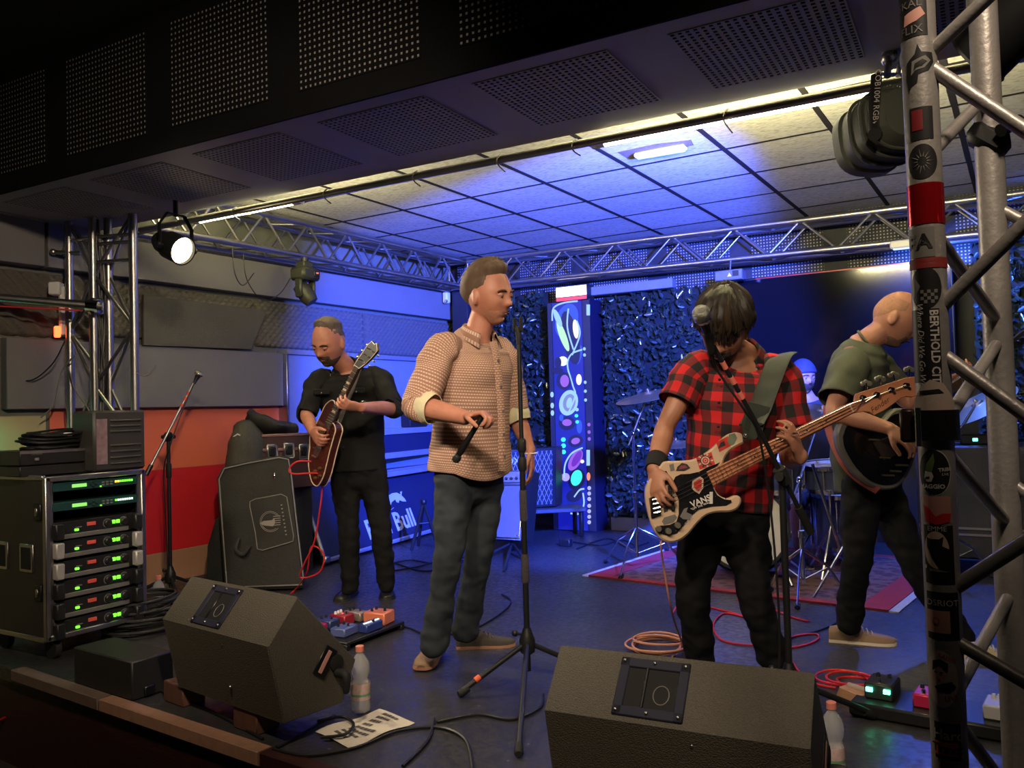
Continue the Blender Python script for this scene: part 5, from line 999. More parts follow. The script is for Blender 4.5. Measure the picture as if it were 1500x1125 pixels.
m = MB(); m.bbox((0, 0, .035), (.46, .34, .018), .004, Matrix.Rotation(.0, 3, 'X')); m.build('tray', BLACK, t, True)
for s in (-1, 1): m = MB(); m.bbox((s * .215, 0, .016), (.03, .34, .03), .004); m.build('side_rail', BLACK, t, True)
PB = WM[t.name]
for (x, y, s, col, lb, kn, led, an) in ((-.16, .10, (.07, .11, .05), (.5, .02, .08), 'red effect pedal with white knob on the crowded pedalboard', 3, LEDR, 0), (-.06, .11, (.08, .11, .05), (.03, .05, .14), 'navy effect pedal on the crowded pedalboard', 2, None, 0), (.04, .10, (.08, .11, .055), (.30, .02, .03), 'dark red effect pedal with three knobs on the crowded pedalboard', 3, LEDR, 0), (.14, .09, (.07, .12, .05), (.22, .18, .17), 'grey effect pedal with toggle switch on the crowded pedalboard', 2, None, 0), (-.12, -.06, (.12, .09, .045), (.10, .13, .32), 'pale blue effect pedal on the crowded pedalboard', 2, None, .1), (.14, -.07, (.11, .13, .065), (.75, .22, .12), 'chunky orange effect pedal on the crowded pedalboard edge', 2, None, .15), (.0, -.13, (.13, .06, .045), (.03, .05, .22), 'dark blue tuner pedal with row of lit dots on the pedalboard', 0, LEDG, 0)): pedal(lb, PB @ V((x, y, .044)), s, col, an + math.atan2(u1.y, u1.x), kn, led)
t = thing('tuner_light_bar', 'row of small lit dots on the front pedal of the crowded pedalboard', 'light bar', M=PB @ Matrix.Translation((0, -.135, .0895)))
for k in range(9): m = MB(); m.box((-.055 + .0135 * k, 0, .002), (.008, .01, .004)); m.build('led_dot', LEDW, t, True)
# board by the sticker tower
pc0 = flo(1330, 1055); u2 = (flo(1500, 1075) - flo(1300, 1040)).normalized(); t = thing('pedalboard', 'black pedalboard with glowing green tuner behind the sticker tower', 'pedalboard', M=frame((0, 0, 1), u2, flo(1390, 1058)))
m = MB(); m.bbox((0, 0, .028), (.62, .24, .05), .008); m.build('tray', BLACK, t, True); PB2 = WM[t.name]
pedal('black effect pedal with two glowing green lights on the tower-side pedalboard', PB2 @ V((-.22, .01, .053)), (.10, .13, .06), (.03, .03, .03), math.atan2(u2.y, u2.x), 2)
t = thing('tuner_light_bar', 'pair of green lights on the black pedal behind the sticker tower', 'light bar', M=PB2 @ Matrix.Translation((-.22, -.06, .09)))
for k in (-1, 1): m = MB(); m.box((k * .03, 0, 0), (.022, .012, .014)); m.build('led_dot', emi('mint_led', (.1, 1, .45), 7), t, True)
pedal('red effect pedal on the tower-side pedalboard', PB2 @ V((-.07, -.01, .053)), (.07, .11, .05), (.6, .03, .03), math.atan2(u2.y, u2.x), 2)
pedal('white slotted pedal on the end of the tower-side pedalboard', PB2 @ V((.20, .0, .053)), (.17, .13, .05), (.6, .6, .58), math.atan2(u2.y, u2.x), 8)
# wooden wedge block with cable plug
wq = flo(1255, 1035); u3 = (flo(1285, 1045) - flo(1222, 1025)).normalized(); t = thing('wooden_block', 'small light wooden block with a tube on top beside the tower-side pedalboard', 'wooden block', M=frame((0, 0, 1), u3, wq)); LW = pm('light_wood', (.5, .27, .15), .6, 0, .25, 12, stretch=(1, 8, 8))
m = MB(); m.prism([V((-.085, -.02, 0)), V((.075, -.02, 0)), V((.07, -.02, .05)), V((-.06, -.02, .062))], (0, .05, 0), .003); m.build('block', LW, t, True); m = MB(); m.cyl((-.05, .025, .062), (.08, .03, .058), .012); m.build('tube', pm('pale_tube', (.45, .35, .28), .5), t, True); m = MB(); m.cyl((.08, .02, .03), (.11, .02, .022), .01); m.build('plug', CHROME, t, True)
# ------------------------------------------------------------------ cables
def fcord(name, pxs, r, mat, label, group=None, z=None): cord(name, [flo(*p) + V((0, 0, (z or r) + r * .3 * (i % 2))) for i, p in enumerate(pxs)], r, mat, label, group)
def coil(name, label, px, py, rx_, ry_, n, mat, r, cat='cable coil'):
    c = flo(px, py); t = thing(name, label, cat, c)
    for k in range(n):
        a0 = random.uniform(0, 6); ra = rx_ * random.uniform(.75, 1.1); rb = ry_ * random.uniform(.75, 1.1); ox, oy = random.uniform(-.04, .04), random.uniform(-.04, .04)
        m = MB(); m.tube([V((ox + ra * math.cos(a), oy + rb * math.sin(a), r * (1 + 1.7 * k) + .003 * math.sin(2 * a + a0))) for a in [2 * PI * j / 30 for j in range(30)]], r, 6, closed=True); m.build('cable_loop', mat, t, True)
    return t
coil('cable_coil', 'tan coiled cable on the floor behind the flat floor monitor', 968, 952, .13, .13, 5, TANC, .0055)
coil('cable_coil', 'red coiled cable on the floor beside the wooden block', 1243, 1003, .10, .09, 3, REDC, .0055)
coil('cable_coil', 'tangle of dark cables on the floor between the rack and the propped monitor', 205, 925, .18, .22, 16, pm('dark_grey_cable', (.03, .03, .032), .5), .007)
fcord('instrument_cable', [(985, 900), (1000, 885), (1050, 893), (1090, 905), (1060, 900), (1045, 918), (1060, 940), (1110, 948), (1160, 950), (1196, 940), (1195, 930), (1160, 935), (1150, 950), (1170, 985), (1195, 1003), (1225, 1010)], .005, REDC, 'red cable looping over the floor behind the player in checked shirt')
fcord('instrument_cable', [(1080, 880), (1120, 890), (1160, 905), (1185, 912)], .005, REDC, 'short length of red cable on the floor beside the rug')
cord('guitar_cable', [at(456, 676, 4.86), at(436, 676, 4.84), at(424, 686, 4.84), at(430, 694, 4.84), at(468, 694, 4.86), at(472, 712, 4.9), at(468, 750, 4.9), at(460, 795, 4.95), at(446, 825, 5.0), at(440, 846, 5.06), at(468, 838, 5.02), at(474, 812, 5.0), at(456, 801, 5.02), at(449, 840, 5.14), flo(430, 868) + V((0, 0, .008)), flo(400, 890) + V((0, 0, .008))], .005, REDC, 'red guitar cable hanging from the dark red guitar to the floor')
fcord('floor_cable', [(577, 918), (600, 922), (625, 931), (660, 931), (700, 920), (740, 895), (748, 880), (735, 872)], .005, CABLE, 'black cable from the crowded pedalboard running behind the singer')
fcord('floor_cable', [(640, 1060), (700, 1050), (750, 1056), (790, 1040), (796, 1020)], .006, CABLE, 'black cable between the paper sheet and the flat floor monitor')
fcord('floor_cable', [(400, 1100), (450, 1110), (520, 1098), (580, 1075), (640, 1068), (680, 1085), (692, 1125), (690, 1150)], .006, CABLE, 'black cable crossing the floor beside the paper sheet')
fcord('floor_cable', [(590, 1125), (625, 1090), (634, 1066), (636, 1056)], .006, CABLE, 'short black cable joining the loops by the paper sheet')
fcord('floor_cable', [(490, 1050), (470, 1062), (420, 1090), (405, 1098)], .006, CABLE, 'black cable from the plug of the propped monitor')
fcord('floor_cable', [(465, 1064), (500, 1058), (518, 1068), (505, 1084), (470, 1088)], .006, CABLE, 'black cable loop resting across the paper sheet', z=.018)
fcord('floor_cable', [(222, 1003), (250, 1022), (300, 1040), (340, 1060), (385, 1085)], .006, CABLE, 'black cable along the stage edge under the propped monitor')
for k, p in enumerate(([(560, 830), (600, 822), (640, 826), (690, 815)], [(570, 838), (610, 832), (650, 822), (700, 824)], [(580, 826), (620, 838), (660, 830), (715, 812)], [(840, 795), (880, 800), (910, 792), (930, 800)], [(845, 805), (890, 790), (920, 803), (950, 796)])): fcord('floor_cable', p, .006, CABLE, 'thin black cable lying on the floor by the booth' if k < 3 else 'thin black cable lying on the floor by the light column', 'loose cables by the booth' if k < 3 else 'loose cables by the light column')
fcord('floor_cable', [(1155, 935), (1200, 925), (1240, 905), (1270, 880)], .005, CABLE, 'black cable from the flat monitor towards the rug corner')
cord('floor_cable', [flo(18, 985) + V((0, -.08, -.2)), flo(60, 1040, -.45) + V((0, 0, .01)), flo(110, 1085, -.45) + V((0, 0, .01)), flo(220, 1120, -.45) + V((0, 0, .01))], .006, REDC, 'red cable lying on the audience floor below the stage edge')
for k, p in enumerate(([(0, 535, 5.1), (40, 558, 5.1), (75, 535, 5.1), (95, 500, 5.15)], [(60, 612, 5.1), (80, 590, 5.1), (90, 545, 5.12), (110, 520, 5.05)], [(98, 530, 5.18), (110, 570, 5.1), (130, 600, 5.06), (138, 620, 5.09)], [(228, 535, 5.0), (215, 550, 4.99), (200, 545, 5.02), (196, 520, 5.03)])): cord('hanging_cable', [at(*q) for q in p], .0045, GREYC if k else CABLE, ['dark cable sagging across the grey panel beside the truss tower', 'pale cable hanging from the tower chord to the cream door', 'pale cable looping beside the tower foot above the coil', 'pale cable stub sticking out from the tower chord'][k])
for k, p in enumerate(([(340, 362), (344, 400), (356, 418), (372, 400)], [(356, 372), (362, 410), (385, 440), (410, 430), (425, 408)])): cord('hanging_cable', [onx(a, b, -4.82) for a, b in p], .004, CABLE, 'thin cable drooping below the truss along the foam wall', 'cables under the wall-side truss')
# ------------------------------------------------------------------ people
def dirc(r, u, t): return (CM @ V((r, u, t))).normalized()      # picture right / up / towards the viewer
def skin_mat(name, col, red=.5):
    m, nt, b = base(name); L = nt.links.new; tc = nd(nt, 'ShaderNodeTexCoord'); no = nd(nt, 'ShaderNodeTexNoise', i_Scale=14., i_Detail=5.); L(tc.outputs['Object'], no.inputs['Vector'])
    r = ramp(nt, no.outputs[0], [(.3, (col[0] * .86, col[1] * .76, col[2] * .72)), (.7, (col[0] * 1.08, col[1] * 1.06, col[2] * 1.05))]); L(r.outputs[0], b.inputs['Base Color'])
    b.inputs['Roughness'].default_value = .5; b.inputs['Subsurface Weight'].default_value = .08; b.inputs['Subsurface Radius'].default_value = (.01, .004, .002)
    n2 = nd(nt, 'ShaderNodeTexNoise', i_Scale=220., i_Detail=2.); L(tc.outputs['Object'], n2.inputs['Vector']); bp = nd(nt, 'ShaderNodeBump', i_Strength=.08, i_Distance=.004); L(n2.outputs[0], bp.inputs['Height']); L(bp.outputs[0], b.inputs['Normal']); return m
def remesh(mb, voxel, smooth, name, mat, parent, wr=None):
    o = mb.build(name, mat, parent); md = o.modifiers.new('r', 'REMESH'); md.mode = 'VOXEL'; md.voxel_size = voxel
    s = o.modifiers.new('s', 'SMOOTH'); s.factor = .5; s.iterations = smooth
    dg = bpy.context.evaluated_depsgraph_get(); dg.update(); me = bpy.data.meshes.new_from_object(o.evaluated_get(dg)); o.modifiers.clear(); old = o.data; o.data = me; bpy.data.meshes.remove(old); me.name = name
    if wr:
        amp, fr = wr; nrm = [v.normal.copy() for v in me.vertices]
        for v, n in zip(me.vertices, nrm): p = v.co; v.co = p + n * (amp * noise.noise(V((p.x * fr[0], p.y * fr[1], p.z * fr[2]))) + amp * .5 * noise.noise(V((p.x * fr[0] * 2.3 + p.z * 9, p.y * fr[1] * 2.3, p.z * fr[2] * 2.1))))
    if not me.materials: me.materials.append(mat)
    finish(me, 0); return o
def head_local(x, y, z):
    px, pz = .0745 * x, .118 * z; py = .095 * y
    if z < 0:
        k = -z; px *= 1 - .26 * k ** 1.6
        py = py * (1 - .50 * k ** 1.2) - .004 * k if y < 0 else py * (1 - .04 * k)
    if y > 0:
        py = .093 * y ** .82 * (1 - (.05 * -z if z < 0 else 0)) + (.012 * (-z) ** 2 if z < 0 else -.006 * z * z)
        def g(cx, cz, sx, sz): return math.exp(-((px - cx) / sx) ** 2 - ((pz - cz) / sz) ** 2)
        d = .012 * g(0, 0, .009, .022) + .027 * g(0, -.030, .011, .014)
        for s in (-1, 1): d += .008 * g(s * .012, -.034, .007, .007) - .011 * g(s * .031, .001, .015, .010) + .006 * g(s * .028, .020, .022, .008) + .005 * g(s * .043, -.024, .018, .018) + .0045 * g(s * .031, -.001, .009, .006)
        d += .006 * g(0, -.059, .021, .005) + .006 * g(0, -.071, .018, .006) - .004 * g(0, -.065, .022, .0028) - .003 * g(0, -.082, .02, .006) + .009 * g(0, -.100, .018, .012)
        py += d * min(1, y * 3)
    return V((px, py, pz))
def sph_grid(fn, nu=56, nv=44):
    rs = []
    for i in range(nv + 1):
        t = PI * min(max(i / nv, .012), .988); rs.append([fn(math.sin(t) * math.cos(2 * PI * j / nu), math.sin(t) * math.sin(2 * PI * j / nu), -math.cos(t)) for j in range(nu)])
    return rs
def add_head(mb, HM): mb.rings([[HM @ p for p in r] for r in sph_grid(head_local)]); [mb.ball(HM @ V((s * .076, -.010, -.012)), (.009, .018, .031), HM.to_3x3() @ Matrix.Rotation(s * -.35, 3, 'Z') @ Matrix.Rotation(.15, 3, 'X')) for s in (-1, 1)]
def shell(name, HM, fn, mat, parent, nu=88, nv=66):
    """hair or beard: head surface pushed out by fn(x,y,z) (negative = inside the head)"""
    def f(x, y, z): p = head_local(x, y, z); return HM @ (p + V((x, y, z * .9)).normalized() * fn(x, y, z, p))
    m = MB(); m.rings(sph_grid(f, nu, nv)); return m.build(name, mat, parent, sharp=0)
def hand(mb, w, d, nrm, side, curl, thumb=(.8, .5, .35), L=1., spread=.1):
    d = V(d).normalized(); nrm = (V(nrm) - d * V(nrm).dot(d)).normalized(); ac = d.cross(nrm).normalized() * side; w = V(w)
    mb.limb([w - d * .02, w + d * .02 * L, w + d * .055 * L, w + d * .088 * L], [(.027, .020), (.032, .018), (.041, .016), (.040, .013)], n=16, up=ac)
    for i, ln in enumerate((.076, .084, .078, .062)):
        b = w + d * (.084 - .004 * (i == 3) + .003 * (i == 1)) * L + ac * (.030 - .020 * i); q = [b]; an = 0; c = curl[i] if isinstance(curl[0], (list, tuple)) else curl
        dd0 = (d + ac * spread * (1.5 - i)).normalized()
        for s, cu in zip((.45, .31, .24), c): an += cu; q.append(q[-1] + (dd0 * math.cos(an) + nrm * math.sin(an)) * ln * s * L)
        mb.limb(q, [.0092, .0088, .0080, .0066], n=10, sub=3)
    b = w + d * .018 * L + ac * .022; q = [b]; t1 = (d * thumb[0] + ac * .75 + nrm * thumb[1]).normalized(); t2 = (d * (thumb[0] + .5) + ac * .25 + nrm * (thumb[1] + thumb[2])).normalized()
    mb.limb([b, b + t1 * .045 * L, b + t1 * .045 * L + t2 * .032 * L, b + t1 * .045 * L + t2 * .055 * L], [.014, .0115, .0105, .0085], n=10, sub=3)
def cloth(pts, rad, lat, mat, name, parent, n=40, sub=8, amp=.006, fr=(9, 9, 16), e=2.3, us=None, vs_=None, seed=0, hem=None, caps=False):
    """garment tube along pts; rad = (half width, half depth) per point, lat = width axis per point"""
    P = catmull(pts, sub); Q = lerps([V(r) for r in rad], sub); A = lerps([V(a).normalized() for a in lat], sub); rs = []; m_ = len(P)
    for i, p in enumerate(P):
        T = (P[min(i + 1, m_ - 1)] - P[max(i - 1, 0)]).normalized(); x = (A[i] - T * A[i].dot(T)).normalized(); y = T.cross(x); rg = []
        for j in range(n):
            a = 2 * PI * j / n; c, s = math.cos(a), math.sin(a); k = (abs(c) ** e + abs(s) ** e) ** (-1 / e); dirr = x * (c * k * Q[i].x) + y * (s * k * Q[i].y); q = p + dirr
            w = noise.noise(V((q.x * fr[0], q.y * fr[1], q.z * fr[2] + seed))) + .6 * noise.noise(V((q.x * fr[0] * 2 + q.z * 14, q.y * fr[1] * 2, q.z * fr[2] * 1.3 + seed * 3)))
            rg.append(q + dirr.normalized() * amp * w + (hem(a, i / (m_ - 1)) if hem else V()))
        rs.append(rg)
    m = MB(); circ = 2 * PI * max(r[0] + r[1] for r in rad) / 2; ln = sum((P[i + 1] - P[i]).length for i in range(m_ - 1))
    m.rings(rs, caps=caps, uv=True, us=us or circ, vs_=vs_ or ln); o = m.build(name, mat, parent, sharp=0)
    s = o.modifiers.new('thickness', 'SOLIDIFY'); s.thickness = .003; s.offset = -1; return o
def shoe(parent, heel, toe, up, um, sm, L=.285, high=.07, name='shoe', lace=None, boot=0.):
    heel = V(heel); f = (V(toe) - heel).normalized(); up = (V(up) - f * V(up).dot(f)).normalized(); r = f.cross(up)
    prof = [(0, .024, .045), (.02, .034, .07), (.12, .036, .075), (.30, .038, .085), (.42, .040, .075), (.55, .044, .058), (.72, .050, .046), (.86, .046, .040), (.95, .034, .034), (1, .018, .026)]
    def ring(x, hw, z0, h, n=16): return [heel + f * (x * L) + r * (hw * math.cos(a)) + up * (z0 + (h - z0) * max(0, math.sin(a)) ** .8 if math.sin(a) > 0 else z0) for a in [2 * PI * j / n for j in range(n)]]
    m = MB(); m.rings([ring(x, w, .014, h + (boot if .0 <= x < .4 else 0)) for x, w, h in prof]); o = m.build(name, um, parent, sharp=60)
    m = MB(); m.rings([[p for p in ring(x, w + .005, .0, .024)] for x, w, h in prof]); m.build('sole', sm, o, sharp=50)
    if lace:
        for k in range(4): x = .40 + .07 * k; h = .078 - .009 * k; m = MB(); m.tube(catmull([heel + f * (x * L) + r * -.028 + up * (h - .012), heel + f * ((x + .03) * L) + up * (h + .006), heel + f * ((x + .05) * L) + r * .028 + up * (h - .014)], 4), .0028, 5); m.build('lace', lace, o)
    return o
def face_bits(HM, parent, brow, iris=(.05, .03, .02), lid=None, low=.0065):
    for s in (-1, 1):
        m = MB(); m.ball(HM @ V((s * .031, .0795, .0005)), .0115, nu=14, nv=10); e = m.build('eye', pm('eye_white', (.5, .46, .42), .3), parent)
        m = MB(); m.ball(HM @ V((s * .031, .0885, -.004)), (.0050, .0030, .0050), HM.to_3x3(), nu=10, nv=6); m.build('iris', pm('iris_dark', iris, .2), e)
        if lid: m = MB(); m.ball(HM @ V((s * .031, .0790, low)), (.0128, .0128, .0100), HM.to_3x3(), nu=14, nv=10); m.build('eyelid', lid, e)
        m = MB(); pts = [HM @ V((s * x, y, z)) for x, y, z in ((.012, .0945, .016), (.026, .0965, .0215), (.040, .0905, .0205), (.050, .080, .014))]; m.tube(catmull(pts, 4), [(.0035, .003)] * 12 + [(.0015, .0015)], 6); m.build('eyebrow', brow, parent)
    m = MB(); m.tube(catmull([HM @ V((-.020, .084, -.066)), HM @ V((-.008, .0965, -.0645)), HM @ V((.008, .0965, -.0645)), HM @ V((.020, .084, -.066))], 4), .0018, 6); m.build('mouth_line', pm('mouth_dark', (.10, .03, .03), .6), parent)
HAIRN = lambda p, k=1.: noise.noise(V((p.x * 60, p.y * 26, p.z * 26))) * .003 * k + noise.noise(V((p.x * 160, p.y * 50, p.z * 50))) * .002 * k
def sm_(a, b, x): t = min(max((x - a) / (b - a), 0), 1); return t * t * (3 - 2 * t)

# -- garment materials
def tan_shirt():
    m, nt, b = base('tan_patterned_shirt'); L = nt.links.new; uv = nd(nt, 'ShaderNodeUVMap'); s = nd(nt, 'ShaderNodeSeparateXYZ'); L(uv.outputs[0], s.inputs[0])
    row = mth(nt, 'MULTIPLY', s.outputs[1], 1 / .0095); sh = mth(nt, 'MULTIPLY', mth(nt, 'FLOOR', row), .5); col = mth(nt, 'ADD', mth(nt, 'MULTIPLY', s.outputs[0], 1 / .0125), sh)
    fu = mth(nt, 'FRACT', col); fv = mth(nt, 'FRACT', row); dash = mth(nt, 'MULTIPLY', mth(nt, 'LESS_THAN', mth(nt, 'ABSOLUTE', mth(nt, 'SUBTRACT', fu, .5)), .36), mth(nt, 'LESS_THAN', mth(nt, 'ABSOLUTE', mth(nt, 'SUBTRACT', fv, .5)), .20))
    r = ramp(nt, dash, [(0, (.30, .155, .11)), (1, (.58, .43, .33))]); L(r.outputs[0], b.inputs['Base Color']); b.inputs['Roughness'].default_value = .85; return m
def plaid(name):
    m, nt, b = base(name); L = nt.links.new; uv = nd(nt, 'ShaderNodeUVMap'); s = nd(nt, 'ShaderNodeSeparateXYZ'); L(uv.outputs[0], s.inputs[0])
    st = lambda o: mth(nt, 'LESS_THAN', mth(nt, 'FRACT', mth(nt, 'MULTIPLY', o, 1 / .076)), .5)
    sm2 = mth(nt, 'MULTIPLY', mth(nt, 'ADD', st(s.outputs[0]), st(s.outputs[1])), .5)
    r = ramp(nt, sm2, [(.2, (.62, .012, .016)), (.5, (.17, .012, .014)), (.9, (.014, .012, .012))], 'CONSTANT'); r.color_ramp.elements[0].position = 0; r.color_ramp.elements[1].position = .3; r.color_ramp.elements[2].position = .8
    L(r.outputs[0], b.inputs['Base Color']); b.inputs['Roughness'].default_value = .85; return m
TAN = tan_shirt(); TANIN = pm('shirt_lining', (.60, .55, .36), .85, 0, .1, 20); PLAID = plaid('red_black_check'); BKSH = pm('black_shirt', (.012, .012, .012), .85, 0, .3, 14, spec=.2); BKTR = pm('black_trousers', (.008, .008, .009), .85, 0, .3, 10, spec=.2); JEANS = pm('dark_blue_jeans', (.020, .027, .036), .85, 0, .5, 7); OLV = pm('dark_olive_tee', (.045, .052, .035), .85, 0, .25, 8); STUB = pm('dark_stubble', (.05, .03, .02), .9, 0, .4, 60)
SK_LIGHT = skin_mat('light_skin', (.48, .215, .145)); SK_ARM = skin_mat('tanned_skin', (.44, .21, .13)); SK_MID = skin_mat('mid_skin', (.46, .225, .15))

NECKLINE = lambda a, k, d=.06: V((0, 0, -d * max(0, math.cos(a - 1.5 * PI)) ** 5 * sm_(.80, 1, k)))
def core(mb, hipL, hipR, neck, shL, shR):    # slim torso inside the clothes so the body is one surface
    pel = (hipL + hipR) / 2; sh = (shL + shR) / 2; ax = (shR - shL).normalized()
    mb.limb([pel - V((0, 0, .04)), pel.lerp(sh, .4), pel.lerp(sh, .8), sh + V((0, 0, .0)), neck], [(.11, .08), (.12, .085), (.13, .085), (.115, .078), (.06, .058)], n=20, up=ax)
    mb.limb([shL, sh, shR], [.030, .040, .030], n=12)
def legs_core(mb, j):
    for h, k, a in j: mb.limb([h, h.lerp(k, .5), k, k.lerp(a, .4), a], [.065, .06, .045, .045, .03], n=12)
def arm(mb, s, e, w, k=1.): mb.limb([s, s.lerp(e, .5), e, e.lerp(w, .35), w], [.045 * k, .044 * k, .036 * k, .039 * k, .0265 * k], n=14)
def neck_(mb, a, HM, r=.056): b = HM @ V((0, -.022, -.075)); mb.limb([a - (b - a) * .35, a, b, b + (b - a) * .4], [r * 1.15, r * 1.04, r, r * .95], n=18, sub=4)
def trousers(parent, mat, hips, legs, waist, fat=1., cuff=.055, voxel=.011, name='trousers', ax=None):
    m = MB(); pel = (hips[0] + hips[1]) / 2; ax = ax or (hips[1] - hips[0])
    m.limb([waist, pel + (waist - pel) * .4, pel - V((0, 0, .05))], [(.158 * fat, .112 * fat), (.168 * fat, .12 * fat), (.14 * fat, .10 * fat)], n=28, up=ax)
    for h, k, a in legs: m.limb([h + V((0, 0, .03)), h.lerp(k, .35), k, k.lerp(a, .5), a], [.090 * fat, .085 * fat, .066 * fat, .062 * fat, cuff], n=20)
    return remesh(m, voxel, 4, name, mat, parent, (.010, (11, 11, 17)))
def collar(parent, neckp, up, fwd, mat, r=.068, h=.042, gap=.5):
    up = V(up).normalized(); fwd = (V(fwd) - up * V(fwd).dot(up)).normalized(); sd = fwd.cross(up); m = MB(); n = 26; v = []; f = []
    for k in range(n + 1):
        a = gap + (2 * PI - 2 * gap) * k / n; dr = fwd * math.cos(a) + sd * math.sin(a); w = abs(k - n / 2) / (n / 2); dropf = .03 * w ** 2
        for (rr, zz) in ((r * .96, -.010 - dropf), (r * .93, h * .9 - dropf), (r * 1.02, h - dropf), (r * 1.28 + .012 * w, -.004 - dropf - .022 * w ** 4)): v.append(neckp + dr * rr + up * zz)
    for k in range(n):
        for q in range(3): f.append((k * 4 + q, k * 4 + q + 1, k * 4 + 5 + q, k * 4 + 4 + q))
    m.add(v, f, [tuple((.016 * k2, .015 * q2) for k2, q2 in ((k, q), (k, q + 1), (k + 1, q + 1), (k + 1, q))) for k in range(n) for q in range(3)]); o = m.build('collar', mat, parent, sharp=60); s = o.modifiers.new('thickness', 'SOLIDIFY'); s.thickness = .003; return o

def sleeve(parent, mat, sh, e, w, inw, ext, k=1., amp=.008, seed=0, fw=None, stop=None):
    """set-in sleeve: starts inside the shoulder, turns down the arm; ext = how far past the elbow, stop = fraction of the upper arm"""
    inw = V(inw).normalized(); d = (e - sh).normalized(); fw = fw or dirc(0, 0, 1)
    P = [sh + inw * .075 + V((0, 0, .004)), sh + inw * .025 + V((0, 0, .004)), sh - inw * .004 + d * .045, sh.lerp(e, .42)]; Q = [(.050 * k, .056 * k), (.066 * k, .068 * k), (.073 * k, .073 * k), (.073 * k, .071 * k)]
    if stop: P[3] = sh.lerp(e, stop * .6); P.append(sh.lerp(e, stop)); Q.append((.078 * k, .074 * k))
    else:
        P += [sh.lerp(e, .8), e, e.lerp(w, ext)]; Q += [(.066 * k, .066 * k), (.064 * k, .064 * k), (.058 * k, .057 * k)]
    return cloth(P, Q, [fw] * len(P), mat, 'sleeve', parent, amp=amp, fr=(14, 14, 18), seed=seed, n=36, sub=6)
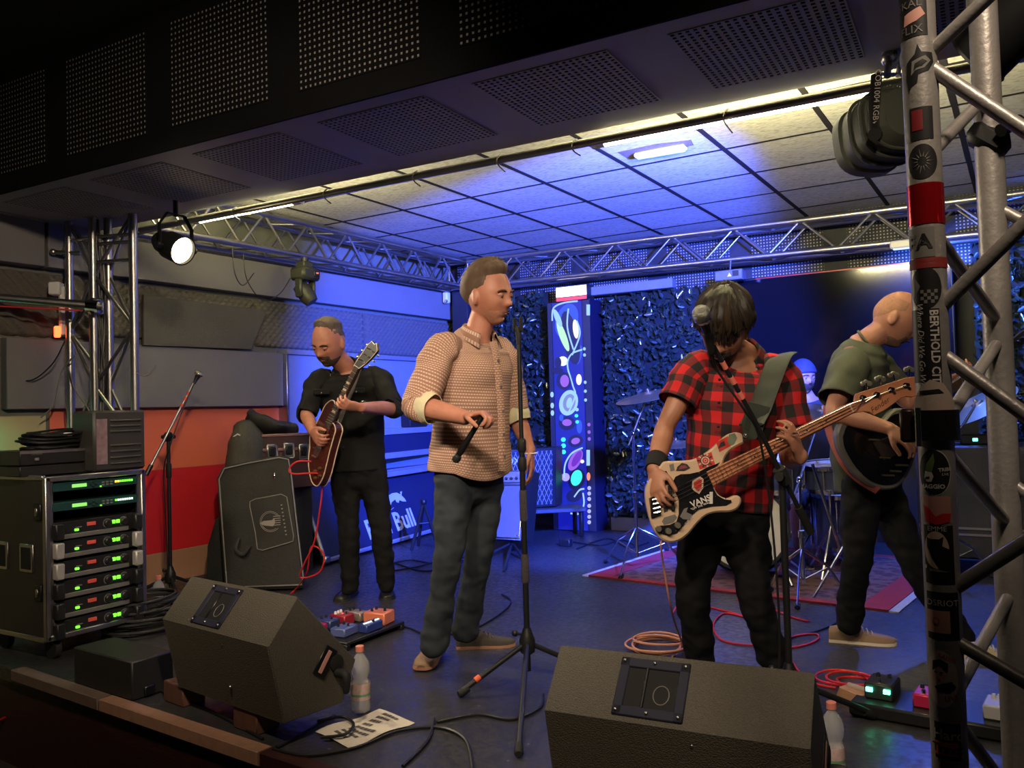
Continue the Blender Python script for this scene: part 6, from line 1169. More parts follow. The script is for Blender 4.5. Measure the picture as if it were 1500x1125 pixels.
# ---------------- singer in the tan shirt
def singer():
    t = thing('person', 'man in patterned tan shirt and dark jeans holding a microphone by the empty stand', 'person', flo(670, 965))
    A = lambda x, y, d: at(x, y, d)
    fwd = dirc(.80, -.10, .58); up = dirc(.02, 1, .10); rt = fwd.cross(up).normalized(); up = rt.cross(fwd); HM = Matrix(((rt.x, fwd.x, up.x, 0), (rt.y, fwd.y, up.y, 0), (rt.z, fwd.z, up.z, 0), (0, 0, 0, 1))); HM.translation = A(716, 432, 3.80)
    HM = HM @ Matrix.Scale(1.16, 4)
    shR, shL = A(646, 512, 3.70), A(737, 516, 3.98); hipR, hipL = A(666, 700, 3.78), A(712, 700, 3.92); neck = A(700, 488, 3.83)
    eR, wR = A(612, 594, 3.62), A(682, 612, 3.46); eL, wL = A(754, 602, 3.98), A(776, 660, 3.93)
    legs = [(hipR, A(657, 810, 3.70), A(636, 945, 3.72)), (hipL, A(702, 805, 3.88), A(682, 925, 3.96))]
    b = MB(); add_head(b, HM); neck_(b, neck, HM, .058); core(b, hipL, hipR, neck, shL, shR); arm(b, shR, eR, wR, 1.2); arm(b, shL, eL, wL, 1.1); legs_core(b, legs)
    hand(b, wR, A(706, 607, 3.42) - wR, dirc(.15, -.9, .3), -1, [(.8, 1.3, .8)] * 4, (.7, .5, .6), 1.12)
    hand(b, wL, dirc(.12, -1, .05), dirc(-.9, 0, -.2), -1, (.25, .35, .3), (.8, .2, .2))
    remesh(b, .0058, 3, 'body', SK_LIGHT, t)
    face_bits(HM, t, pm('brow_brown', (.10, .055, .03), .8), lid=SK_LIGHT, low=.0035)
    HR = pm('light_brown_hair', (.11, .07, .045), .65, 0, .35, 40, stretch=(1, 1, .25))
    shell('hair', HM, lambda x, y, z, p: -.006 + .028 * sm_(.50 + .12 * y - .62 * (y < 0) * -y, .80, z + (.55 * -y if y < 0 else -.10 * y)) * (1 + .5 * max(y, 0)) + .009 * sm_(-.15, .25, z + .55 * (-y) - .12) * (y < .25) + HAIRN(p), HR, t)
    shell('beard', HM, lambda x, y, z, p: -.004 + .0052 * sm_(-.35, -.6, z) * sm_(-.15, .2, y) + HAIRN(p, .3), pm('fair_stubble', (.38, .165, .105), .8, 0, .4, 60), t)
    hemf = lambda a, k: V((0, 0, -.035 * max(0, math.sin(a * 2 - 1.2)) * (1 - k * 6))) if k < .16 else NECKLINE(a, k, .075)
    axh = (hipL - hipR).normalized(); axs = (shL - shR).normalized(); pel = (hipL + hipR) / 2; sm = (shL + shR) / 2
    fw = axs.cross(V((0, 0, 1))); fw = fw if fw.dot(dirc(1, 0, .5)) > 0 else -fw
    sh = cloth([A(689, 688, 3.86), A(690, 650, 3.86), A(691, 590, 3.86), A(693, 545, 3.86), A(694, 515, 3.86), A(697, 496, 3.85), A(700, 484, 3.84)], [(.205, .150), (.195, .145), (.190, .145), (.200, .148), (.188, .120), (.115, .085), (.068, .068)], [axh, axh, axs, axs, axs, axs, axs], TAN, 'shirt', t, n=72, sub=12, amp=.013, fr=(6, 6, 9), hem=hemf)
    sleeve(t, TAN, shR, eR, wR, axs, .22, 1.10, .010, 3)
    cloth([eR.lerp(wR, .12), eR.lerp(wR, .22), eR.lerp(wR, .34)], [(.064, .062), (.068, .066), (.062, .060)], [fw] * 3, TANIN, 'rolled_cuff', t, amp=.005, fr=(20, 20, 20))
    sleeve(t, TAN, shL, eL, wL, -axs, .15, 1.02, .008, 5)
    cloth([eL + V((0, 0, .01)), eL.lerp(wL, .15), eL.lerp(wL, .30)], [(.061, .060), (.065, .063), (.060, .058)], [fw] * 3, TANIN, 'rolled_cuff', t, amp=.005, fr=(20, 20, 20))
    collar(t, A(702, 490, 3.83), neck - A(694, 515, 3.86) + V((0, 0, .1)), dirc(.75, 0, .65), TAN, .074, .040, .75)
    # button placket following the shirt front
    rows = [(727, 520), (731, 560), (734, 600), (735, 640), (735, 690)]
    m = MB(); pts = [A(x, y, 3.755 + .0 * i) for i, (x, y) in enumerate([(722, 500)] + rows)]; m.tube(catmull(pts, 5), [(.004, .020)] * 26, 8, up=dirc(.6, 0, .8), uv=True, us=.06, vs_=.55); pk = m.build('placket', TAN, t)
    for (x, y) in ((728, 528), (732, 566), (735, 602), (736, 636), (737, 668)): m = MB(); q = A(x + 2, y, 3.742); m.lathe([(0, 0), (.0065, 0), (.006, .003), (0, .003)], frame(dirc(.6, 0, .8), None, q), 10); m.build('button', pm('button_dark', (.12, .10, .14), .3), pk)
    trousers(t, JEANS, (hipR, hipL), legs, A(690, 655, 3.86), 1.0, .066, ax=axh)
    f1 = flo(668, 949); shoe(t, V((f1.x, f1.y, 0)), flo(745, 945), (0, 0, 1), pm('dark_canvas', (.05, .04, .035), .8), pm('gum_sole', (.28, .13, .08), .7), .29, lace=pm('lace_dark', (.08, .06, .05), .8))
    f2 = flo(641, 958); shoe(t, V((f2.x, f2.y, .02)), flo(600, 1003), (0, 0, 1), pm('tan_suede', (.22, .14, .08), .85), pm('gum_sole', (.28, .13, .08), .7), .28)
    m = MB(); w0 = A(777, 664, 3.93); m.tube([w0 + V((.032 * math.cos(a), .032 * math.sin(a), 0)) for a in [2 * PI * k / 18 for k in range(18)]], .0035, 6, closed=True); m.build('bracelet', WHITE, t)
    # microphone held in the right hand
    a, q = A(714, 598, 3.40), A(672, 666, 3.43); d = (q - a).normalized(); mt = thing('microphone', 'black hand-held microphone in the singer\'s raised hand', 'microphone', q)
    m = MB(); m.lathe([(.012, 0), (.015, .02), (.012, .08), (.010, .19), (.008, .205)], frame(-d, None, q), 16); m.build('handle', DKMETAL, mt); m = MB(); m.lathe([(.008, .0), (.016, -.004), (.019, -.016), (.015, -.032), (.004, -.038)], frame(-d, None, q + d * .0), 16); m.build('grille', pm('dark_mic_grille', (.06, .06, .06), .4, .7, .3, 300), mt)
singer()

# ---------------- guitarist in black
class Plane:
    def __init__(s, p0, n): s.p = V(p0); s.n = V(n).normalized()
    def __call__(s, px, py, o=0.): r = ray(px, py); return EYE + r * ((s.p - EYE).dot(s.n) / r.dot(s.n)) + s.n * o
def orient(fwd, up, c, k=1.): fwd = V(fwd).normalized(); rt = fwd.cross(V(up)).normalized(); up = rt.cross(fwd); M = Matrix(((rt.x, fwd.x, up.x, 0), (rt.y, fwd.y, up.y, 0), (rt.z, fwd.z, up.z, 0), (0, 0, 0, 1))); M.translation = c; return M @ Matrix.Scale(k, 4)
def guitarist():
    A = at; t = thing('person', 'bearded man in black shirt playing the dark red guitar', 'person', flo(535, 886))
    HM = orient(dirc(-.38, -.42, .80), dirc(-.10, 1, .35), A(482, 501, 5.06), 1.18)
    shR, shL = A(466, 556, 5.18), A(556, 552, 5.24); hipR, hipL = A(504, 695, 5.22), A(546, 695, 5.24); neck = A(508, 540, 5.20)
    eR, wR = A(449, 606, 5.10), A(458, 632, 4.86); eL, wL = A(577, 598, 5.08), A(529, 597, 4.74)
    legs = [(hipR, A(511, 775, 5.18), A(513, 862, 5.24)), (hipL, A(558, 772, 5.18), A(566, 858, 5.24))]
    b = MB(); add_head(b, HM); neck_(b, neck, HM, .060); core(b, hipL, hipR, neck, shL, shR); arm(b, shR, eR, wR, 1.05); arm(b, shL, eL, wL, 1.1); legs_core(b, legs)
    hand(b, wR, A(466, 645, 4.78) - wR, dirc(.5, .2, -.7), 1, [(.5, .9, .6)] * 4, (.9, .3, .5), 1.0)
    hand(b, wL, A(508, 594, 4.69) - wL, dirc(-.1, .55, -.6), 1, [(.45, .7, .5), (.5, .8, .5), (.5, .8, .6), (.6, .8, .6)], (.5, .9, .5), 1.0)
    remesh(b, .006, 3, 'body', SK_LIGHT, t); face_bits(HM, t, pm('brow_dark', (.04, .02, .012), .8), lid=SK_LIGHT, low=.002)
    shell('hair', HM, lambda x, y, z, p: -.006 + .016 * sm_(.62, .86, z + (.45 * -y if y < 0 else -.30 * y)) + .007 * sm_(-.1, .3, z + .6 * (-y) - .2) * (y < .3) + HAIRN(p), pm('sandy_brown_hair', (.10, .075, .055), .7, 0, .4, 50), t)
    shell('beard', HM, lambda x, y, z, p: -.005 + .0095 * sm_(-.28, -.45, z + .25 * (abs(x) > .55)) * sm_(-.25, .05, y) * (1 - .9 * math.exp(-((p.x / .018) ** 2 + ((p.z + .065) / .008) ** 2))) + HAIRN(p, .5), STUB, t)
    axs = (shL - shR).normalized(); fw = dirc(0, 0, 1)
    cloth([A(524, 688, 5.24), A(522, 650, 5.24), A(518, 605, 5.24), A(513, 570, 5.22), A(511, 553, 5.21), A(509, 543, 5.2), A(508, 536, 5.19)], [(.178, .125), (.172, .125), (.190, .130), (.215, .125), (.180, .10), (.10, .08), (.068, .066)], [axs] * 7, BKSH, 'shirt', t, n=48, amp=.007, hem=NECKLINE)
    sleeve(t, BKSH, shR, eR, wR, axs, .05, .94, .009, 2)
    sleeve(t, BKSH, shL, eL, wL, -axs, .18, .95, .009, 4)
    collar(t, A(508, 541, 5.19), V((0, 0, 1)) + dirc(-.1, 0, .25), dirc(-.25, 0, 1), BKSH, .072, .040, .75)
    for x, y in ((471, 574), (522, 572)): m = MB(); m.bbox(A(x, y, 5.06), (.10, .012, .035), .005, frame((0, 0, 1), axs)); pf = m.build('pocket_flap', BKSH, t); m = MB(); m.ball(A(x, y + 2, 5.045), .006, nu=8, nv=5); m.build('snap_button', CHROME, pf)
    for y in (556, 585, 625, 655): m = MB(); m.ball(A(500 + (y - 556) * .03, y, 5.075), .0055, nu=8, nv=5); m.build('snap_button', DKMETAL, t)
    trousers(t, pm('charcoal_jeans', (.009, .009, .010), .85, 0, .4, 9, spec=.2), (hipR, hipL), legs, A(523, 665, 5.24), 1.0, .052, ax=axs)
    BO_ = pm('black_leather', (.012, .011, .010), .35); 
    for h, tt, a in ((flo(518, 868), flo(486, 889), legs[0][2]), (flo(566, 866), flo(569, 889), legs[1][2])):
        o = shoe(t, h, tt, (0, 0, 1), BO_, RUBBER, .28, name='boot'); m = MB(); m.limb([V((h.x, h.y, .06)) + (tt - h).normalized() * .06, V((a.x, a.y, .15)), V((a.x, a.y, .22))], [.045, .05, .052], n=14); m.build('boot_shaft', BO_, o)
    m = MB(); q = A(533, 597, 4.83); dd = (wL - eL).normalized(); M = frame(dd, None, q); m.tube([M @ V((.036 * math.cos(a), .036 * math.sin(a), .006 * math.sin(a))) for a in [2 * PI * k / 20 for k in range(20)]], .003, 6, closed=True); m.build('bracelet', CHROME, t)
    # the guitar
    P = Plane(A(470, 655, 4.86), dirc(-.72, .10, .62)); g = thing('electric_guitar', 'dark red semi-hollow electric guitar with cream edges held by the bearded man', 'guitar', P(470, 655))
    body = [(484, 587), (489, 587), (491, 594), (488, 604), (485, 613), (485, 618), (487, 619), (490, 623), (491.5, 630), (489.5, 638), (486, 650), (482, 665), (478.5, 680), (474, 697), (468, 709), (463, 712), (457, 706), (453, 690), (452, 672), (454, 655), (454, 640), (459, 628), (465, 617), (471, 605), (477, 593)]
    pts = catmull([P(*q) for q in body] + [P(*body[0])], 3)[:-1]; REDW = pm('dark_cherry_lacquer', (.05, .010, .008), .22, 0, .4, 6, coat=.5); CRM = pm('cream_binding', (.62, .48, .34), .4)
    m = MB(); m.prism(pts, -P.n * .045, .004); bd = m.build('body', REDW, g)
    for o_ in (0, -.045): m = MB(); m.tube([p + P.n * o_ for p in pts], .0035, 6, closed=True); m.build('binding', CRM, bd)
    WDK = pm('dark_fretboard', (.035, .018, .012), .45); nk = [P(475.5, 624, .008), P(483.5, 628, .008), P(527, 539, .008), P(521, 535, .008)]
    m = MB(); m.prism(nk, -P.n * .022, .003); n_ = m.build('neck', WDK, g)
    for k in range(16): f = 1 - .9439 ** (k * 1.1) ; f = min(.96, f * 1.5); a = nk[3].lerp(nk[0], f); b2 = nk[2].lerp(nk[1], f); m = MB(); m.cyl(a + P.n * .001, b2 + P.n * .001, .0012, n=5); m.build('fret', METAL, n_)
    for f in (.25, .36, .48, .6, .72): m = MB(); c_ = (nk[3].lerp(nk[0], f) + nk[2].lerp(nk[1], f)) / 2; m.prism([c_.lerp(nk[3].lerp(nk[0], f), .6), c_.lerp(nk[3].lerp(nk[0], f + .05), .6), c_.lerp(nk[2].lerp(nk[1], f + .05), .6), c_.lerp(nk[2].lerp(nk[1], f), .6)], P.n * .0016); m.build('inlay', CRM, n_)
    hs = [P(*q, .006) for q in ((520, 536), (524, 529), (531, 519), (540, 506), (546, 500), (550, 505), (553, 503), (554, 514), (546, 524), (537, 533), (527, 540))]; m = MB(); m.prism(hs, -P.n * .016, .002); hd = m.build('headstock', BLACK, g); m = MB(); m.tube([p + P.n * .0005 for p in hs], .002, 5, closed=True); m.build('binding', CRM, hd)
    for q in ((531, 527), (537, 519), (543, 511), (536, 531), (542, 523), (548, 515)): m = MB(); m.cyl(P(*q, .006), P(*q, .022), .004, n=8); m.build('tuner_post', CHROME, hd)
    for q in ((524, 523), (531, 514), (538, 505), (541, 536), (548, 529), (554, 521)): m = MB(); m.ball(P(*q, .0), (.008, .006, .008), nu=10, nv=6); m.build('tuner_key', CHROME, hd)
    m = MB(); m.prism([P(*q, .003) for q in ((471, 628), (478, 631), (475, 638), (468, 635))], P.n * .012, .002); m.build('pickup', CRM, bd); m = MB(); m.prism([P(*q, .003) for q in ((466, 640), (474, 643), (471, 650), (463, 647))], P.n * .012, .002); m.build('pickup', CHROME, bd)
    m = MB(); m.cyl(P(461, 656, .008), P(471, 660, .008), .006, n=8); m.build('bridge', CHROME, bd); m = MB(); m.cyl(P(459, 668, .008), P(466, 671, .008), .007, n=8); m.build('tailpiece', CHROME, bd)
    for q in ((463, 690), (470, 686), (463, 700), (470, 697)): m = MB(); m.cyl(P(*q, .0), P(*q, .016), .009, .007, 10); m.build('control_knob', pm('amber_knob', (.12, .05, .02), .3), bd)
    for k in range(6): m = MB(); f = k / 5; m.cyl(P(460 + 7 * f, 667 + 3 * f, .013), P(522 + 4 * f, 536 + 3 * f, .0105), .0008, n=4); m.build('string', CHROME, n_)
    m = MB(); m.tube(catmull([A(530, 519, 5.17), A(517, 560, 5.06), A(505, 590, 5.04), A(494, 618, 4.95)], 5), [(.024, .003)] * 16, 8, up=axs); m.build('strap', pm('leather_strap', (.05, .045, .04), .6), g)
guitarist()
# ---------------- bass player in the checked shirt
def plaid_player():
    A = at; t = thing('person', 'dark-haired man in red and black checked shirt playing the stickered cream bass', 'person', flo(1080, 990))
    HM = orient(dirc(-.36, -.55, .75), dirc(-.05, 1, .45), A(1060, 482, 3.38), 1.14)
    shR, shL = A(1018, 540, 3.52), A(1142, 546, 3.50); hipR, hipL = A(1030, 765, 3.56), A(1092, 765, 3.54); neck = A(1086, 520, 3.52)
    eR, wR = A(976, 622, 3.44), A(958, 688, 3.26); eL, wL = A(1156, 668, 3.44), A(1172, 668, 3.20)
    legs = [(hipR, A(1014, 865, 3.50), A(1026, 962, 3.58)), (hipL, A(1104, 865, 3.46), A(1132, 965, 3.50))]
    b = MB(); add_head(b, HM); neck_(b, neck, HM, .060); core(b, hipL, hipR, neck, shL, shR); arm(b, shR, eR, wR, 1.1); arm(b, shL, eL, wL, 1.15); legs_core(b, legs)
    hand(b, wR, A(966, 740, 3.17) - wR, dirc(.55, .1, -.7), 1, [(.35, .7, .5)] * 4, (.9, .3, .4), 1.05)
    hand(b, wL, dirc(-.28, .55, .25), dirc(-.75, .1, -.55), -1, [(.25, .75, .6), (.2, .6, .5), (.2, .65, .5), (.3, .7, .5)], (.6, .7, .6), 1.05, .12)
    remesh(b, .0055, 3, 'body', SK_ARM, t); face_bits(HM, t, pm('brow_black', (.015, .01, .008), .8), lid=SK_ARM, low=.002)
    HB = pm('black_hair', (.022, .016, .011), .55, 0, .6, 60, stretch=(1, 1, .2))
    shell('hair', HM, lambda x, y, z, p: -.009 + .052 * sm_(-.16, .36, z + (.80 * -y if y < 0 else -.36 * y) - .10 * (abs(x) > .7)) * (1 + .10 * math.sin(x * 3 + 1)) + HAIRN(p, 1.6) + .005 * noise.noise(V((p.x * 50, p.y * 9, p.z * 9))), HB, t)
    for k in range(110):   # strands combed down from the crown
        a = 2 * PI * random.random(); j = lambda q: random.uniform(-q, q); cx, sy = math.cos(a), math.sin(a); zl = .12 if sy < .3 else .30
        def hp(z, s): r = math.sqrt(max(0, 1 - z * z)); return HM @ (head_local(r * cx, r * sy, z) * s + V((j(.006), j(.006), j(.005))))
        ks = 1.40 + j(.05); m = MB(); m.tube(catmull([HM @ (head_local(.15 * cx + j(.1), .15 * sy - .25, .95) * ks), hp(.72, ks - .02), hp(.42, ks - .07), hp(zl + j(.1), ks - .16)], 4), [.006, .010, .012, .012, .012, .012, .012, .011, .010, .009, .007, .005, .001], 5, flat=.6); m.build('hair_lock', HB if k % 4 else pm('brown_black_hair', (.055, .036, .022), .5), t)
    for k in range(46):   # loose fringe locks falling over the forehead
        a = -.95 + 1.9 * k / 45; x, y, z = math.sin(a), math.cos(a) * .88, .50; r0 = head_local(x * .7, y * .60, .80) * 1.22 + V((0, 0, .010)); r1 = head_local(x * .85, y * .95, .45) * 1.16 + V((0, .012, .008)); r2 = head_local(x * .86, y, .16) * 1.07 + V((random.uniform(-.016, .006), .014, -.022 * random.random()))
        m = MB(); m.tube(catmull([HM @ r0, HM @ r1, HM @ r2], 4), [.009, .010, .010, .009, .009, .008, .006, .004, .001], 6); m.build('hair_lock', HB, t)
    shell('beard', HM, lambda x, y, z, p: -.005 + .011 * sm_(-.28, -.5, z + .2 * (abs(x) > .55)) * sm_(-.3, .0, y) + HAIRN(p, .6), pm('black_beard', (.02, .014, .01), .9), t)
    axs = (shL - shR).normalized(); fw = dirc(0, 0, 1)
    cloth([A(1062, 742, 3.56), A(1068, 690, 3.56), A(1073, 640, 3.55), A(1078, 590, 3.54), A(1080, 552, 3.53), A(1083, 532, 3.52), A(1086, 516, 3.51)], [(.190, .142), (.186, .138), (.190, .138), (.212, .140), (.192, .112), (.11, .085), (.070, .068)], [axs] * 7, PLAID, 'shirt', t, n=64, amp=.007, hem=NECKLINE)
    sleeve(t, PLAID, shR, eR, wR, axs, 0, 1.08, .006, 2, stop=.62); sleeve(t, PLAID, shL, A(1162, 640, 3.46), wL, -axs, 0, 1.12, .006, 6, stop=.85)
    collar(t, A(1086, 522, 3.51), V((0, 0, 1)) + dirc(-.1, 0, .3), dirc(-.3, 0, 1), PLAID, .074, .042, .8)
    for (x, y) in ((1054, 556), (1053, 590), (1052, 625)): m = MB(); m.ball(A(x, y, 3.385), .006, nu=8, nv=5); m.build('button', BLACK, t)
    trousers(t, BKTR, (hipR, hipL), legs, A(1068, 725, 3.56), 1.08, .062, ax=axs)
    for h, q in ((flo(1032, 972), flo(1015, 1010)), (flo(1136, 972), flo(1150, 1010))): shoe(t, h, q, (0, 0, 1), pm('black_canvas', (.012, .012, .012), .8), pm('shoe_sole_dark', (.03, .03, .03), .7), .28)
    m = MB(); d = (wR - eR).normalized(); m.limb([wR - d * .07, wR - d * .035, wR - d * .002], [.040, .039, .036], n=18, round_end=False); m.build('wristband', pm('black_sweatband', (.012, .012, .013), .9), t)
    m = MB(); q = A(1164, 635, 3.13); m.tube([q + dirc(1, 0, 0) * (.010 * math.cos(a)) + dirc(0, .3, 1) * (.010 * math.sin(a)) for a in [2 * PI * k / 12 for k in range(12)]], .002, 5, closed=True); m.build('ring', CHROME, t)
    # the bass
    P = Plane(A(1010, 715, 3.22), dirc(-.02, .12, 1)); S = lambda x, y, o=0.: P(930 + x / 3.75, 500 + y / 3.75, o)     # traced in a 3.75x crop
    g = thing('bass_guitar', 'cream bass guitar covered in stickers played by the man in checked shirt', 'bass guitar', P(1010, 780))
    CREAM = pm('cream_lacquer', (.60, .43, .29), .3, 0, .12, 4, coat=.4); out = [(484, 676), (496, 640), (520, 606), (560, 578), (600, 558), (604, 534), (588, 508), (556, 499), (515, 510), (475, 540), (430, 582), (380, 620), (320, 648), (240, 656), (170, 658), (146, 674), (112, 716), (72, 776), (58, 826), (62, 890), (78, 962), (100, 1028), (140, 1082), (190, 1106), (245, 1096), (295, 1060), (345, 1000), (395, 956), (455, 940), (520, 938), (564, 920), (586, 884), (580, 856), (552, 846), (512, 862), (474, 852), (446, 822), (436, 786), (432, 740)]
    pts = catmull([S(*p) for p in out] + [S(*out[0])], 3)[:-1]; m = MB(); m.prism(pts, -P.n * .040, .007); bd = m.build('body', CREAM, g)
    pg = [(466, 664), (440, 676), (400, 690), (352, 716), (300, 728), (250, 730), (222, 744), (206, 776), (208, 806), (222, 830), (240, 870), (240, 950), (228, 990), (190, 1008), (120, 1014), (112, 1024), (132, 1050), (180, 1066), (230, 1052), (268, 1010), (304, 960), (350, 922), (420, 906), (500, 900), (530, 884), (528, 872), (490, 868), (452, 846), (432, 810), (424, 780), (395, 730), (440, 700)]
    BLKP = pm('black_pickguard', (.010, .010, .012), .15, coat=.5); m = MB(); m.prism([S(*p, .0015) for p in pg], P.n * .0025); pgd = m.build('pickguard', BLKP, bd)
    for p in ((262, 738), (352, 722), (444, 690), (496, 864), (440, 850), (330, 930), (282, 990), (150, 1050), (225, 1040)): m = MB(); m.ball(S(*p, .005), .0025, nu=6, nv=4); m.build('screw', CHROME, pgd)
    MAP = pm('roasted_maple', (.50, .20, .10), .4, 0, .25, 10, stretch=(2, 2, 2)); nkL, nkR = [S(*p, .008) for p in ((392, 716), (428, 796))], [P(1245, 590, .008), P(1253, 604, .008)]
    m = MB(); m.prism([nkL[0], nkL[1], nkR[1], nkR[0]], -P.n * .024, .004); n_ = m.build('neck', MAP, g)
    for k in range(20): f = 1 - .9439 ** (k + 1); f = f / (1 - .9439 ** 21); a = nkR[0].lerp(nkL[0], f); c = nkR[1].lerp(nkL[1], f); m = MB(); m.cyl(a + P.n * .0008, c + P.n * .0008, .0011, n=5); m.build('fret', METAL, n_)
    for k in (3, 5, 7, 9, 12, 15): f = (1 - .9439 ** (k - .5)) / (1 - .9439 ** 21); q = (nkR[0].lerp(nkL[0], f) + nkR[1].lerp(nkL[1], f)) / 2; m = MB(); m.cyl(q, q + P.n * .0012, .0035, n=8); m.build('position_dot', BLACK, n_)
    H = lambda x, y, o=0.: P(1180 + x / 5.115, 520 + y / 5.115, o)      # headstock traced in a 5.115x crop
    hs = [(330, 372), (362, 350), (368, 312), (378, 290), (430, 272), (520, 246), (640, 206), (760, 168), (820, 162), (866, 188), (880, 228), (868, 276), (838, 304), (800, 316), (748, 312), (710, 326), (650, 372), (580, 420), (512, 452), (480, 428), (430, 424), (372, 436)]
    m = MB(); m.prism([H(*p, .004) for p in hs], -P.n * .016, .002); hd = m.build('headstock', MAP, g)
    for p in ((420, 322), (524, 298), (632, 262), (744, 230)): m = MB(); m.lathe([(.011, 0), (.011, .003), (.006, .004), (.005, .022), (.007, .024)], frame(P.n, None, H(*p, .004)), 14); m.build('tuner_post', CHROME, hd)
    for i, (p, q) in enumerate((((462, 255), (458, 208)), ((562, 225), (562, 175)), ((672, 190), (662, 145)), ((782, 160), (782, 105)))): m = MB(); m.cyl(H(*p, -.006), H(*q, -.006), .004, n=8); kk = m.build('tuner_shaft', CHROME, hd); m = MB(); [m.ball(H(q[0] + dx, q[1] + dy, -.006), (.012, .004, .011), frame(P.n, None).to_3x3() @ Matrix.Rotation(PI / 2, 3, 'X'), nu=10, nv=6) for dx, dy in ((-26, 4), (26, 4), (0, -6))]; remesh(m, .003, 1, 'tuner_key', pm('aged_nickel', (.45, .44, .36), .35, .8), kk)
    v, f = text_mesh('Fender', .030, shear=.3); d_ = (H(600, 335) - H(505, 400)).normalized(); M = frame(P.n, d_, H(552, 378, .0055)); m = MB(); m.add([M @ q for q in v], f); m.build('lettering', pm('ink_brown', (.10, .04, .02), .5), hd)
    m = MB(); a, c = H(322, 372, .010), H(352, 428, .010); m.cyl(a, c, .003, n=6); m.build('nut', CRM2, n_)
    for k in range(4): f = k / 3; m = MB(); m.tube([S(128 + 6 * f, 836 + 86 * f, .012), S(150 + 20 * f, 840 + 62 * f, .014), P(1246 + 7 * f, 591.5 + 11 * f, .0115), H((744, 632, 524, 420)[k], (230, 262, 298, 322)[k], .016)], .0013, 5); m.build('string', CHROME, n_)
    m = MB(); m.prism([S(*p, .002) for p in ((84, 858), (132, 840), (142, 950), (88, 968))], P.n * .010, .002); br = m.build('bridge', DKMETAL, bd)
    for k in range(4): m = MB(); m.cyl(S(92 + 3 * k, 872 + 24 * k, .014), S(132 + 2 * k, 862 + 24 * k, .014), .005, n=8); m.build('saddle', CHROME, br)
    for (x, y) in ((192, 830), (206, 890)): m = MB(); m.prism([S(*p, .004) for p in ((x - 14, y - 36), (x + 6, y - 40), (x + 12, y + 34), (x - 6, y + 38))], P.n * .010, .003); m.build('pickup', BLACK, bd)
    for (x, y) in ((128, 1030), (182, 1042), (232, 1010)): m = MB(); m.lathe([(.012, 0), (.012, .014), (.010, .017), (0, .017)], frame(P.n, None, S(x, y, .003)), 14); m.build('control_knob', pm('aged_knob', (.35, .33, .28), .35, .8), bd)
    # stickers on the bass, traced
    def stk(poly, mat, o=.001, par=bd): m = MB(); m.prism([S(*p, o) for p in poly], P.n * .0006); return m.build('sticker', mat, par)
    SR2 = pm('sticker_red2', (.55, .04, .03), .45); SC = pm('sticker_cream', (.62, .5, .38), .5); SB = pm('sticker_dark', (.03, .025, .025), .5)
    stk([(336, 640), (420, 608), (440, 676), (356, 704)], SR2)
    for k in range(10): a = 2 * PI * k / 10; c_ = (386, 655); stk([(c_[0] + 22 * math.cos(a - .1), c_[1] + 20 * math.sin(a - .1)), (c_[0] + 44 * math.cos(a - .16), c_[1] + 38 * math.sin(a - .16)), (c_[0] + 44 * math.cos(a + .1), c_[1] + 38 * math.sin(a + .1)), (c_[0] + 22 * math.cos(a + .1), c_[1] + 20 * math.sin(a + .1))], SB if k % 2 else SC, .0018)
    for i, (r, mt) in enumerate(((28, SB), (23, SC), (17, SR2), (9, SC), (6, SR2))): stk([(386 + r * math.cos(2 * PI * k / 20), 655 + r * math.sin(2 * PI * k / 20)) for k in range(20)], mt, .0026 + .0008 * i)
    stk([(446, 556), (510, 520), (526, 572), (464, 608)], SR2); stk([(456, 590), (470, 556), (490, 548), (496, 572), (478, 580)], SB, .0018); stk([(508, 548), (516, 512), (548, 504), (560, 530), (545, 562), (522, 572)], pm('sticker_sage', (.13, .17, .11), .6), .0018)
    stk([(226, 712), (232, 690), (258, 668), (286, 674), (304, 696), (270, 712)], SB); stk([(240, 704), (252, 682), (276, 680), (290, 694)], pm('sticker_plum', (.25, .05, .07), .5), .0018)
    stk([(188, 678), (212, 672), (218, 708), (196, 714)], SGY); stk([(160, 716), (172, 710), (188, 740), (182, 776), (170, 784), (174, 750)], SB); stk([(76, 862), (128, 846), (140, 950), (90, 966)], pm('sticker_brown', (.10, .05, .04), .6), .0012)
    stk([(150, 876), (172, 868), (182, 932), (160, 942)], SB); stk([(148, 990), (160, 968), (220, 950), (232, 968), (212, 994), (160, 1008)], SGY)
    # shield and lettering on the pickguard
    stk([(314, 768), (356, 742), (376, 756), (374, 806), (352, 838), (330, 826), (312, 808)], SC, .0045, pgd); stk([(322, 774), (354, 754), (366, 764), (364, 802), (348, 824), (334, 814), (322, 800)], SR2, .0054, pgd)
    def stext(body, x, y, size, dx, dy, mat, **k): v, f = text_mesh(body, size, **k); M = frame(P.n, (S(x + dx, y + dy) - S(x, y)).normalized(), S(x, y, .0046)); m = MB(); m.add([M @ q for q in v], f); m.build('lettering', mat, pgd)
    WSK = pm('print_white', (.6, .56, .5), .5); stext('VANS', 360, 878, .032, 70, -28, WSK, bold=.001); stext('"OFF THE WALL"', 364, 902, .0115, 70, -28, WSK, bold=.0002)
    for k in range(12): x, y = 408 + (k % 2) * 9, 828 + (k // 2) * 11; stk([(x, y), (x + 9, y - 2), (x + 10, y + 8), (x + 1, y + 10)], WSK, .0042, pgd)
    stk([(246, 962), (268, 920), (290, 912), (282, 938), (312, 952), (300, 980), (262, 976)], SGY, .0042, pgd); stext('TOURS', 296, 984, .013, 32, -36, WSK)
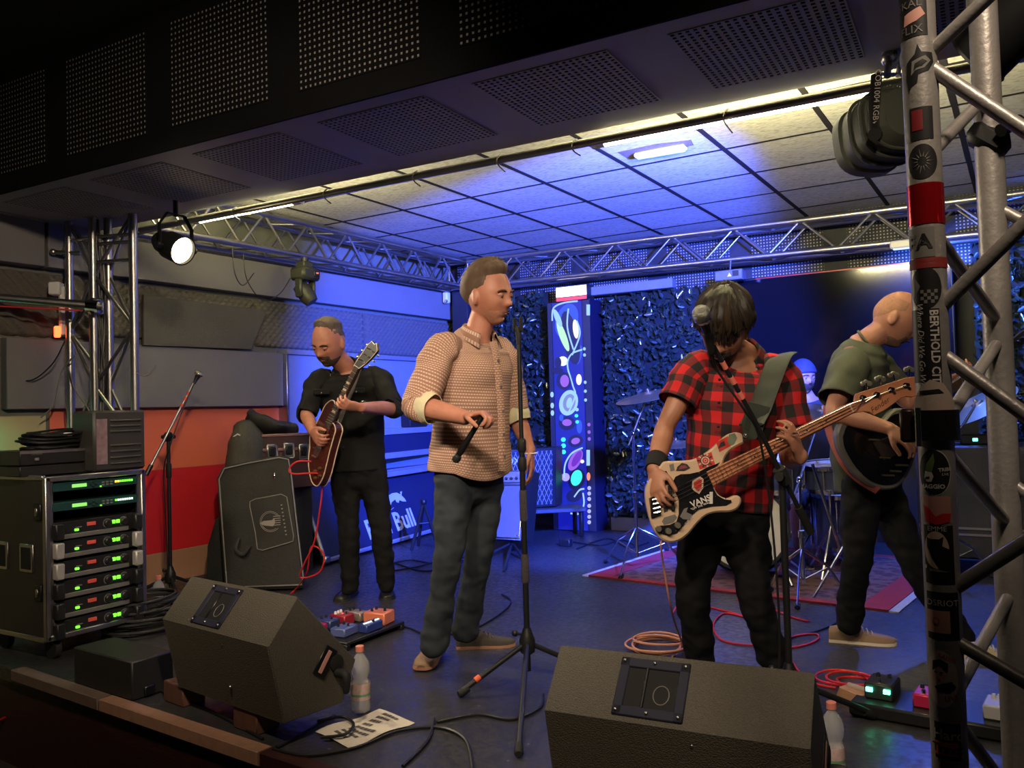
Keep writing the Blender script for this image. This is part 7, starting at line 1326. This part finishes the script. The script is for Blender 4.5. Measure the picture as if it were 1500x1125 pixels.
    # strap
    m = MB(); path = catmull([A(1150, 520, 3.53), A(1140, 528, 3.40), A(1127, 560, 3.36), A(1112, 600, 3.33), A(1100, 622, 3.27)], 6); m.tube(path, [(.052, .008 + .004 * abs(math.sin(i * .8))) for i in range(len(path))], 12, up=dirc(1, .25, 0)); st_ = m.build('strap', pm('padded_green_strap', (.055, .065, .05), .75), g)
    m = MB(); m.prism([A(*p) for p in ((1096, 588, 3.30), (1128, 597, 3.30), (1116, 634, 3.255), (1106, 644, 3.235), (1088, 646, 3.23), (1086, 620, 3.25))], P.n * .006, .002); le = m.build('strap_end', pm('black_green_leather', (.025, .03, .024), .5), g)
    m = MB(); m.ball(A(1092, 638, 3.215), .008, nu=10, nv=6); m.build('strap_button', CHROME, le)
    cord('bass_cable', [S(150, 1100, -.02), A(968, 800, 3.2), A(972, 830, 3.25), A(985, 900, 3.35), flo(1000, 952) + V((0, 0, .01)), flo(985, 965) + V((0, 0, .01))], .004, TANC, 'tan cable hanging from the cream bass to the floor coil')
CRM2 = pm('bone_nut', (.6, .52, .42), .4)
plaid_player()

# ---------------- bass player striding in black
def strider():
    A = at; t = thing('person', 'bald man in dark t-shirt striding with a black bass behind the sticker tower', 'person', flo(1330, 955))
    HM = orient(dirc(.80, -.48, .30), dirc(.30, 1, .10), A(1312, 466, 3.92), 1.10)
    shR, shL = A(1246, 536, 3.82), A(1276, 528, 4.16); hipR, hipL = A(1262, 715, 3.88), A(1290, 715, 4.06); neck = A(1268, 502, 3.98)
    eR, wR = A(1222, 604, 3.72), A(1304, 628, 3.60); eL, wL = A(1330, 590, 4.16), A(1390, 560, 4.0)
    legs = [(hipR, A(1256, 815, 3.86), A(1243, 915, 3.95)), (hipL, A(1340, 825, 3.92), A(1408, 938, 3.80))]
    b = MB(); add_head(b, HM); neck_(b, neck, HM, .058); core(b, hipL, hipR, neck, shL, shR); arm(b, shR, eR, wR, 1.05); arm(b, shL, eL, wL); legs_core(b, legs)
    hand(b, wR, A(1330, 645, 3.56) - wR, dirc(-.1, -.5, -.8), -1, (.4, .6, .5), (.8, .3, .4)); hand(b, wL, A(1420, 545, 3.9) - wL, dirc(0, .6, -.5), 1, (.5, .8, .6))
    remesh(b, .0058, 3, 'body', SK_MID, t); face_bits(HM, t, pm('brow_pale', (.16, .09, .06), .8), lid=SK_MID, low=.003)
    shell('hair', HM, lambda x, y, z, p: -.004 + .0048 * sm_(-.35, .1, z + .6 * (-y) - .25) * (y < .15) * (z < .62) + HAIRN(p, .25), pm('short_grey_stubble', (.36, .18, .12), .85, 0, .3, 90), t)
    shell('beard', HM, lambda x, y, z, p: -.005 + .006 * sm_(-.3, -.5, z + .25 * (abs(x) > .6)) * sm_(-.2, .1, y) + HAIRN(p, .3), pm('greyish_stubble', (.18, .10, .07), .85, 0, .3, 90), t)
    axs = (shL - shR).normalized(); axh = (hipL - hipR).normalized(); fw = dirc(0, 0, 1)
    cloth([A(1270, 712, 3.98), A(1264, 670, 3.98), A(1258, 610, 3.99), A(1256, 565, 4.0), A(1260, 532, 3.99), A(1265, 514, 3.98), A(1269, 500, 3.97)], [(.175, .135), (.172, .132), (.180, .138), (.197, .145), (.178, .125), (.125, .105), (.070, .070)], [axh, axh, axs, axs, axs, axs, axs], OLV, 'tshirt', t, n=48, amp=.007)
    sleeve(t, OLV, shR, eR, wR, axs, 0, 1.16, .006, 3, stop=.75); sleeve(t, OLV, shL, eL, wL, -axs, 0, 1.05, .006, 7, stop=.6)
    m = MB(); n0 = A(1269, 502, 3.97); nd_ = (HM @ V((0, -.02, -.08)) - n0).normalized(); M = frame(nd_, None, n0); m.tube([M @ V((.064 * math.cos(a), .064 * math.sin(a), .004)) for a in [2 * PI * k / 24 for k in range(24)]], .007, 6, closed=True); m.build('neckband', OLV, t)
    trousers(t, BKTR, (hipR, hipL), legs, A(1268, 695, 3.98), 1.02, .062, ax=axh)
    CV = pm('tan_canvas', (.30, .20, .12), .85); CW = pm('cream_rubber', (.60, .52, .42), .6); CL = pm('cream_lace', (.6, .55, .45), .8)
    h = flo(1214, 938); shoe(t, h, flo(1306, 944), (0, 0, 1), CV, CW, .30, lace=CL); h2 = flo(1400, 965); shoe(t, h2, flo(1470, 972), (0, 0, 1), pm('cream_canvas', (.5, .42, .28), .85), CW, .29, lace=CL)
    P = Plane(A(1285, 665, 3.70), dirc(.18, .05, 1)); g = thing('bass_guitar', 'black bass guitar with pale edge slung on the striding bald man', 'bass guitar', P(1290, 717))
    out = [(1226, 637), (1228, 652), (1234, 666), (1248, 688), (1266, 706), (1286, 716), (1306, 717), (1321, 710), (1333, 692), (1342, 669), (1345, 640), (1342, 612), (1330, 600), (1316, 598), (1305, 604), (1296, 614), (1280, 618), (1262, 616), (1244, 612), (1232, 620)]
    pts = catmull([P(*p) for p in out] + [P(*out[0])], 3)[:-1]; m = MB(); m.prism([p.lerp(P(1287, 662), .0) for p in pts], -P.n * .042, .008); bd = m.build('body', pm('grey_edge_lacquer', (.13, .125, .11), .35, coat=.3), g)
    cc = P(1289, 660); m = MB(); m.prism([p.lerp(cc, .13) + P.n * .001 for p in pts], P.n * .004); m.build('black_top', pm('gloss_black_top', (.006, .006, .007), .2, coat=.4), bd)
    BR = pm('brass', (.55, .42, .2), .3, .9)
    for x0, x1, y in ((1271, 1286, 644), (1287, 1302, 670), (1290, 1308, 696), (1302, 1318, 690), (1310, 1328, 681)): m = MB(); m.cyl(P(x0, y, .010), P(x1, y + .6, .010), .0048, n=8); m.build('brass_bar', BR, bd)
    m = MB(); m.prism([P(*p, .006) for p in ((1276, 648), (1300, 640), (1318, 664), (1292, 674))], P.n * .008, .002); m.build('pickup', pm('dark_pickup', (.03, .022, .02), .4), bd)
    nk = [P(1330, 606, .004), P(1336, 622, .004)]; e0, e1 = P(1480, 500, .004), P(1484, 510, .004); m = MB(); m.prism([nk[0], nk[1], e1, e0], -P.n * .022, .003); n_ = m.build('neck', WDK2, g)
    m = MB(); m.prism([P(1478, 500, .002), P(1486, 512, .002), P(1520, 492, .002), P(1512, 474, .002)], -P.n * .015, .002); hd = m.build('headstock', BLACK, g)
    for k in range(4): m = MB(); m.cyl(P(1488 + 7 * k, 500 - 5 * k, .002), P(1488 + 7 * k, 500 - 5 * k, .02), .005, n=8); m.build('tuner_post', CHROME, hd)
    for k in range(10): f = k / 10; m = MB(); m.cyl(nk[0].lerp(e0, f) + P.n * .001, nk[1].lerp(e1, f) + P.n * .001, .001, n=5); m.build('fret', METAL, n_)
    m = MB(); path = catmull([A(1262, 505, 4.02), A(1240, 512, 3.90), A(1216, 560, 3.88), A(1212, 620, 3.84), A(1232, 672, 3.745), A(1256, 700, 3.72), A(1286, 719, 3.70)], 6); m.tube(path, [(.020, .003)] * len(path), 8, up=fw); m.build('strap', pm('red_brown_strap', (.26, .06, .05), .7), g)
WDK2 = pm('dark_neck', (.05, .03, .02), .5)
strider()

# ---------------- drummer behind the kit
def drummer():
    A = at; d0 = 6.35; seat = A(1195, 725, d0); seat.z = 0; t = thing('person', 'seated drummer in a dark cap behind the drum kit', 'person', seat)
    HM = orient(dirc(.25, -.1, 1), dirc(0, 1, .1), A(1176, 552, d0), 1.06); shR, shL = A(1160, 605, d0), A(1236, 605, d0 + .05); hipR, hipL = A(1180, 718, d0 + .05), A(1222, 718, d0 + .05); neck = A(1186, 588, d0)
    eR, wR = A(1150, 655, d0 - .15), A(1165, 668, d0 - .42); eL, wL = A(1245, 655, d0 - .1), A(1212, 680, d0 - .35)
    legs = [(hipR, A(1165, 730, d0 - .42), A(1168, 800, d0 - .40)), (hipL, A(1234, 726, d0 - .42), A(1240, 805, d0 - .30))]
    b = MB(); add_head(b, HM); neck_(b, neck, HM); core(b, hipL, hipR, neck, shL, shR); arm(b, shR, eR, wR); arm(b, shL, eL, wL); legs_core(b, legs)
    hand(b, wR, dirc(.2, -.1, 1), dirc(0, -1, 0), 1, (.8, 1.2, .8)); hand(b, wL, dirc(-.4, -.1, 1), dirc(0, -1, 0), -1, (.8, 1.2, .8)); remesh(b, .008, 2, 'body', SK_MID, t)
    face_bits(HM, t, pm('brow_black', (.015, .01, .008), .8), lid=SK_MID); shell('beard', HM, lambda x, y, z, p: -.005 + .010 * sm_(-.25, -.45, z) * sm_(-.3, 0, y) + HAIRN(p, .5), STUB, t)
    CAP = pm('navy_cap', (.03, .035, .08), .8); shell('cap', HM, lambda x, y, z, p: -.008 + .022 * sm_(.10, .22, z + .15 * (-y)), CAP, t)
    axs = (shL - shR).normalized(); cloth([A(1200, 722, d0 + .05), A(1198, 690, d0 + .03), A(1196, 645, d0), A(1194, 615, d0), A(1190, 598, d0), A(1187, 588, d0)], [(.17, .13), (.17, .13), (.18, .13), (.19, .12), (.12, .09), (.065, .065)], [axs] * 6, pm('navy_shirt', (.025, .028, .05), .85), 'tshirt', t)
    NV = MATS['navy_shirt']; sleeve(t, NV, shR, eR, wR, axs, 0, 1., .005, 1, stop=.7); sleeve(t, NV, shL, eL, wL, -axs, 0, 1., .005, 2, stop=.7)
    m = MB(); 
    for h, k, a in legs: m.limb([h, h.lerp(k, .5), k.lerp(a, .12)], [.095, .088, .075], n=16)
    m.limb([hipR, (hipR + hipL) / 2 + V((0, 0, .05)), hipL], [.10, .12, .10], n=16); remesh(m, .014, 3, 'shorts', pm('dark_shorts', (.02, .02, .03), .85), t)
    for (h, k, a) in legs: f = V((a.x, a.y, 0)) + dirc(0, 0, -1) * .05; f.z = 0.013; shoe(t, f, f + dirc(0, 0, 1), (0, 0, 1), BLACK, pm('cream_rubber', (.60, .52, .42), .6), .28)
    for w, q, lb in ((wR, A(1146, 672, d0 - .75), 'wooden drumstick over the small tom drum'), (wL, A(1196, 676, d0 - .75), 'wooden drumstick over the snare drum')): m = MB(); m.tube([w + (w - q) * .15, w.lerp(q, .7), q], [.007, .006, .004], 8); m.ball(q, .006); tag(m.build('drumstick', pm('hickory', (.5, .33, .18), .5)), lb, 'drumstick')
    s = thing('drum_stool', 'round black drum stool under the seated drummer', 'stool', seat); z = hipR.z - .14; c = (hipL + hipR) / 2; m = MB(); m.lathe([(.02, z - .06), (.16, z - .06), (.17, z - .03), (.16, z), (.0, z)], Matrix.Translation((c.x, c.y, 0)), 24); m.build('seat', BLACK, s); m = MB(); m.cyl((c.x, c.y, .1), (c.x, c.y, z - .05), .016); m.build('post', CHROME, s)
    for k in range(3): a = 2.1 * k; m = MB(); m.tube([(c.x, c.y, .28), (c.x + .25 * math.cos(a), c.y + .25 * math.sin(a), .012)], .01, 6); m.build('leg', CHROME, s)
drummer()
